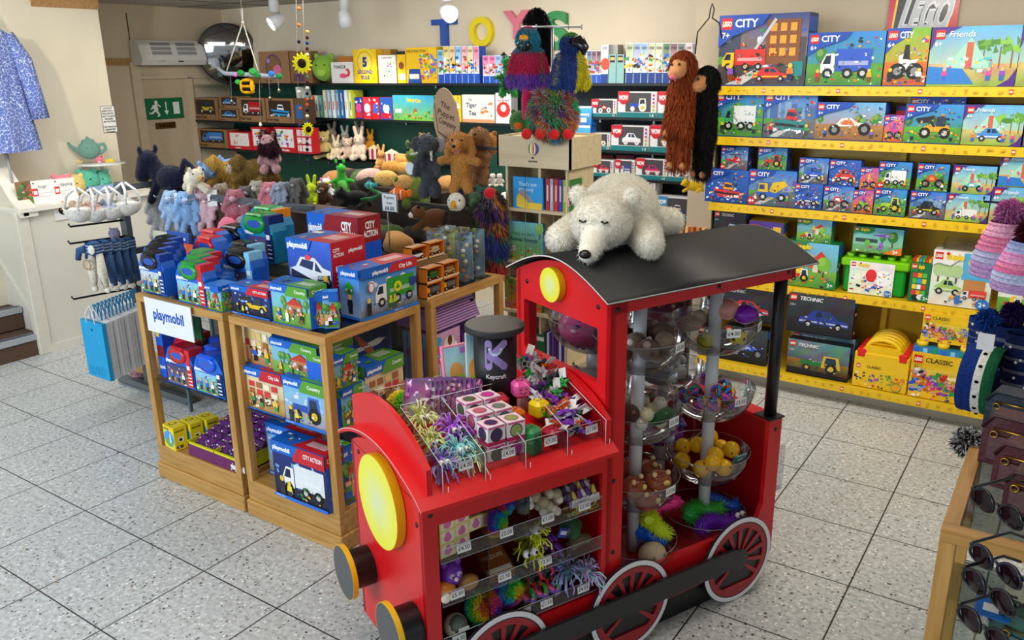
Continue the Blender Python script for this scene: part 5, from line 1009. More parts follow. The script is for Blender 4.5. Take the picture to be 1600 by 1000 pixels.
for u0,u1,vt,art,lb,up_ in R3:
 wd=.09 if u1-u0<60 else .13
 o,a,b,h=wbox(BB,u0,u1,vt,LZ[2]+.001,YF,wd,art,lb,'toy box','#1d3f8c')
 wbox(BB,up_[0],up_[1],up_[2],LZ[2]+.002+h,YF+.012,wd*.9,up_[3],up_[4],'toy box','#1b3a86')
DB='duplo_box';DB='toddler_brick_box'
def crea(c):c.grad(0,0,1,1,'#5a3aa0','#3a2a6a',3,3);lego(c,.04,.72,.2);c.text('CREATOR',.3,.76,.1,'#fff',.02,.4);c.vehicle('plane',.45,.2,.5,.4,'#d83a2a','#ddd');c.rect(.72,.5,.95,.9,'#e8c020');c.rect(.72,.05,.95,.42,'#e8c020')
wbox(BB,1114,1163,330,LZ[3]+.25,YF+.05,.1,art_technic('boat','#5a6a78'),'dark grey spaceship box at the left end of the fourth shelf','toy box','#2a3440')
wbox(BB,1114,1163,420,LZ[3]+.001,YF+.05,.12,art_technic('boat','#5a6a78'),'dark grey box under the spaceship box','toy box','#2a3440',hh=.245)
for k in range(3):wbox(BB,1166+3*k,1218+3*k,346-k*2,LZ[3]+.10,YF+.02+.06*k,.055,crea,'purple and yellow box picturing a red spaceship, fourth shelf','toy box','#e0c020',group='purple three in one boxes')
wbox(BB,1166,1222,420,LZ[3]+.001,YF+.02,.2,crea,'purple box lying under the red spaceship boxes','toy box','#5a3aa0',hh=.095)
o,a,b,h=wbox(DB,1225,1304,379,LZ[3]+.001,YF,.16,art_duplo('farm'),'large green box picturing a farm and red tractor, fourth shelf','toy box','#1f8a48')
wbox(DB,1244,1297,343,LZ[3]+.002+h,YF+.02,.12,art_duplo('farm'),'small green box with red barn and animals on top of the farm box','toy box','#5aa868')
# green brick bin
def wx(u,z,y):
 lo,hi=-200,1300
 for _ in range(30):
  v=(lo+hi)/2
  if on(u,v,y=y).z>z:lo=v
  else:hi=v
 return on(u,v,y=y).x
a,b=wx(1311,LZ[3],YF),wx(1412,LZ[3],YF);W=b-a;Hh=.235
t=thing('green_brick_bin','green plastic brick bin with studded lime lid and picture sleeve','toy bin',TR(a,YF+.01,LZ[3]+.001))
m=MB('#15a02c');m.box((.01,.02,0),(W-.01,.2,Hh-.055),bev=.012);m.build('bin_body',GLOSS,t)
m=MB('#7fd01c');m.box((-.01,0,Hh-.06),(W+.01,.22,Hh-.005),bev=.01)
for q in(.09,.28,.5,.72,.91):
 for y_ in(.06,.16):m.cyl((W*q,y_,Hh-.006),(W*q,y_,Hh+.018),.024,n=16)
m.build('lid',GLOSS,t)
m=MB();boxmesh(W*.68,Hh-.02,.01,'#e8e8e4',front=art_duplo('bricks','1½+',True),seed=5,mb=m,M=TR(W*.13,-.003,0));m.build('picture_sleeve',CARD,t)
wbox(DB,1331,1408,356,LZ[3]+.275,YF+.03,.14,art_duplo('dino'),'green box picturing dinosaurs and a helicopter standing on the green bin','toy box','#1d7a44')
o,a,b,h=wbox(DB,1417,1448,410,LZ[3]+.001,YF,.16,art_duplo('numbers'),'narrow dark green box with coloured number bricks','toy box','#166a3a')
m=MB();rb_=random.Random(3)
for k in range(8):m.box((a+.005+.018*k,YF+.01,LZ[3]+h+.003),(a+.02+.018*k,YF+.12,LZ[3]+h+.025),('#e83a2a','#f4c020','#38a0e0','#5ac040')[k%4])
m.build('number_train_tray',GLOSS,label='strip of coloured bricks on top of the number brick box',cat='toy')
o,a,b,h=wbox(DB,1449,1543,393,LZ[3]+.001,YF-.01,.2,art_duplo('car','2+',True),'large white box picturing a green car and caravan, fourth shelf','toy box','#d8dcd8')
m=MB();m.box((0,0,0),(.3,.16,.05));m.build('clear_plastic_tray',CLEAR,None,TR(a+.04,YF+.02,LZ[3]+h+.003),label='empty clear plastic tray on top of the white caravan box',cat='tray')
wbox(DB,1555,1640,430,LZ[3]+.001,YF,.16,art_duplo('farm','2+',True),'white box with a cow picture behind the woollen hats','toy box','#e8e8e4')
wbox(BB,1228,1330,461,LZ[4]+.292,YF-.04,.09,art_technic('car','#2a3f9a'),'black box picturing a dark blue racing car, bottom shelf','toy box','#0d0e12')
o,a,b,h=wbox(BB,1228,1323,530,LZ[4]+.001,YF-.07,.09,art_technic('tractor','#1f7a38','field'),'black box picturing a green tractor, front of the bottom shelf','toy box','#14140f',hh=.245)
wbox(BB,1232,1330,530,LZ[4]+.001,YF+.03,.09,art_technic('tractor','#1f7a38','field'),'second green tractor box directly behind the front one','toy box','#14140f',hh=.275)
wbox(BB,1130,1196,545,LZ[4]+.001,YF-.05,.1,art_technic('buggy','#2a5ae0'),'black box picturing a blue buggy, seen past the black post','toy box','#0d0e12',hh=.26)
wbox(BB,1090,1130,545,LZ[4]+.001,YF-.05,.1,art_technic('buggy','#c83a2a'),'black box picturing a red buggy, left end of the bottom shelf','toy box','#0d0e12',hh=.22)
wbox(BB,1120,1205,470,LZ[4]+.30,YF-.0,.1,art_technic('car','#d8302a'),'dark box above the buggy boxes behind the black post','toy box','#101216',hh=.24)
# yellow brick suitcases
a,b=wx(1330,LZ[4],YF-.09),wx(1415,LZ[4],YF-.09);W=b-a
def case_front(c):
 c.rect(.0,.0,1,.98,'#f4c81c');lego(c,.04,.62,.13);c.text('CLASSIC',.24,.65,.08,'#1a1a1a',.02,.4);c.bits(.03,.2,.22,.48,14,('#eee','#222'),.03);c.bits(.24,.2,.48,.5,22,('#2a5ac8','#1a3a98','#4a8ae8','#e04a9a'),.03);c.bits(.5,.2,.73,.5,22,('#7ac83a','#2a8a3a','#1f6a3a'),.03);c.bits(.75,.3,.97,.5,16,('#d82a2a','#f07a1c'),.03);c.ell(.82,.16,.15,.15,'#3a9a3a');c.ell(.82,.16,.13,.12,'#f0a81c');c.bits(.1,.04,.6,.14,10,BR,.03)
for k in range(5):
 t=thing('yellow_brick_suitcase','yellow brick suitcase with red catches, '+('front one' if k==0 else 'row behind the front one')+' on the bottom shelf','toy case',TR(a,YF-.09+.062*k,LZ[4]+.001),'yellow brick suitcases')
 m=MB('#f4c414');m.box((0,0,0),(W,.056,.24),bev=.008)
 if k==0:case_front(CV(m,frame((.004,-.0003,0),(1,0,0),(0,0,1)),W-.008,.21,4))
 K=m.M;m.M=frame((0,0,0),(1,0,0),(0,0,1));m.prism(((.02,.238),(W-.02,.238),(W-.07,.285),(.07,.285)),-.05,-.006);m.M=K;m.build('case_body',GLOSS,t)
 m=MB('#f7ce1e');m.tube([(W/2+(W*.3)*math.cos(PI-PI*i/10),.028,.265+.065*math.sin(PI*i/10))for i in range(11)],.013,8);m.build('handle',GLOSS,t)
 for sx in(0,1):
  m=MB('#e01f22');x=.012 if sx==0 else W-.07;m.box((x,-.004,.20),(x+.058,.060,.262),bev=.01);m.build('catch',GLOSS,t)
  # classic boxes
a,b=wx(1417,LZ[4],YF-.09),wx(1516,LZ[4],YF-.09);W=b-a
t=thing('studded_brick_bin','large yellow brick box with studded lid at the right end of the bottom shelf','toy bin',TR(a,YF-.09,LZ[4]+.001))
m=boxmesh(W,.30,.2,'#f0c41a',front=art_classic(),seed=8);m.build('bin_body',CARD,t)
m=MB('#2a8ac0');m.box((.0,.005,.30),(W,.2,.335))
for i in range(7):m.box((W*i/7+.005,.0,.302),(W*i/7+.03,.01,.33),('#2a6ae0','#8ad0f0','#1f9a5a')[i%3])
m.build('lid',GLOSS,t)
for i,q in enumerate((.12,.45,.8)):
 for y_ in(.045,.15):m=MB('#f4cf1c');m.cyl((W*q,y_,.335),(W*q,y_,.365),.034,n=18);m.build('stud',GLOSS,t)
wbox(BB,1438,1515,492,LZ[4]+.368,YF-.05,.12,art_classic(),'yellow box of loose bricks with a blue base band standing on the studded box','toy box','#f0c41a')
# wall sign above the bay
def sgn(c):
 c.rect(0,0,1,1,'#c81822');c.poly(((.04,.0),(.12,.95),(.96,.95),(.86,.2),(.5,.05)),'#f0c41c');c.poly(((.07,.03),(.15,.92),(.93,.92),(.83,.22),(.5,.09)),'#17140f');c.text('LEGO',.5,.28,.52,'#d9dadd',.09,.72,True,skew=.22);c.text('LEGO',.5,.3,.5,'#b9bcc2',.04,.70,True,skew=.22)
pA=on(1381,75,y=5.93);pB=on(1500,0,y=5.93)
boxmesh(pB.x-pA.x,.46,.012,'#b8c0c4',front=sgn).build('brick_wall_sign',GLOSS,None,TR(pA.x,5.94,pA.z-.05),label='red and yellow sign with big silver letters above the yellow bay',cat='sign')
# ------------------------------------------------------------------ wood and glass display cabinets with play figure sets
def cabinet(name,label,x0,x1,y0,y1,ztop=1.08,shelves=(.60,),zb=.2,sign=None,parts=True):
 t=thing(name,label,'display cabinet',TR(x0,y0,0));W,D=x1-x0,y1-y0;p=.042
 m=MB();m.box((-.012,-.012,0),(W+.012,D+.012,.088),bev=.006);m.build('skirting',OAKX,t)
 m=MB();m.box((0,0,.088),(W,D,zb),bev=.003);m.build('base_box',OAKX,t)
 for x in(.0,W-p):
  for y in(.0,D-p):m=MB();m.box((x,y,zb),(x+p,y+p,ztop-.04),bev=.002);m.build('post',OAKZ,t)
 for y in(0,D-p):m=MB();m.box((0,y,ztop-.04),(W,y+p,ztop),bev=.002);m.build('top_rail',OAKX,t)
 for x in(0,W-p):m=MB();m.box((x,p,ztop-.04),(x+p,D-p,ztop),bev=.002);m.build('top_rail',OAKY,t)
 m=MB();m.box((p,p,ztop-.008),(W-p,D-p,ztop-.001));m.build('glass_top',GLASS,t)
 for z in shelves:m=MB();m.box((.006,.012,z-.008),(W-.006,D-.006,z));m.build('glass_shelf',GLASS,t)
 return t
CY0,CY1=2.385,3.03
cabinet('display_cabinet','oak and glass display cabinet with the white lettered sign, left of the two',-4.075,-3.345,CY0,CY1)
cabinet('display_cabinet','oak and glass display cabinet with ambulance box, nearest the train',-3.30,-2.635,CY0,CY1)
cabinet('display_cabinet','oak and glass display cabinet behind the others, small model cars on top',-3.35,-2.635,3.11,3.76,1.075,(.56,))
PB='#1464c8';FIG=['#d8302a','#f0c83a','#2a6ad0','#37a048','#ffffff','#8a5a3a','#e8a070','#222222']
def pm_bg(c,sky,gnd,hz=.4):c.grad(0,0,1,.8,sky,gnd,5,7,.05);c.grad(0,0,1,hz,gnd,mixc(gnd,'#000',.25),3,6,.12)
def art_pm(theme='Country',pic='farm',col='#5aa830'):
 def f(c):
  SK={'farm':('#7cc4f0','#7ab048'),'city':('#2a7ad8','#8a9098'),'night':('#1a2a5a','#20243a'),'road':('#8ac8f0','#a8acb0'),'sea':('#1f4fa0','#1a3f88'),'shop':('#e8d8b0','#c8a060')}[pic]
  pm_bg(c,*SK)
  if pic=='farm':[c.tree(c.r.uniform(.05,.95),.38,c.r.uniform(.2,.4))for _ in range(4)];c.vehicle('house',.62,.3,.45,.42,'#c87a48','#c83a2a')
  if pic=='shop':[c.rect(.1+.2*i,.2+.17*j,.25+.2*i,.33+.17*j,c.r.choice(('#f4e8c8','#a8683a','#d83a3a','#e8c878')))for i in range(4)for j in range(3)]
  if pic in('city','sea'):c.bits(.05,.4,.95,.7,20,('#8ab8e8','#c8d8e8','#3a68a8'),.05)
  c.bits(.08,.08,.92,.4,26,FIG,.03)
  for q in(.2,.42,.8):c.fig(q,.1,.3,c.r.choice(FIG),c.r.choice(FIG[2:]),'#e8b890')
  c.rect(0,.80,1,1,PB);c.poly(((.42,.80),(.52,1),(1,1),(1,.74),(.42,.74)),col);c.text('playmobil',.04,.855,.075,'#ffffff',.04,.36);c.text(theme,.94-.26,.85,.075,'#ffffff',.02,.27)
  c.rect(0,0,1,.03,PB)
 return f
def art_pmv(kind,c1,c2,theme,col,pic='city',bot=True):
 def f(c):
  SK={'city':('#3a8ae0','#8a98a8'),'night':('#1c2f78','#20243a'),'road':('#7cc0f0','#a8acb0')}[pic];pm_bg(c,*SK,hz=.36)
  c.bits(.05,.4,.95,.72,14,('#a8c8f0','#6a9ad8','#dfe8f4'),.05);c.vehicle(kind,.56,.12,.78,.55,c1,c2);c.bits(.2,.1,.9,.3,14,FIG,.025);c.fig(.16,.06,.34,'#2a2a30','#333');c.fig(.30,.04,.3,'#f0e040','#333')
  c.rect(0,.80,1,1,PB);c.poly(((.42,.80),(.52,1),(1,1),(1,.74),(.42,.74)),col);c.text('playmobil',.04,.855,.075,'#ffffff',.04,.36);c.text(theme,.62,.85,.075,'#ffffff',.02,.34)
  if bot:c.rect(0,0,1,.06,'#1f6fd8');c.text('70936 | 4-10',.03,.015,.03,'#fff')
 return f
def side_blue(c):c.rect(0,0,1,.8,'#1a5ad0');c.rect(.1,.1,.9,.4,'#e8d8b0');c.bits(.15,.12,.85,.38,10,FIG,.04);c.text('playmobil',.1,.66,.06,'#fff',.03,.8)
def side_th(theme,col):
 def f(c):c.rect(0,0,1,.78,'#1f62d8');c.rect(0,.78,1,1,col);c.text(theme,.5,.85,.08,'#fff',.02,.8,True);c.bits(.2,.1,.8,.35,8,FIG,.04)
 return f
def top_th(col):return lambda c:(c.rect(0,0,1,1,PB),c.poly(((.4,0),(.5,1),(1,1),(1,0)),col),c.bits(.1,.2,.35,.8,6,FIG,.1),c.rect(.55,.3,.9,.7,mixc(col,'#ffffff',.4)))
def corner_x(u,z,y):
 return wx(u,z,y)
def pbx(u0,u1,vt,zb,y,d,theme,art,label,col='#5aa830',rot=0,hh=None,name='play_set_box',group=None,side=None,body=PB,mat=None):
 a,b=wx(u0,zb,y),wx(u1,zb,y);h=hh or on((u0+u1)/2,vt,y=y).z-zb
 m=boxmesh(b-a,h,d,body,front=art,top=top_th(col),side=side or side_th(theme,col),seed=_bk.randrange(9999))
 return m.build(name,mat or CARD,None,TR(a,y,zb)@RZ(rot),label=label,cat='toy box',group=group),a,b,h
GRN,REDB='#5aa02c','#c8202c'
ZT=1.083;ZS=.602;ZB_=.202
# nearest cabinet, top
YB=2.43
pbx(428,487,447,ZT,YB,.11,'Country',art_pm('Country','farm',GRN),'green and blue farm shop box on the glass top, second from the left',GRN)
pbx(365,424,450,ZT,YB,.10,'CITY ACTION',art_pmv('digger','#e8c020','#333','CITY ACTION',REDB,'night'),'red and blue road works box at the left of the cabinet top nearest the train',REDB)
for k in range(3):pbx(371+4*k,427+4*k,447-2.5*k,ZT,YB+.105+.052*k,.048,'CITY ACTION',art_pmv('digger','#e8c020','#333','CITY ACTION',REDB,'night'),'red topped box in the row behind the road works box',REDB,group='row of red topped boxes')
for k in range(2):pbx(433+5*k,492+5*k,443-3*k,ZT,YB+.115+.06*k,.055,'Country',art_pm('Country','farm',GRN),'green topped box in the row behind the farm shop box',GRN,group='row of green topped boxes')
def sm_side(c):c.rect(0,0,1,1,'#1a5ad8');c.rect(.15,.08,.85,.36,'#e8dcc0');c.bits(.2,.1,.8,.34,9,FIG,.04);c.text('playmobil',.1,.8,.045,'#fff',.03,.8)
for k,(x,lb)in enumerate(((-2.795,'small upright blue figure box, left of the pair at the glass corner'),(-2.735,'small upright blue figure box, right of the pair at the glass corner'))):
 m=boxmesh(.068,.17,.055,'#1a5ad8',front=art_pm('','farm',PB),side=sm_side,left=sm_side,top=lambda c:c.rect(0,0,1,1,'#3a9af0'),seed=k);m.build('play_figure_box',CARD,None,TR(x,YB+.02+.03*k,ZT)@RZ(math.radians(42)),label=lb,cat='toy box')
 # bigger boxes on the glass top: recycling lorry, police car, fire engine
def lorry(c):
 c.grad(0,0,1,.85,'#3a90e8','#9cb8cc',5,7,.04);c.grad(0,0,1,.2,'#8a98a8','#5a6878',2,5)
 for q in(.2,.5,.75):c.ell(q,.68,.08,.06,'#e8f2fc');c.ell(q+.05,.64,.09,.05,'#d8e8f8')
 c.vehicle('truck',.60,.16,.70,.54,'#2f9a30','#e8ecec');c.bits(.1,.06,.95,.3,16,FIG+['#3a9a3a'],.025);c.ell(.64,.5,.11,.11,'#d8e020');c.poly(((.60,.46),(.64,.57),(.68,.46)),'#2f9a30');c.poly(((.86,.42),(.98,.46),(.98,.60),(.86,.62)),'#1f3f90')
 c.fig(.5,.1,.26,'#a8d820','#2a6a2a');c.fig(.57,.1,.26,'#a8d820','#444');c.fig(.12,.08,.34,'#222','#222');c.ell(.17,.62,.08,.11,'#c8402a');c.ell(.17,.62,.06,.09,'#f0f0ec')
 c.rect(0,.82,1,1,'#c8202c');c.poly(((0,.82),(.46,.82),(.54,1),(0,1)),PB);c.text('playmobil',.2,.86,.075,'#fff',.04,.28);c.text('City Life',.66,.87,.075,'#fff',.03,.3);c.rect(0,0,1,.055,'#1f7ae0');c.text('70885 | 4-10',.55,.015,.03,'#fff')
def lorry_l(c):c.grad(0,0,1,.85,'#3a90e8','#9cb8cc',4,4);c.fig(.5,.1,.4,'#222','#222');c.vehicle('house',.5,.5,.5,.25,'#2f9a30','#2f9a30');c.rect(0,.82,1,1,PB);c.text('playmobil',.5,.87,.075,'#fff',.04,.8,True);c.rect(0,0,1,.055,'#1f7ae0')
def big(p0,p1,vt,zb,depth,front,left,label,body,topc,topf=None,name='play_set_box'):
 """box given by the two lower corners of its long face, photo points on the top surface"""
 a,b=on(*p0,z=zb),on(*p1,z=zb);d=(b-a);W=d.length;ex=d.normalized();ey=Vector((-ex.y,ex.x,0))
 n=Vector((ex.y,-ex.x,0));h=on(p0[0],vt,p=a,n=n).z-zb
 m=boxmesh(W,h,depth,body,front=front,left=left,side=left,top=topf or top_th(topc),seed=7)
 return m.build(name,CARD,None,frame(a,ex,ey,(0,0,1)),label=label,cat='toy box')
big((565,502),(652,474),422,ZT,.14,lorry,lorry_l,'large blue and red box picturing a green recycling lorry on the glass top',PB,'#c8202c')
def police(c):
 c.grad(0,0,1,1,'#3a6ae0','#1a1f3a',6,7,.06);c.grad(0,0,1,.25,'#2a2d40','#15182a',2,5);c.ell(.62,.62,.14,.1,'#e06ab0')
 P=lambda q,cc:c.poly([(x,.2+y*.72)for x,y in q],cc)
 P(((.04,.3),(.62,.12),(.97,.34),(.97,.56),(.8,.6),(.62,.78),(.3,.76),(.18,.56),(.04,.5)),'#e8ecf4');P(((.04,.3),(.62,.12),(.64,.3),(.06,.5)),'#1c2440');P(((.26,.58),(.56,.52),(.6,.7),(.34,.72)),'#2a3a60');P(((.62,.52),(.78,.5),(.64,.7)),'#2a3a60');P(((.66,.3),(.95,.4),(.95,.48),(.68,.42)),'#1c2a60')
 c.text('POLICE',.7,.45,.045,'#fff',.02,.22,rot=.25);c.wheel(.58,.34,.1,'#101014','#b8bcc8');c.wheel(.9,.44,.07,'#101014','#b8bcc8');c.bits(.4,.74,.58,.82,6,('#3a8af0','#f04a5a'),.03);c.fig(.86,.2,.34,'#15182a','#15182a')
 c.poly(((0,1),(0,.84),(.5,.84),(.6,1)),PB);c.text('playmobil',.03,.88,.075,'#fff',.05,.52)
def police_r(c):c.rect(0,0,1,1,'#c81f2a');c.text('CITY',.06,.86,.05,'#fff',.03,.2);c.text('ACTION',.06,.79,.05,'#fff',.03,.3);c.text('playmobil',.5,.82,.05,'#fff',.04,.42);c.ell(.72,.5,.13,.15,'#3ac0e8');c.ell(.72,.5,.10,.12,'#d8e060');c.fig(.72,.4,.2,'#223','#223');c.rect(.1,.58,.3,.66,'#fff');[c.rect(.1,.5-.06*i,.4,.52-.06*i,'#f0c8c8')for i in range(3)]
pbx(457,524,377,ZT,2.675,.23,'',police,'large red and blue box picturing a black and white police car','#c81f2a',side=police_r)
def fire(c):
 c.grad(0,0,1,.8,'#14183a','#0f1228',4,6,.1);c.bits(.2,.3,.75,.55,16,('#a8c8e8','#e8e8f0','#c8a040','#d84a3a'),.04);c.rect(.66,.1,.9,.55,'#e8642a');c.ell(.1,.55,.08,.14,'#f0e0e0');c.ell(.1,.55,.06,.11,'#c84a4a');c.rect(.3,.3,.55,.38,'#c8dcec')
 c.rect(0,.62,1,1,'#9c1a26');c.poly(((0,.62),(.26,.62),(.38,1),(0,1)),'#1a6ad8');c.text('playmobil',.02,.74,.11,'#fff',.05,.27);c.text('CITY',.68,.80,.12,'#fff',.05,.2);c.text('ACTION',.64,.68,.10,'#fff',.04,.3)
def fire_r(c):c.rect(0,0,1,.62,'#1a5ae0');c.rect(0,.62,1,1,'#9c1a26');c.text('CITY',.3,.82,.1,'#fff',.04,.45);c.text('ACTION',.2,.7,.09,'#fff',.04,.65);c.rect(.1,.05,.9,.25,'#30405a');c.bits(.15,.05,.85,.25,14,FIG,.05)
pbx(488,566,337,1.078,3.13,.17,'',fire,'wide dark red and blue box with a fire ladder behind the police car box','#9c1a26',side=fire_r)
# inside the nearest cabinet
pbx(388,447,580,ZS,2.42,.2,'City Life',art_pm('City Life','shop',REDB),'red and blue kindergarten box on the glass shelf',REDB)
pbx(448,512,596,ZS-.0,2.40,.2,'Country',art_pmv('tractor','#2a50a8','#3a6ad0','Country',GRN,'road'),'green topped box picturing a blue tractor and trailer on the glass shelf',GRN)
o,a,b,h=pbx(383,430,495,ZS+.215,2.46,.2,'Country',art_pm('Country','shop',GRN),'box with a stable shelf picture stacked on the kindergarten box',GRN)
pbx(428,502,536,ZS+.205,2.44,.22,'Country',art_pm('Country','farm',GRN),'wide green topped orchard box stacked on the tractor box',GRN)
def xbox(v0,v1,u0,u1,vt,zb,x,d,art,label,col=GRN,theme='Country',hh=None,body=PB):
 """box seen on the train side: face in the plane x, between two photo columns"""
 def fy(u):
  lo,hi=-200,1400
  for _ in range(30):
   v=(lo+hi)/2
   if on(u,v,x=x).z>zb:lo=v
   else:hi=v
  return on(u,v,x=x).y
 a,b=fy(u0),fy(u1);h=hh or on((u0+u1)/2,vt,x=x).z-zb
 m=boxmesh(b-a,h,d,body,front=art,top=top_th(col),left=side_th(theme,col),side=side_th(theme,col),seed=_bk.randrange(9999))
 return m.build('play_set_box',CARD,None,frame((x,a,zb),(0,1,0),(-1,0,0),(0,0,1)),label=label,cat='toy box')
xbox(0,0,536,572,600,ZS+.0,-2.66,.15,art_pm('Country','farm',GRN),'green topped box at the lower front of the side facing the train')
xbox(0,0,520,560,552,ZS+.20,-2.66,.16,art_pm('Country','farm',GRN),'green topped box with a wooden hut stacked above, facing the train')
xbox(0,0,574,632,575,ZS+.0,-2.67,.15,art_pm('Country','shop',GRN),'wide green topped box with a barn, facing the train',hh=.25)
def plane_art(c):c.grad(0,0,1,1,'#12264a','#1a4a90',5,7,.15);c.grad(0,0,1,.4,'#1f5aa8','#163a78',3,5,.2);c.vehicle('plane',.62,.4,.6,.4,'#c8ccd8','#a85a3a');c.bits(.05,.1,.9,.4,30,('#3a6ab0','#8ab0d8','#c8a878','#20305a'),.03);c.text('playmobil',.55,.84,.07,'#e8f0fa',.04,.38)
m=boxmesh(.46,.36,.12,'#14305c',front=plane_art,left=side_blue,seed=6);m.build('play_set_box',CARD,None,frame((-2.80,2.52,ZS+.07),(0,1,0),(-1,0,0),(0,0,1)),label='large dark blue box picturing a plane and trawler behind the green topped boxes',cat='toy box')
amb=art_pmv('truck','#e8ecf0','#f4f4f4','CITY ACTION',REDB,'night')
m=boxmesh(.37,.30,.12,PB,front=amb,side=side_th('CITY ACTION',REDB),top=top_th(REDB),seed=9);m.build('play_set_box',CARD,None,TR(-3.05,2.365,ZB_+.001)@RZ(.0),label='box picturing a white ambulance leaning out of the cabinet base by the corner post',cat='toy box')
m=boxmesh(.34,.29,.12,PB,front=art_pmv('digger','#e8a030','#d88a20','City Life',REDB,'road'),side=side_th('City Life',REDB),top=top_th(REDB),seed=10);m.build('play_set_box',CARD,None,TR(-3.255,2.50,ZB_+.001),label='box picturing an orange roller lorry behind the ambulance box',cat='toy box')
def adv(c):c.grad(0,0,1,1,'#8a98b8','#2a2a4a',3,4,.2);c.bits(.05,.05,.95,.8,30,FIG,.05);c.ell(.75,.75,.1,.12,'#c8202c');c.text('22',.75,.7,.1,'#fff',.02,None,True)
m=boxmesh(.36,.26,.08,'#3a4a7a',front=adv,seed=12);m.build('play_set_box',CARD,None,TR(-3.26,2.75,ZB_+.03)@RX(.25),label='grey blue calendar box leaning at the back of the cabinet base',cat='toy box')
xbox(0,0,540,556,700,ZB_,-2.68,.14,art_pm('Country','farm',PB),'blue box end behind the ambulance box at the cabinet side',hh=.3)
# carry cases
def case(name,label,M,w=.30,h=.24,d=.085,hc='#15161a',theme='farm',body='#1a64cc',flap=None,group=None):
 t=thing(name,label,'toy case',M,group)
 P=[(0,0),(w,0),(w,h*.66),(w*.86,h*.93),(w*.74,h),(w*.26,h),(w*.14,h*.93),(0,h*.66)]
 m=MB(body);m.M=frame((0,0,0),(1,0,0),(0,0,1));m.prism(P,-d,0);m.M=Matrix()
 c=CV(m,frame((0,-.0004,0),(1,0,0),(0,0,1)),w,h,3)
 sk={'farm':('#8ac8f0','#6aa83a'),'fire':('#3a4a88','#b8502a'),'night':('#2a3a78','#8a6a4a'),'kart':('#c8d8e8','#6a9a3a')}[theme]
 c.grad(.02,.03,.79,.54,sk[0],sk[1],4,5,.1);c.bits(.04,.05,.78,.46,46,FIG+['#3a6a2a','#6a4a2a'],.035);[c.fig(q,.08,.3,c.r.choice(FIG),'#234','#e8b890')for q in(.2,.42,.62)]
 c.text('playmobil',.04,.58,.085,'#fff',.05,.4)
 c.rect(.80,.04,.98,.62,'#122a6a' if not flap else flap);[c.rect(.83,.1+.09*i,.95,.13+.09*i,'#e8ecf4')for i in range(4)];c.rect(.82,.5,.92,.6,'#fff')
 m.build('case_body',CARD,t)
 m=MB(hc);m.M=frame((0,0,0),(1,0,0),(0,0,1));cx,cz=w*.5,h*.80
 for zz in(0,1):
  n=20;o_=[(cx+w*.30*math.cos(2*PI*i/n),cz+h*.2*math.sin(2*PI*i/n))for i in range(n)];i_=[(cx+w*.2*math.cos(2*PI*i/n),cz+h*.085*math.sin(2*PI*i/n))for i in range(n)]
  z_=.012 if zz==0 else-d-.002
  A_=[m.pv((p[0],p[1],z_))for p in o_];B_=[m.pv((p[0],p[1],z_))for p in i_];A2=[m.pv((p[0],p[1],z_-.012 if zz==0 else z_-.01))for p in o_]
  for j in range(n):q=(j+1)%n;m.pf((A_[j],A_[q],B_[q],B_[j]),sm=True);m.pf((A2[j],A2[q],A_[q],A_[j]),sm=True)
  m.pf(B_,lin('#2a5ab8'))
 m.M=Matrix();m.box((w*.24,-.012,h*.93),(w*.76,d+.004,h*1.02),hc,bev=.01);m.build('handle',GLOSS,t)
 if flap:m=MB(flap);m.box((w*.76,-.003,h*.62),(w*.92,d+.003,h*.99));m.build('side_flap',CARD,t)
 return t
YA=2.43
def cs(u,z,y,rz=0):return TR(wx(u,z,y),y,z)@RZ(rz)
case('play_carry_case','blue carry case with black handle picturing go-karts, front left of the cabinet top',cs(223,ZT,YA),.22,.22,.075,'#15161a','kart',flap='#1a3f98');case('play_carry_case','blue carry case with green handle picturing horses, above the white sign',cs(280,ZT,YA-.02),.235,.215,.075,'#1f9a3a','farm',flap='#d82a30')
for k in range(3):case('play_carry_case','blue carry case with black handle in the row behind the go-kart case',cs(228+7*k,ZT,YA+.09*(k+1)),.22,.225,.075,'#15161a','kart',flap='#1f50b8',group='row behind the go-kart case')
for k in range(2):case('play_carry_case','blue carry case with green handle in the row behind the horse case',cs(290+6*k,ZT,YA-.02+.09*(k+1)),.23,.22,.075,'#1f9a3a','farm',flap='#d82a30',group='row behind the horse case')
case('play_carry_case','carry case with a red handle behind the horse cases',cs(306,ZT,2.78),.25,.24,.08,'#d82028','night');case('play_carry_case','second red handled carry case directly behind the first',cs(312,ZT,2.88),.25,.25,.08,'#d82028','night')
case('play_carry_case','pale blue carry case with black handle picturing penguins, front of its row',cs(352,ZT,2.66),.25,.235,.08,'#15161a','night',flap='#8ad0f0');case('play_carry_case','pale blue carry case with black handle behind the penguin case',cs(358,ZT,2.78),.25,.24,.08,'#15161a','night',flap='#8ad0f0')
m=boxmesh(.11,.13,.10,'#2a78d8',front=art_pm('','farm',PB),side=art_pm('','farm',PB),top=lambda c:c.rect(0,0,1,1,'#3a8ae8'),seed=2);m.build('play_set_box',CARD,None,cs(326,ZT,YA-.03),label='small green and blue ranger box at the right corner of the left cabinet top',cat='toy box')
for k in range(3):m=boxmesh(.11,.13,.05,'#2a78d8',front=art_pm('','farm',PB),top=lambda c:c.rect(0,0,1,1,'#2a7ae0'),seed=2);m.build('play_set_box',CARD,None,cs(332+5*k,ZT,YA+.08+.06*k),label='small blue topped box in the row behind the ranger box',cat='toy box',group='row of small blue boxes')
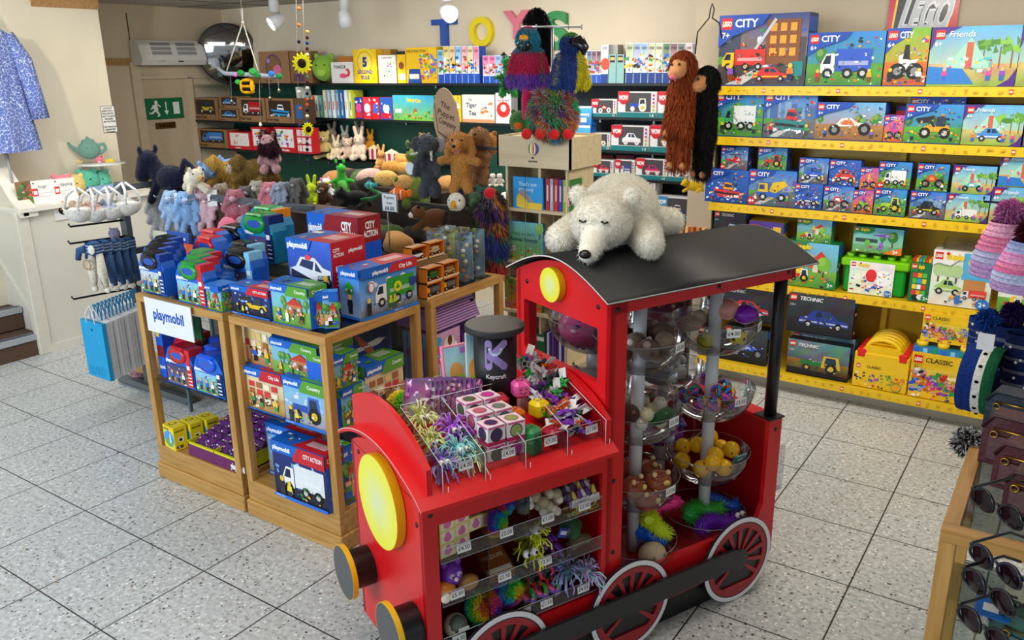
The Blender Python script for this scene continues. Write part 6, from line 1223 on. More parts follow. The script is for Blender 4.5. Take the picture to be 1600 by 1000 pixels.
# raised cases behind (on the rear cabinet / rack)
case('play_carry_case','teal carry case with green handle picturing dinosaurs, high at the back',cs(379,1.16,3.02),.29,.27,.1,'#1f9a3a','fire','#1a8ab0',flap='#122a6a');case('play_carry_case','teal carry case with green and yellow end behind the dinosaur case',cs(392,1.16,3.15),.29,.28,.1,'#1fa84a','fire','#1a8ac0',flap='#f0901c');case('play_carry_case','blue carry case with black handle picturing figures, left of the dinosaur case',cs(343,1.085,2.99),.28,.26,.1,'#15161a','night','#1a74cc')
m=MB('#4a5a4a');m.box((-3.95,3.04,0),(-3.62,3.40,1.155));m.build('olive_storage_box',MATTE,label='dull olive upright box supporting the dinosaur cases',cat='box')
m=MB('#54666a');m.box((-4.75,3.04,1.0),(-3.96,3.3,1.08));[m.box((x,y,0),(x+.02,y+.02,1.001))for x in(-4.75,-3.98)for y in(3.04,3.28)];m.build('side_table',MATTE,label='thin legged grey side table under the picture books and the yellow handled case',cat='table')
# inside left cabinet
for k,(u,hc,fl,lb)in enumerate(((264,'#c81f28','#d82a30','carry case with a red handle and red flap inside the left cabinet'),(308,'#1a5ae0',None,'blue handled carry case with animals inside the left cabinet'))):
 case('play_carry_case',lb,cs(u,ZS,2.41),.235,.215,.08,hc,'night' if k==0 else 'farm',flap=fl)
 for j in range(2):case('play_carry_case','carry case in the row behind the %s handled case inside the left cabinet'%('red' if k==0 else 'blue'),cs(u+8+7*j,ZS,2.51+.1*j),.235,.215,.08,hc,'farm',flap=fl,group='inner row %s'%('red' if k==0 else 'blue'))
def pm_thin(c):c.rect(0,0,1,1,'#1a5ac8');c.rect(0,.35,1,.55,'#7a1a26');c.rect(.1,.7,.6,.9,'#e8c040');c.text('playmobil',.1,.15,.06,'#fff',.03,.8)
m=boxmesh(.06,.33,.2,'#1a5ac8',front=pm_thin,seed=1);m.build('play_set_box',CARD,None,TR(-4.03,2.44,ZS),label='thin upright blue and dark red box at the left inside the left cabinet',cat='toy box')
m=boxmesh(.17,.34,.01,'#1c6a34',seed=1);m.build('green_card_sheet',CARD,None,TR(-3.96,2.56,ZS),label='plain dark green card behind the white lettered sign',cat='card')
def pr(c):c.grad(0,0,1,1,'#c8b0a0','#5a2a2a',4,4,.3);c.bits(.05,.05,.95,.95,40,FIG,.05)
m=boxmesh(.25,.3,.1,'#7a3a3a',front=pr,side=pr,seed=1);m.build('play_set_box',CARD,None,TR(-3.66,2.72,ZS),label='busy brown and red box at the back of the left cabinet shelf',cat='toy box')
# white sign
def sign(c):c.text('playmobil',.5,.42,.30,'#1a50b4',.035,.66,True)
a=on(241,469,y=2.365);b=on(325,484,y=2.365);W=.395
m=boxmesh(W,.185,.005,'#e9ebee',front=sign);m.build('brand_sign',GLOSS,None,TR(-3.965,2.366,1.052-.155),label='white card sign with rounded blue lettering on the left cabinet',cat='sign')
# yellow boxes and the bag tray on the left base
def yb_(c):c.rect(0,0,1,1,'#ecd41c');c.ell(.5,.45,.4,.36,'#4a9ae0');c.ell(.5,.3,.3,.18,'#6ab048');c.poly(((.55,.3),(.7,.3),(.68,.7),(.6,.72)),'#e8ecf0');c.text('playmobil',.1,.84,.07,'#1a1a1a',.03,.5)
def ys_(c):c.rect(.3,.35,.7,.55,'#fff');c.rect(.35,.38,.6,.5,'#222');c.text('playmobil',.1,.8,.07,'#1a1a1a',.03,.8);c.rect(.1,.08,.6,.2,'#333');c.ell(.3,.14,.05,.05,'#ccc')
for k in range(3):m=boxmesh(.115,.135,.075,'#ecd41c',front=yb_,side=ys_,left=ys_,top=lambda c:(c.ell(.35,.5,.25,.3,'#111'),c.ell(.35,.5,.18,.22,'#ecd41c')),seed=k);m.build('toddler_play_box',CARD,None,TR(-4.005+.03*k,2.39+.085*k,ZB_+.001)@RZ(-.1),label='bright yellow toddler play box on the left cabinet base, '+('front of the three','middle of the three','rear of the three')[k],cat='toy box')
t=thing('figure_bag_tray','yellow and purple card tray of foil bags on the left cabinet base','display tray',TR(-3.80,2.40,ZB_+.001))
m=MB('#e0d820');W,D=.44,.46
m.box((0,0,.0),(W,D,.006));m.box((0,0,0),(.006,D,.085));m.box((W-.006,0,0),(W,D,.085));m.box((0,D-.006,0),(W,D,.17));m.box((0,0,0),(W,.006,.07));m.box((0,.0,.07),(W,.012,.076));m.box((W/2-.003,0,0),(W/2+.003,D,.08));m.build('tray_body',CARD,t)
m=boxmesh(W,.065,.002,'#6a1f5a',front=lambda c:c.text('playmobil',.82,.25,.5,'#fff',.04,.25));m.build('tray_front',CARD,t,TR(0,-.003,0))
ms=[]
for s_ in range(3):
 m=MB('#5a1f6a');r_=random.Random(s_);m.box((-.045,-.055,-.002),(.045,.055,.006),'#5a1f6a',bev=.003);c=CV(m,frame((-.043,-.053,.0062),(1,0,0),(0,1,0)),.086,.106,s_);c.bits(.05,.05,.95,.8,26,('#d8c8e0','#3a2a5a','#c8a878','#2a1a3a','#8a5aa8','#e8e0f0'),.05);ms.append(m)
series('foil_figure_bag',ms,GLOSS,[TR(-3.80+.055+.068*i+.0*j,2.44+.045*j,ZB_+.055+.012*j)@RX(.75)@RZ(rg.uniform(-.1,.1))for j in range(9)for i in range(6)],'purple foil bag with a small figure picture in the yellow tray','toy packet','purple foil bags in the tray')
# rear cabinet: bags of glitter tattoo sets, model cars on top
def tat(c):c.grad(0,0,1,1,'#d8a0c8','#8a4a9a',5,4,.06);c.ell(.6,.75,.16,.14,'#f0d8c8');c.ell(.62,.8,.07,.1,'#5a3020');c.ell(.15,.85,.14,.1,'#3aa0e0');c.ell(.18,.6,.18,.16,'#d83a8a');c.text('Tattoos',.2,.42,.17,'#fff',.05,.75,rot=.35);c.text('Glitter',.1,.5,.09,'#3a6ad8',.04,.4,rot=.35);[c.rect(.3+.14*i,.12+.05*i,.4+.14*i,.2+.05*i,'#c83a8a' if i%2 else '#3a5ac8')for i in range(4)]
for k in range(6):
 m=boxmesh(.235,.29,.03,'#8a4aa0',front=tat,left=lambda c:c.grad(0,0,1,1,'#8ab0d8','#6a7aa8',3,1),top=lambda c:c.grad(0,0,1,1,'#c8a8d8','#8a6ab8',1,3),seed=2)
 m.build('tattoo_craft_box',CARD,None,frame((-2.70-.036*k,3.19,.56+.001),(0,1,0),(-1,0,0),(0,0,1)),label='purple and pink glitter craft box, '+('front one facing the train' if k==0 else 'row behind the front one'),cat='craft box',group='glitter tattoo boxes')
for k in range(5):
 m=boxmesh(.17,.23,.03,'#2f1050',front=lambda c:(c.grad(0,0,1,1,'#3a1060','#7a3ac0',4,3),c.ell(.5,.6,.3,.2,'#15061e'),c.text('GLITZ',.5,.3,.12,'#c88af0',.03,.8,True)),top=lambda c:c.rect(0,0,1,1,'#4a1a70'),seed=2)
 m.build('purple_craft_box',CARD,None,frame((-2.70-.036*k,3.44,.561),(0,1,0),(-1,0,0),(0,0,1)),label='dark purple craft box right of the tattoo boxes',cat='craft box',group='dark purple craft boxes')
for k in range(9):m=boxmesh(.40,.012,.26,'#8a6ab0',front=lambda c:c.grad(0,0,1,1,'#d8b0e0','#8a5aa0',1,4),left=lambda c:c.rect(0,0,1,1,'#b088c8'),top=lambda c:(c.grad(0,0,1,1,'#c890d0','#6a3a8a',3,3),c.bits(.1,.1,.9,.9,12,('#fff','#e88ac8','#3aa0d8'),.05)),seed=k);m.build('magazine_pack',CARD,None,frame((-2.69-.006*k,3.20,.872+.013*k),(0,1,0),(-1,0,0),(0,0,1)),label='flat lilac craft pack stacked above the tattoo boxes',cat='craft pack',group='stack of lilac craft packs')
soft('spotted_plush_dog','black and white spotted plush dog inside the rear cabinet','soft toy','lying',{'b':'#d8d4c8','m':'#e8e0d0','e':'#1c1a18'},TR(-2.80,3.62,.88)@RZ(-.6),.17)
# model cars in orange boxes: stepped boxes facing the train side
def car3(kind,c1,c2='#222'):
 m=MB(c1)
 if kind=='lorry':
  m.box((-.05,-.018,.012),(.05,.018,.018),'#30343a');m.box((-.05,-.018,.018),(-.022,.018,.046),c1,bev=.004);m.box((-.0505,-.014,.032),(-.045,.014,.043),'#15202a');m.box((-.018,-.019,.02),(.05,.019,.046),c2,bev=.002)
 else:
  m.box((-.045,-.018,.012),(.045,.018,.029),c1,bev=.004);m.box((-.022,-.0165,.029),(.038,.0165,.044),c2,bev=.004)
 for x in(-.032,.03):
  for y in(-.018,.018):m.cyl((x,y-.004,.011),(x,y+.004,.011),.0105,n=12,col='#161616');m.cyl((x,y-.0045,.011),(x,y+.0045,.011),.005,n=8,col='#c8c8c8')
 return m
def carbox(x,y,z,kind,c1,c2,lb):
 t=thing('model_car_box','orange open-front box with '+lb,'toy car box',frame((x,y,z),(0,1,0),(-1,0,0),(0,0,1)))
 w,h,d=.128,.078,.06;m=MB('#e8821c')
 for a_,b_ in(((0,0,0),(w,d,.004)),((0,0,h-.004),(w,d,h)),((0,0,0),(.004,d,h)),((w-.004,0,0),(w,d,h)),((0,d-.003,0),(w,d,h))):m.box(a_,b_)
 c=CV(m,frame((0,-.0005,0),(1,0,0),(0,0,1)),w,h,1);c.rect(0,0,1,.14,'#e8c8a0');c.bits(.05,.02,.9,.12,9,('#333','#c85a1a'),.03)
 c=CV(m,frame((0,0,h+.0003),(1,0,0),(0,1,0)),w,d,1);c.rect(.05,.1,.95,.9,'#d8a070');c.bits(.1,.2,.9,.8,9,('#7a5a3a','#e8e0d0','#c8701c'),.1)
 m.build('box_shell',CARD,t);K=car3(kind,c1,c2);K2=MB();K2.M=TR(w/2,.028,.006);K2.add_mesh(K.data());K2.build('model_car',GLOSS,t);return t
X0=-2.66
for(y,z,kd,c1,c2,lb)in((3.115,1.077,'lorry','#e8a01c','#5a6068','a yellow and grey tipper lorry, lower row left'),(3.25,1.077,'lorry','#e8a01c','#5a6068','a yellow and grey tipper lorry, lower row right'),(3.12,1.158,'car','#1f5a34','#2a6a3a','a dark green van, middle row'),(3.255,1.158,'car','#a88a58','#8a7048','a tan jeep, half hidden in the middle row')):carbox(X0,y,z,kd,c1,c2,lb)
for(x,y,z,kd,c1,c2,lb)in((-2.80,3.17,1.24,'car','#e8e8e8','#15161a','a black and white police jeep, upper row'),(-2.80,3.31,1.24,'car','#b8a078','#c8b48c','a sand coloured army jeep, upper row')):carbox(x,y,z,kd,c1,c2,lb)
m=MB('#8a6a48');m.box((-2.93,3.13,1.076),(-2.79,3.46,1.236));m.build('car_riser_box',CARD,label='brown riser box below the jeep boxes on the rear cabinet',cat='box')
# tall clear tubes of small animal figures
for k in range(6):
 x,y=-2.78-.10*(k%3),3.50+.11*(k//3)
 t=thing('animal_figure_tube','clear tube of small animal figures on the rear cabinet, '+('front' if k<3 else 'back')+' row, '+('right','middle','left')[k%3],'toy tube',TR(x,y,1.077))
 m=MB();m.box((0,0,0),(.075,.075,.27),bev=.01);m.build('tube',FILM,t)
 m=MB('#8a9a4a');m.box((.002,.07,.002),(.073,.072,.268),('#8ab8d8','#c8d08a','#b0d0e0')[k%3]);r_=random.Random(k);
 for q in range(9):m.ball((r_.uniform(.018,.055),r_.uniform(.02,.05),.03*q+.02),(.014,.012,.012),r_.choice(('#9ab04a','#e8d8b0','#6a6a70','#b88a50','#f0f0e8','#4a6a38')),7,5)
 m.build('figures',MATTE,t)
 # ------------------------------------------------------------------ shelving along the back wall
YG=6.08
m=MB();m.box((LX+.02,BY-.012,.3),(-4.05,BY,2.06));m.build('wall_panel_green',GREENM,kind='structure')
m=MB();m.box((-4.05,BY-.012,.3),(BXR,BY,2.06));m.build('wall_panel_dark',NAVYM,kind='structure')
m=MB();m.box((LX+.02,BY-.02,2.06),(BXR,BY,2.16));m.build('trim_picture_rail',PICT,kind='structure')
DSH=mk('dark_shelf_board',.4,col='#15191c',noise=.05)
def wshelf(x0,x1,z,lb,yf=YG):
 m=MB();m.box((x0,yf-.01,z-.02),(x1,BY-.012,z));o=m.build('wall_shelf',DSH,label=lb,cat='shelf')
 for x in(x0+.15,(x0+x1)/2,x1-.15):q=MB('#b8bcc0');q.box((x,YG+.02,z-.045),(x+.015,BY-.012,z-.02));q.build('bracket',METAL,o)
YV=5.84;ZG=dict(t=2.073,b=1.735,p=1.315,v=1.687,r=1.393,w1=1.812,w2=1.552,w3=1.335,w4=1.03)
wshelf(-7.55,BXR,ZG['t'],'long dark shelf of games and puzzles under the letters T O Y S');wshelf(-6.75,-4.02,ZG['b'],'dark shelf holding picture books and boxed games');wshelf(-6.62,-5.0,ZG['p'],'dark shelf of cream baby plush toys')
wshelf(-8.24,-6.55,ZG['v'],'dark shelf of wooden style vehicle boxes beside the door',YV);wshelf(-8.2,-6.45,ZG['r'],'dark shelf of red toy boxes below the vehicle boxes',YV)
for k,n in((1,'upper'),(2,'middle'),(3,'lower'),(4,'lowest')):wshelf(-3.45,-2.2,ZG['w%d'%k],n+' dark shelf of white window boxes with toy vehicles')
m=MB();m.box((-8.2,YV,2.055),(-7.56,BY-.02,2.065));m.build('glass_wall_shelf',GLASS,label='empty glass shelf beside the door',cat='shelf')
def gb_(u0,u1,vt,zk,art,label,cat='boxed game',body='#c8c8c8',d=.1,dy=0,**kw):return wbox(kw.pop('name','game_box'),u0,u1,vt,ZG[zk]+.001+kw.pop('dz',0),YG+dy,d,art,label,cat,body,side=False,**kw)
def kraft(kind,c1,word,c2='#fff'):
 def f(c):
  c.rect(0,0,1,1,'#9a7550');c.rect(.1,.26,.9,.92,'#3a2c22');c.vehicle(kind,.5,.28,.68,.55,c1,c2,'#222');c.text(word,.05,.08,.11,'#2a1c12',.02,.55);c.ell(.85,.13,.10,.10,'#5a4230');c.ell(.85,.13,.08,.08,'#9a7550')
 return f
for u0,u1,vt,kd,c1,w_,lb,dz in((305,342,153,'digger','#e8c83a','Dump Truck','brown window box with a yellow dump truck',0),(344,374,164,'car','#3a90e0','Airplane','brown window box with a blue toy, lower of two',0),(344,374,142,'car','#3a90e0','Airplane','brown window box with a blue toy, upper of two',.13),(376,416,153,'truck','#b82028','Fire Truck','brown window box with a red fire truck',0),(418,461,154,'boat','#2a9ae0','Ferry Boat','brown window box with a blue and white ferry boat',0)):
 gb_(u0,u1,vt,'v',kraft(kd,c1,w_),lb,'toy box','#8a6844',d=.16,dy=YV-YG,dz=dz,hh=.125 if w_=='Airplane' else None)
gb_(462,482,156,'v',lambda c:(c.rect(0,0,1,1,'#6a4e36'),c.rect(.1,.2,.6,.8,'#2a6ab0')),'dark end of a brown toy box right of the ferry boat','toy box','#5a4230',dy=YV-YG)
gb_(311,357,202,'r',kraft('truck','#3a8ae0','Car Carrier','#3a8ae0'),'brown window box with a blue car carrier','toy box','#8a6844',d=.16,dy=YV-YG)
def redtoy(s_):
 def f(c):c.rect(0,0,1,1,'#d0202c');c.rect(.1,.2,.9,.92,'#f4ece8');c.bits(.22,.3,.82,.8,16,(['#e8d8b8','#d0a878','#e84a3a']if s_ else['#7a4ac0','#37a048','#f0a020','#e03a2a','#4a8ae0']),.07);c.text('Wooden',.3,.05,.09,'#fff',.02,.4)
 return f
for u0,u1,vt,s_,lb in((358,394,206,1,'red box picturing a wooden hammer bench'),(395,419,199,0,'red box partly hidden behind the purple maned plush'),(431,464,199,0,'red box picturing coloured balls and stacking shapes')):gb_(u0,u1,vt,'r',redtoy(s_),lb,'toy box','#c81f2a',d=.16,dy=YV-YG)
gb_(465,489,200,'r',lambda c:[c.rect(0,0,1,1,'#d83040')]+[c.rect(.06+.32*i,.08+.3*j,.32+.32*i,.32+.3*j,'#f0e0e0')for i in range(3)for j in range(3)],'red and white grid patterned end of a toy box','toy box','#c81f2a',dy=YV-YG)
def tea(c):c.rect(0,0,1,1,'#a07a58');c.ell(.48,.52,.4,.4,'#6a4a68');c.ell(.48,.52,.34,.34,'#8a6848');c.ell(.6,.42,.2,.16,'#e87aa0');c.ell(.32,.7,.08,.08,'#b88ae0');c.text('Tea Set',.15,.05,.07,'#2a1c12',.01,.4)
gb_(408,454,80,'t',tea,'brown box picturing a pink tea set ring, top shelf','toy box','#8a6844');gb_(456,489,80,'t',lambda c:(c.rect(0,0,1,1,'#8f6a48'),c.rect(.1,.05,.7,.3,'#6a4a5a')),'plain brown box behind the felt sunflower','toy box','#7a5a3c')
gb_(530,553,88,'t',lambda c:c.rect(0,0,1,1,'#b87838'),'tan box behind the tongue game',body='#b87838',dy=.05)
gb_(519,553,97,'t',lambda c:(c.rect(0,0,1,1,'#f0ece8'),c.text('TONGUE',.12,.7,.14,'#222',.03,.6),c.tube if 0 else c.ell(.55,.35,.28,.12,'#f05a8a'),c.ell(.75,.5,.16,.2,'#e03a3a'),c.ell(.7,.5,.08,.1,'#f0ece8')),'white box with a pink curling tongue, beside the frog')
def rule5(c):c.rect(0,0,1,1,'#f0c81c');[c.ell(.5,.62,r_,r_,col)for r_,col in((.42,'#f8dc50'),(.36,'#f0c01c'),(.28,'#f8e060'))];c.text('5',.5,.5,.26,'#1f3f9a',.06,None,True);c.text('SECOND',.5,.28,.11,'#1f3f9a',.03,.8,True);c.text('RULE',.5,.12,.11,'#1f3f9a',.03,.5,True);c.text('JR',.82,.12,.06,'#e0502a',.02)
gb_(554,590,77,'t',rule5,'bright yellow game box with a large blue number 5',body='#e8bc1c');gb_(591,613,77,'t',lambda c:[c.rect(.0+.25*i,0,.23+.25*i,1,'#b88a3a')for i in range(4)],'gold striped box behind the white card game',body='#8a6a2a',dy=.07)
gb_(593,620,86,'t',lambda c:(c.rect(0,0,1,1,'#f4f0ea'),c.bits(.1,.1,.9,.8,36,('#e83a3a','#f0c83a','#3a7ad0','#222','#5ab04a','#f08ab0'),.035),c.text('CLASSIC CARDS',.5,.88,.05,'#333',.01,.8,True)),'white card game box covered in tiny pictures')
gb_(622,635,80,'t',lambda c:(c.rect(0,0,1,1,'#f0c020'),c.rect(0,.9,1,1,'#222'),c.rect(.2,.1,.9,.3,'#f0f0ec'),c.ell(.5,.55,.12,.12,'#8a4a2a')),'narrow yellow card game beside the large yellow puzzle',body='#e0b020')
def padd(c):c.rect(0,0,1,1,'#f2c420');c.text('PADDINGTON',.03,.86,.08,'#3a2a1a',.02,.62);c.bits(.45,.1,.97,.8,60,('#3a8ad0','#e04a3a','#f0f0e8','#6ab048','#8a6ac0','#f08a3a'),.05);c.poly(((.05,0),(.5,0),(.45,.4),(.1,.4)),'#2450a0');c.rect(.1,.12,.42,.26,'#f4f0e4')
gb_(636,684,74,'t',padd,'large yellow and blue puzzle box with a montage picture',body='#e0b41c')
cols=['#5ab0e0','#f0d060','#e8c878','#7ac0f0','#f0a8c0','#e8d8a0','#f080a0','#8ad0e8']
def pz(top,b='#1f55c0',num='100'):return lambda c:(c.rect(0,0,1,1,'#e8f0f4'),c.grad(.04,.3,.96,.98,top,mixc(top,'#ffffff',.5),3,3,.1),c.bits(.1,.3,.9,.7,12,FIG,.05),c.rect(0,0,1,.26,b),c.rect(.04,.0,.1,.24,'#d8e4f8'),c.text(num,.5,.84,.07,'#334',.01,.7,True))
for k in range(7):gb_(685+9.3*k,693.6+9.3*k,72+(k==0)*6,'t',pz(cols[k]),'narrow upright puzzle box with a blue base in the row beside the yellow puzzle','puzzle','#2458c0',group='narrow puzzles left of the letter Y')
for k in range(2):gb_(755+10*k,764.5+10*k,87,'t',pz('#f05a9a'),'pink narrow puzzle box right of the pale blue ones','puzzle','#2458c0',group='pink narrow puzzles')
for k in range(3):gb_(775+9*k,783+9*k,86,'t',pz('#8ab0d8'),'grey blue narrow puzzle box beside the green dragon puppet','puzzle','#2458c0',group='grey blue narrow puzzles')
for k in range(5):gb_(902+7.4*k,908.8+7.4*k,79,'t',pz(('#c84a3a','#e8d8c8','#3a5a90','#7a3a4a','#5a2a2a')[k],num='60'),'small dark puzzle box beside the blue parrot puppet','puzzle','#20408c',group='small puzzles right of the parrot')
gb_(938.5,949.5,70,'t',lambda c:(c.rect(0,0,1,1,'#e8e8ea'),c.ell(.6,.5,.14,.16,'#c8503a'),c.text('500',.5,.88,.07,'#334a90',.02,.7,True),c.rect(0,0,1,.24,'#20408c')),'white puzzle box with a pizza picture reading 500','puzzle')
for k in range(2):gb_(950.5+12.3*k,962+12.3*k,85,'t',lambda c:(c.rect(0,0,1,1,'#8ab8b8'),c.rect(.15,.72,.85,.96,'#3a3028'),c.rect(.2,.8,.8,.9,'#d8b870')),'pale teal narrow game box, '+('left' if k==0 else 'right')+' of a pair','puzzle','#7aa8a8')
gb_(951,964,70,'t',lambda c:c.rect(0,0,1,1,'#a8a8a0'),'grey box standing behind the teal pair','puzzle','#989890',dy=.06)
pcol=['#a8b890','#90b0c8','#8ac0e0','#c8c0a0','#d0c8b0','#4a7a3a','#8a4a5a','#6a7a6a','#e8d0d8','#7a8090','#5a6a80','#8a8a90']
for k in range(12):gb_(977+11.4*k,987.8+11.4*k,67,'t',pz(pcol[k],'#20408c','1000'),'upright thousand piece puzzle box with blue base left of the yellow bay','puzzle','#20408c',group='thousand piece puzzles')
# books row
sp_=random.Random(4)
for k in range(13):
 h_=.30 if k<1 else(.215 if k<6 else .27);u=468+6.6*k;a=wx(u,ZG['b'],YG);c1=('#e8ece0','#d8e4d8','#8ac0d8','#e88a3a','#f0f0e8','#5ab8a8','#e8e0c0','#a8d0e8','#f4f4f0','#4a9ac8','#2f6ab0','#e8f0f0','#c8d840')[k]
 m=boxmesh(.036,h_,.17,c1,front=lambda c:(c.rect(.2,.1,.8,.9,mixc(c1,'#fff',.5)),c.rect(.3,.3,.7,.6,sp_.choice(('#e05a3a','#3a7ac0','#e8c040')))),seed=k);m.build('picture_book',CARD,None,TR(a,YG,ZG['b']+.001)@RY(-.08 if k==0 else-.02),label='pale spined picture book standing on the second shelf behind the bead garland',cat='book',group='picture books on the second shelf')
for k,(u0,u1,c1,c2)in enumerate(((556,568,'#1f3f9a','#e04a8a'),(569,581,'#e03a4a','#f4f0f0'),(582,594,'#d82030','#3a6ad0'),(595,614,'#2a5ab8','#f0f4f8'))):gb_(u0,u1,152,'b',(lambda a_,b_:lambda c:(c.rect(0,0,1,1,a_),c.ell(.5,.5,.2,.22,b_),c.rect(.1,.05,.9,.3,'#d82030'),c.bits(.1,.1,.9,.9,8,('#fff',a_,b_),.06)))(c1,c2),('small game pack with a dark blue cover','small game pack with a pink and white cover','small game pack with a red cover','small blue game box with a white cap picture')[k],body='#c81f2a')
def jungle(c):c.grad(0,0,1,1,'#3ab0e0','#7ac040',4,5);c.text('Funny',.35,.75,.14,'#f4d020',.06,.2);c.text('Cat',.56,.72,.14,'#f4d020',.06,.13);c.ell(.55,.35,.1,.14,'#a86a2a');c.bits(0,.05,1,.4,24,('#5aa03a','#3a7a2a','#a8d040','#e8a03a'),.06);c.rect(.06,.3,.22,.45,'#f0ece0')
gb_(615,679,149,'b',jungle,'wide bright green and blue game box with a jungle scene',body='#4a9a3a');gb_(681,721,149,'b',lambda c:(c.rect(0,0,1,1,'#f0d83a'),c.bits(.1,.1,.9,.9,24,('#3a9ad0','#e04a3a','#5ab040','#fff'),.07)),'yellow boxed game partly behind the oval cardboard sign',body='#e0c020')
def tig(c):c.rect(0,0,1,1,'#f2f0ea');c.text('The',.2,.78,.08,'#3a4a6a',.01);c.text('Tiger',.12,.55,.16,'#3a4a6a',.02,.5);c.text('Tea',.2,.26,.16,'#3a4a6a',.02,.4);c.bits(.62,.2,.95,.8,16,('#f08a3a','#f4f0e8','#6a5ab0'),.06);c.rect(0,.0,1,.12,'#e8a878')
gb_(723,773,148,'b',tig,'cream game box with a small tiger beside grey lettering',body='#e8e4dc');gb_(775,799,145,'b',lambda c:(c.rect(0,0,1,1,'#f4f0f0'),c.ell(.5,.45,.28,.26,'#e0322a'),c.ell(.5,.5,.12,.12,'#f4f0f0'),c.text('spirograph',.5,.72,.08,'#c83a3a',.01,.85,True)),'white game box with a red spiral figure')
# window boxes with vehicles
def wow(kind,c1,tag_='#c81f30'):
 def f(c):
  c.rect(0,0,1,1,'#e4e4e6');c.rect(.2,.22,.86,.95,'#4a484c');c.rect(0,0,1,.2,'#1a7a80');c.vehicle(kind,.54,.24,.5,.5,c1,'#f0d8d0','#e8e8e8');c.poly(((.0,.62),(.3,.62),(.3,1),(.0,1)),tag_);c.ell(.15,.62,.16,.12,tag_);c.text('WOW',.15,.68,.17,'#fff',.04,.24,True)
  [c.ell(.93,.3+.14*i,.05,.05,('#a8c83a','#e0a03a','#c8405a','#8a4ac0','#c83a8a')[i],7)for i in range(5)];c.text('1-5',.85,.05,.1,'#fff',.02)
 return f
for u0,u1,vt,zk,kd,c1,lb,dz,tg in((924,963,155,'w1','buggy','#c82030','red buggy',0,'#c81f30'),(965,1025,143,'w1','tractor','#2450b8','blue lifting loader',0,'#c81f30'),(1027,1085,143,'w1','digger','#d8902a','digger behind the orange monkey puppet',0,'#c81f30'),(920,953,208,'w2','buggy','#f0d040','yellow fairy car',0,'#c81f30'),(955,1013,196,'w2','car','#e8ecf4','white and blue rescue patrol car',0,'#c81f30'),(1015,1075,196,'w2','car','#e08a3a','brown figure set behind the monkey puppet',0,'#c81f30'),(926,958,250,'w3','car','#e04050','small red car, first on the lower shelf',0,'#c81f30'),(961,991,250,'w3','truck','#3a4a90','small blue lorry, second on the lower shelf',0,'#c81f30'),(993,1042,248,'w3','car','#c82a6a','pink roadster',0,'#c81f30'),(1044,1082,248,'w3','buggy','#888','white vehicle behind the monkey feet',0,'#c81f30'),(976,1023,284,'w4','boat','#d8302a','red and yellow tug boat, upper of its stack',.16,'#2a6a98'),(976,1020,318,'w4','boat','#e8a03a','toy, lower of its stack behind the polar bear',0,'#2a6a98'),(1024,1085,308,'w4','boat','#2a4a90','blue and white ship',0,'#3a90c8')):
 gb_(u0,u1,vt,zk,wow(kd,c1,tg),'white window box with a '+lb,'toy box','#e0e0e2',d=.14,dz=dz,hh=.155 if 'lower of its stack' in lb else None)
for k in range(4):gb_(928+34*(k%2),958+32*(k%2),246-3*(k//2),'w3',lambda c:c.rect(0,0,1,1,'#b02838'),'thin red topped pack in the row behind the small car packs','toy box','#b02838',d=.03,dy=.15+.04*(k//2),group='red packs behind the small cars')
def mem(c):c.grad(0,0,1,1,'#5ac0f0','#2a7ad0',3,3);c.text('memory',.5,.5,.16,'#fff',.04,.9,True);c.rect(.3,.15,.7,.4,'#f0e8e0');c.rect(0,.9,1,1,'#f0f0f0')
gb_(899,922,172,'w2',mem,'blue memory game box behind the rainbow spiky puppet, lower',body='#2a7ad0',hh=.19,dy=-.02);gb_(899,924,140,'w2',mem,'blue memory game box behind the rainbow spiky puppet, upper',body='#2a7ad0',hh=.15,dz=.192,dy=-.02)
m=MB('#e0904a')
for i in range(8):
 for j in range(3):m.box((-2.62+.045*i,YG-.16+.05*j,.97),(-2.60+.045*i,YG-.03+.05*j,1.02),('#e0904a','#f0c890','#c86a2a')[(i+j)%3])
m.box((-2.64,YG-.18,.93),(-2.25,YG-.005,.968),'#c88a50');m.build('orange_block_tray',MATTE,label='tray of orange and cream blocks on the floor side of the lowest window box',cat='tray')
# wall letters
def letter(ch,u0,u1,v0,v1,col,lb):
 a,b=on(u0,v1,y=BY-.03),on(u1,v0,y=BY-.03);V,Fc,w_,cap=text_data(ch,.035,8);lo=min(p[1]for p in V);k=(b.z-a.z)/(cap-lo);kx=(b.x-a.x)/w_
 m=MB(col);K=frame((a.x,0,a.z-lo*k),(1,0,0),(0,0,1))@SCL(kx,k,1)
 ed={}
 for f in Fc:
  for i in range(len(f)):e=(f[i],f[(i+1)%len(f)]);ed[e]=ed.get(e,0)+1
 for z,fl in((-(BY-.05),0),(-(BY-.001),1)):m.M=K;m.v.extend([tuple(K@Vector((p[0],p[1],-z*-1 if 0 else 0))+Vector((0,-z,0)))for p in V])
 n=len(V);
 for f in Fc:m.pf(f);m.pf([i+n for i in f][::-1])
 for(i,j)in ed:
  if(j,i)not in ed:m.pf((j,i,i+n,j+n))
 m.M=Matrix();m.build('wall_letter',SATIN,label=lb,cat='letter')
letter('T',677,712,29,72,'#2a55b0','big blue letter T on the back wall');letter('O',735,770,25,74,'#f0d814','big yellow letter O on the back wall');letter('Y',788,828,15,62,'#e0788c','big pink letter Y on the back wall');letter('S',851,888,16,78,'#1f8a44','big green letter S on the back wall')
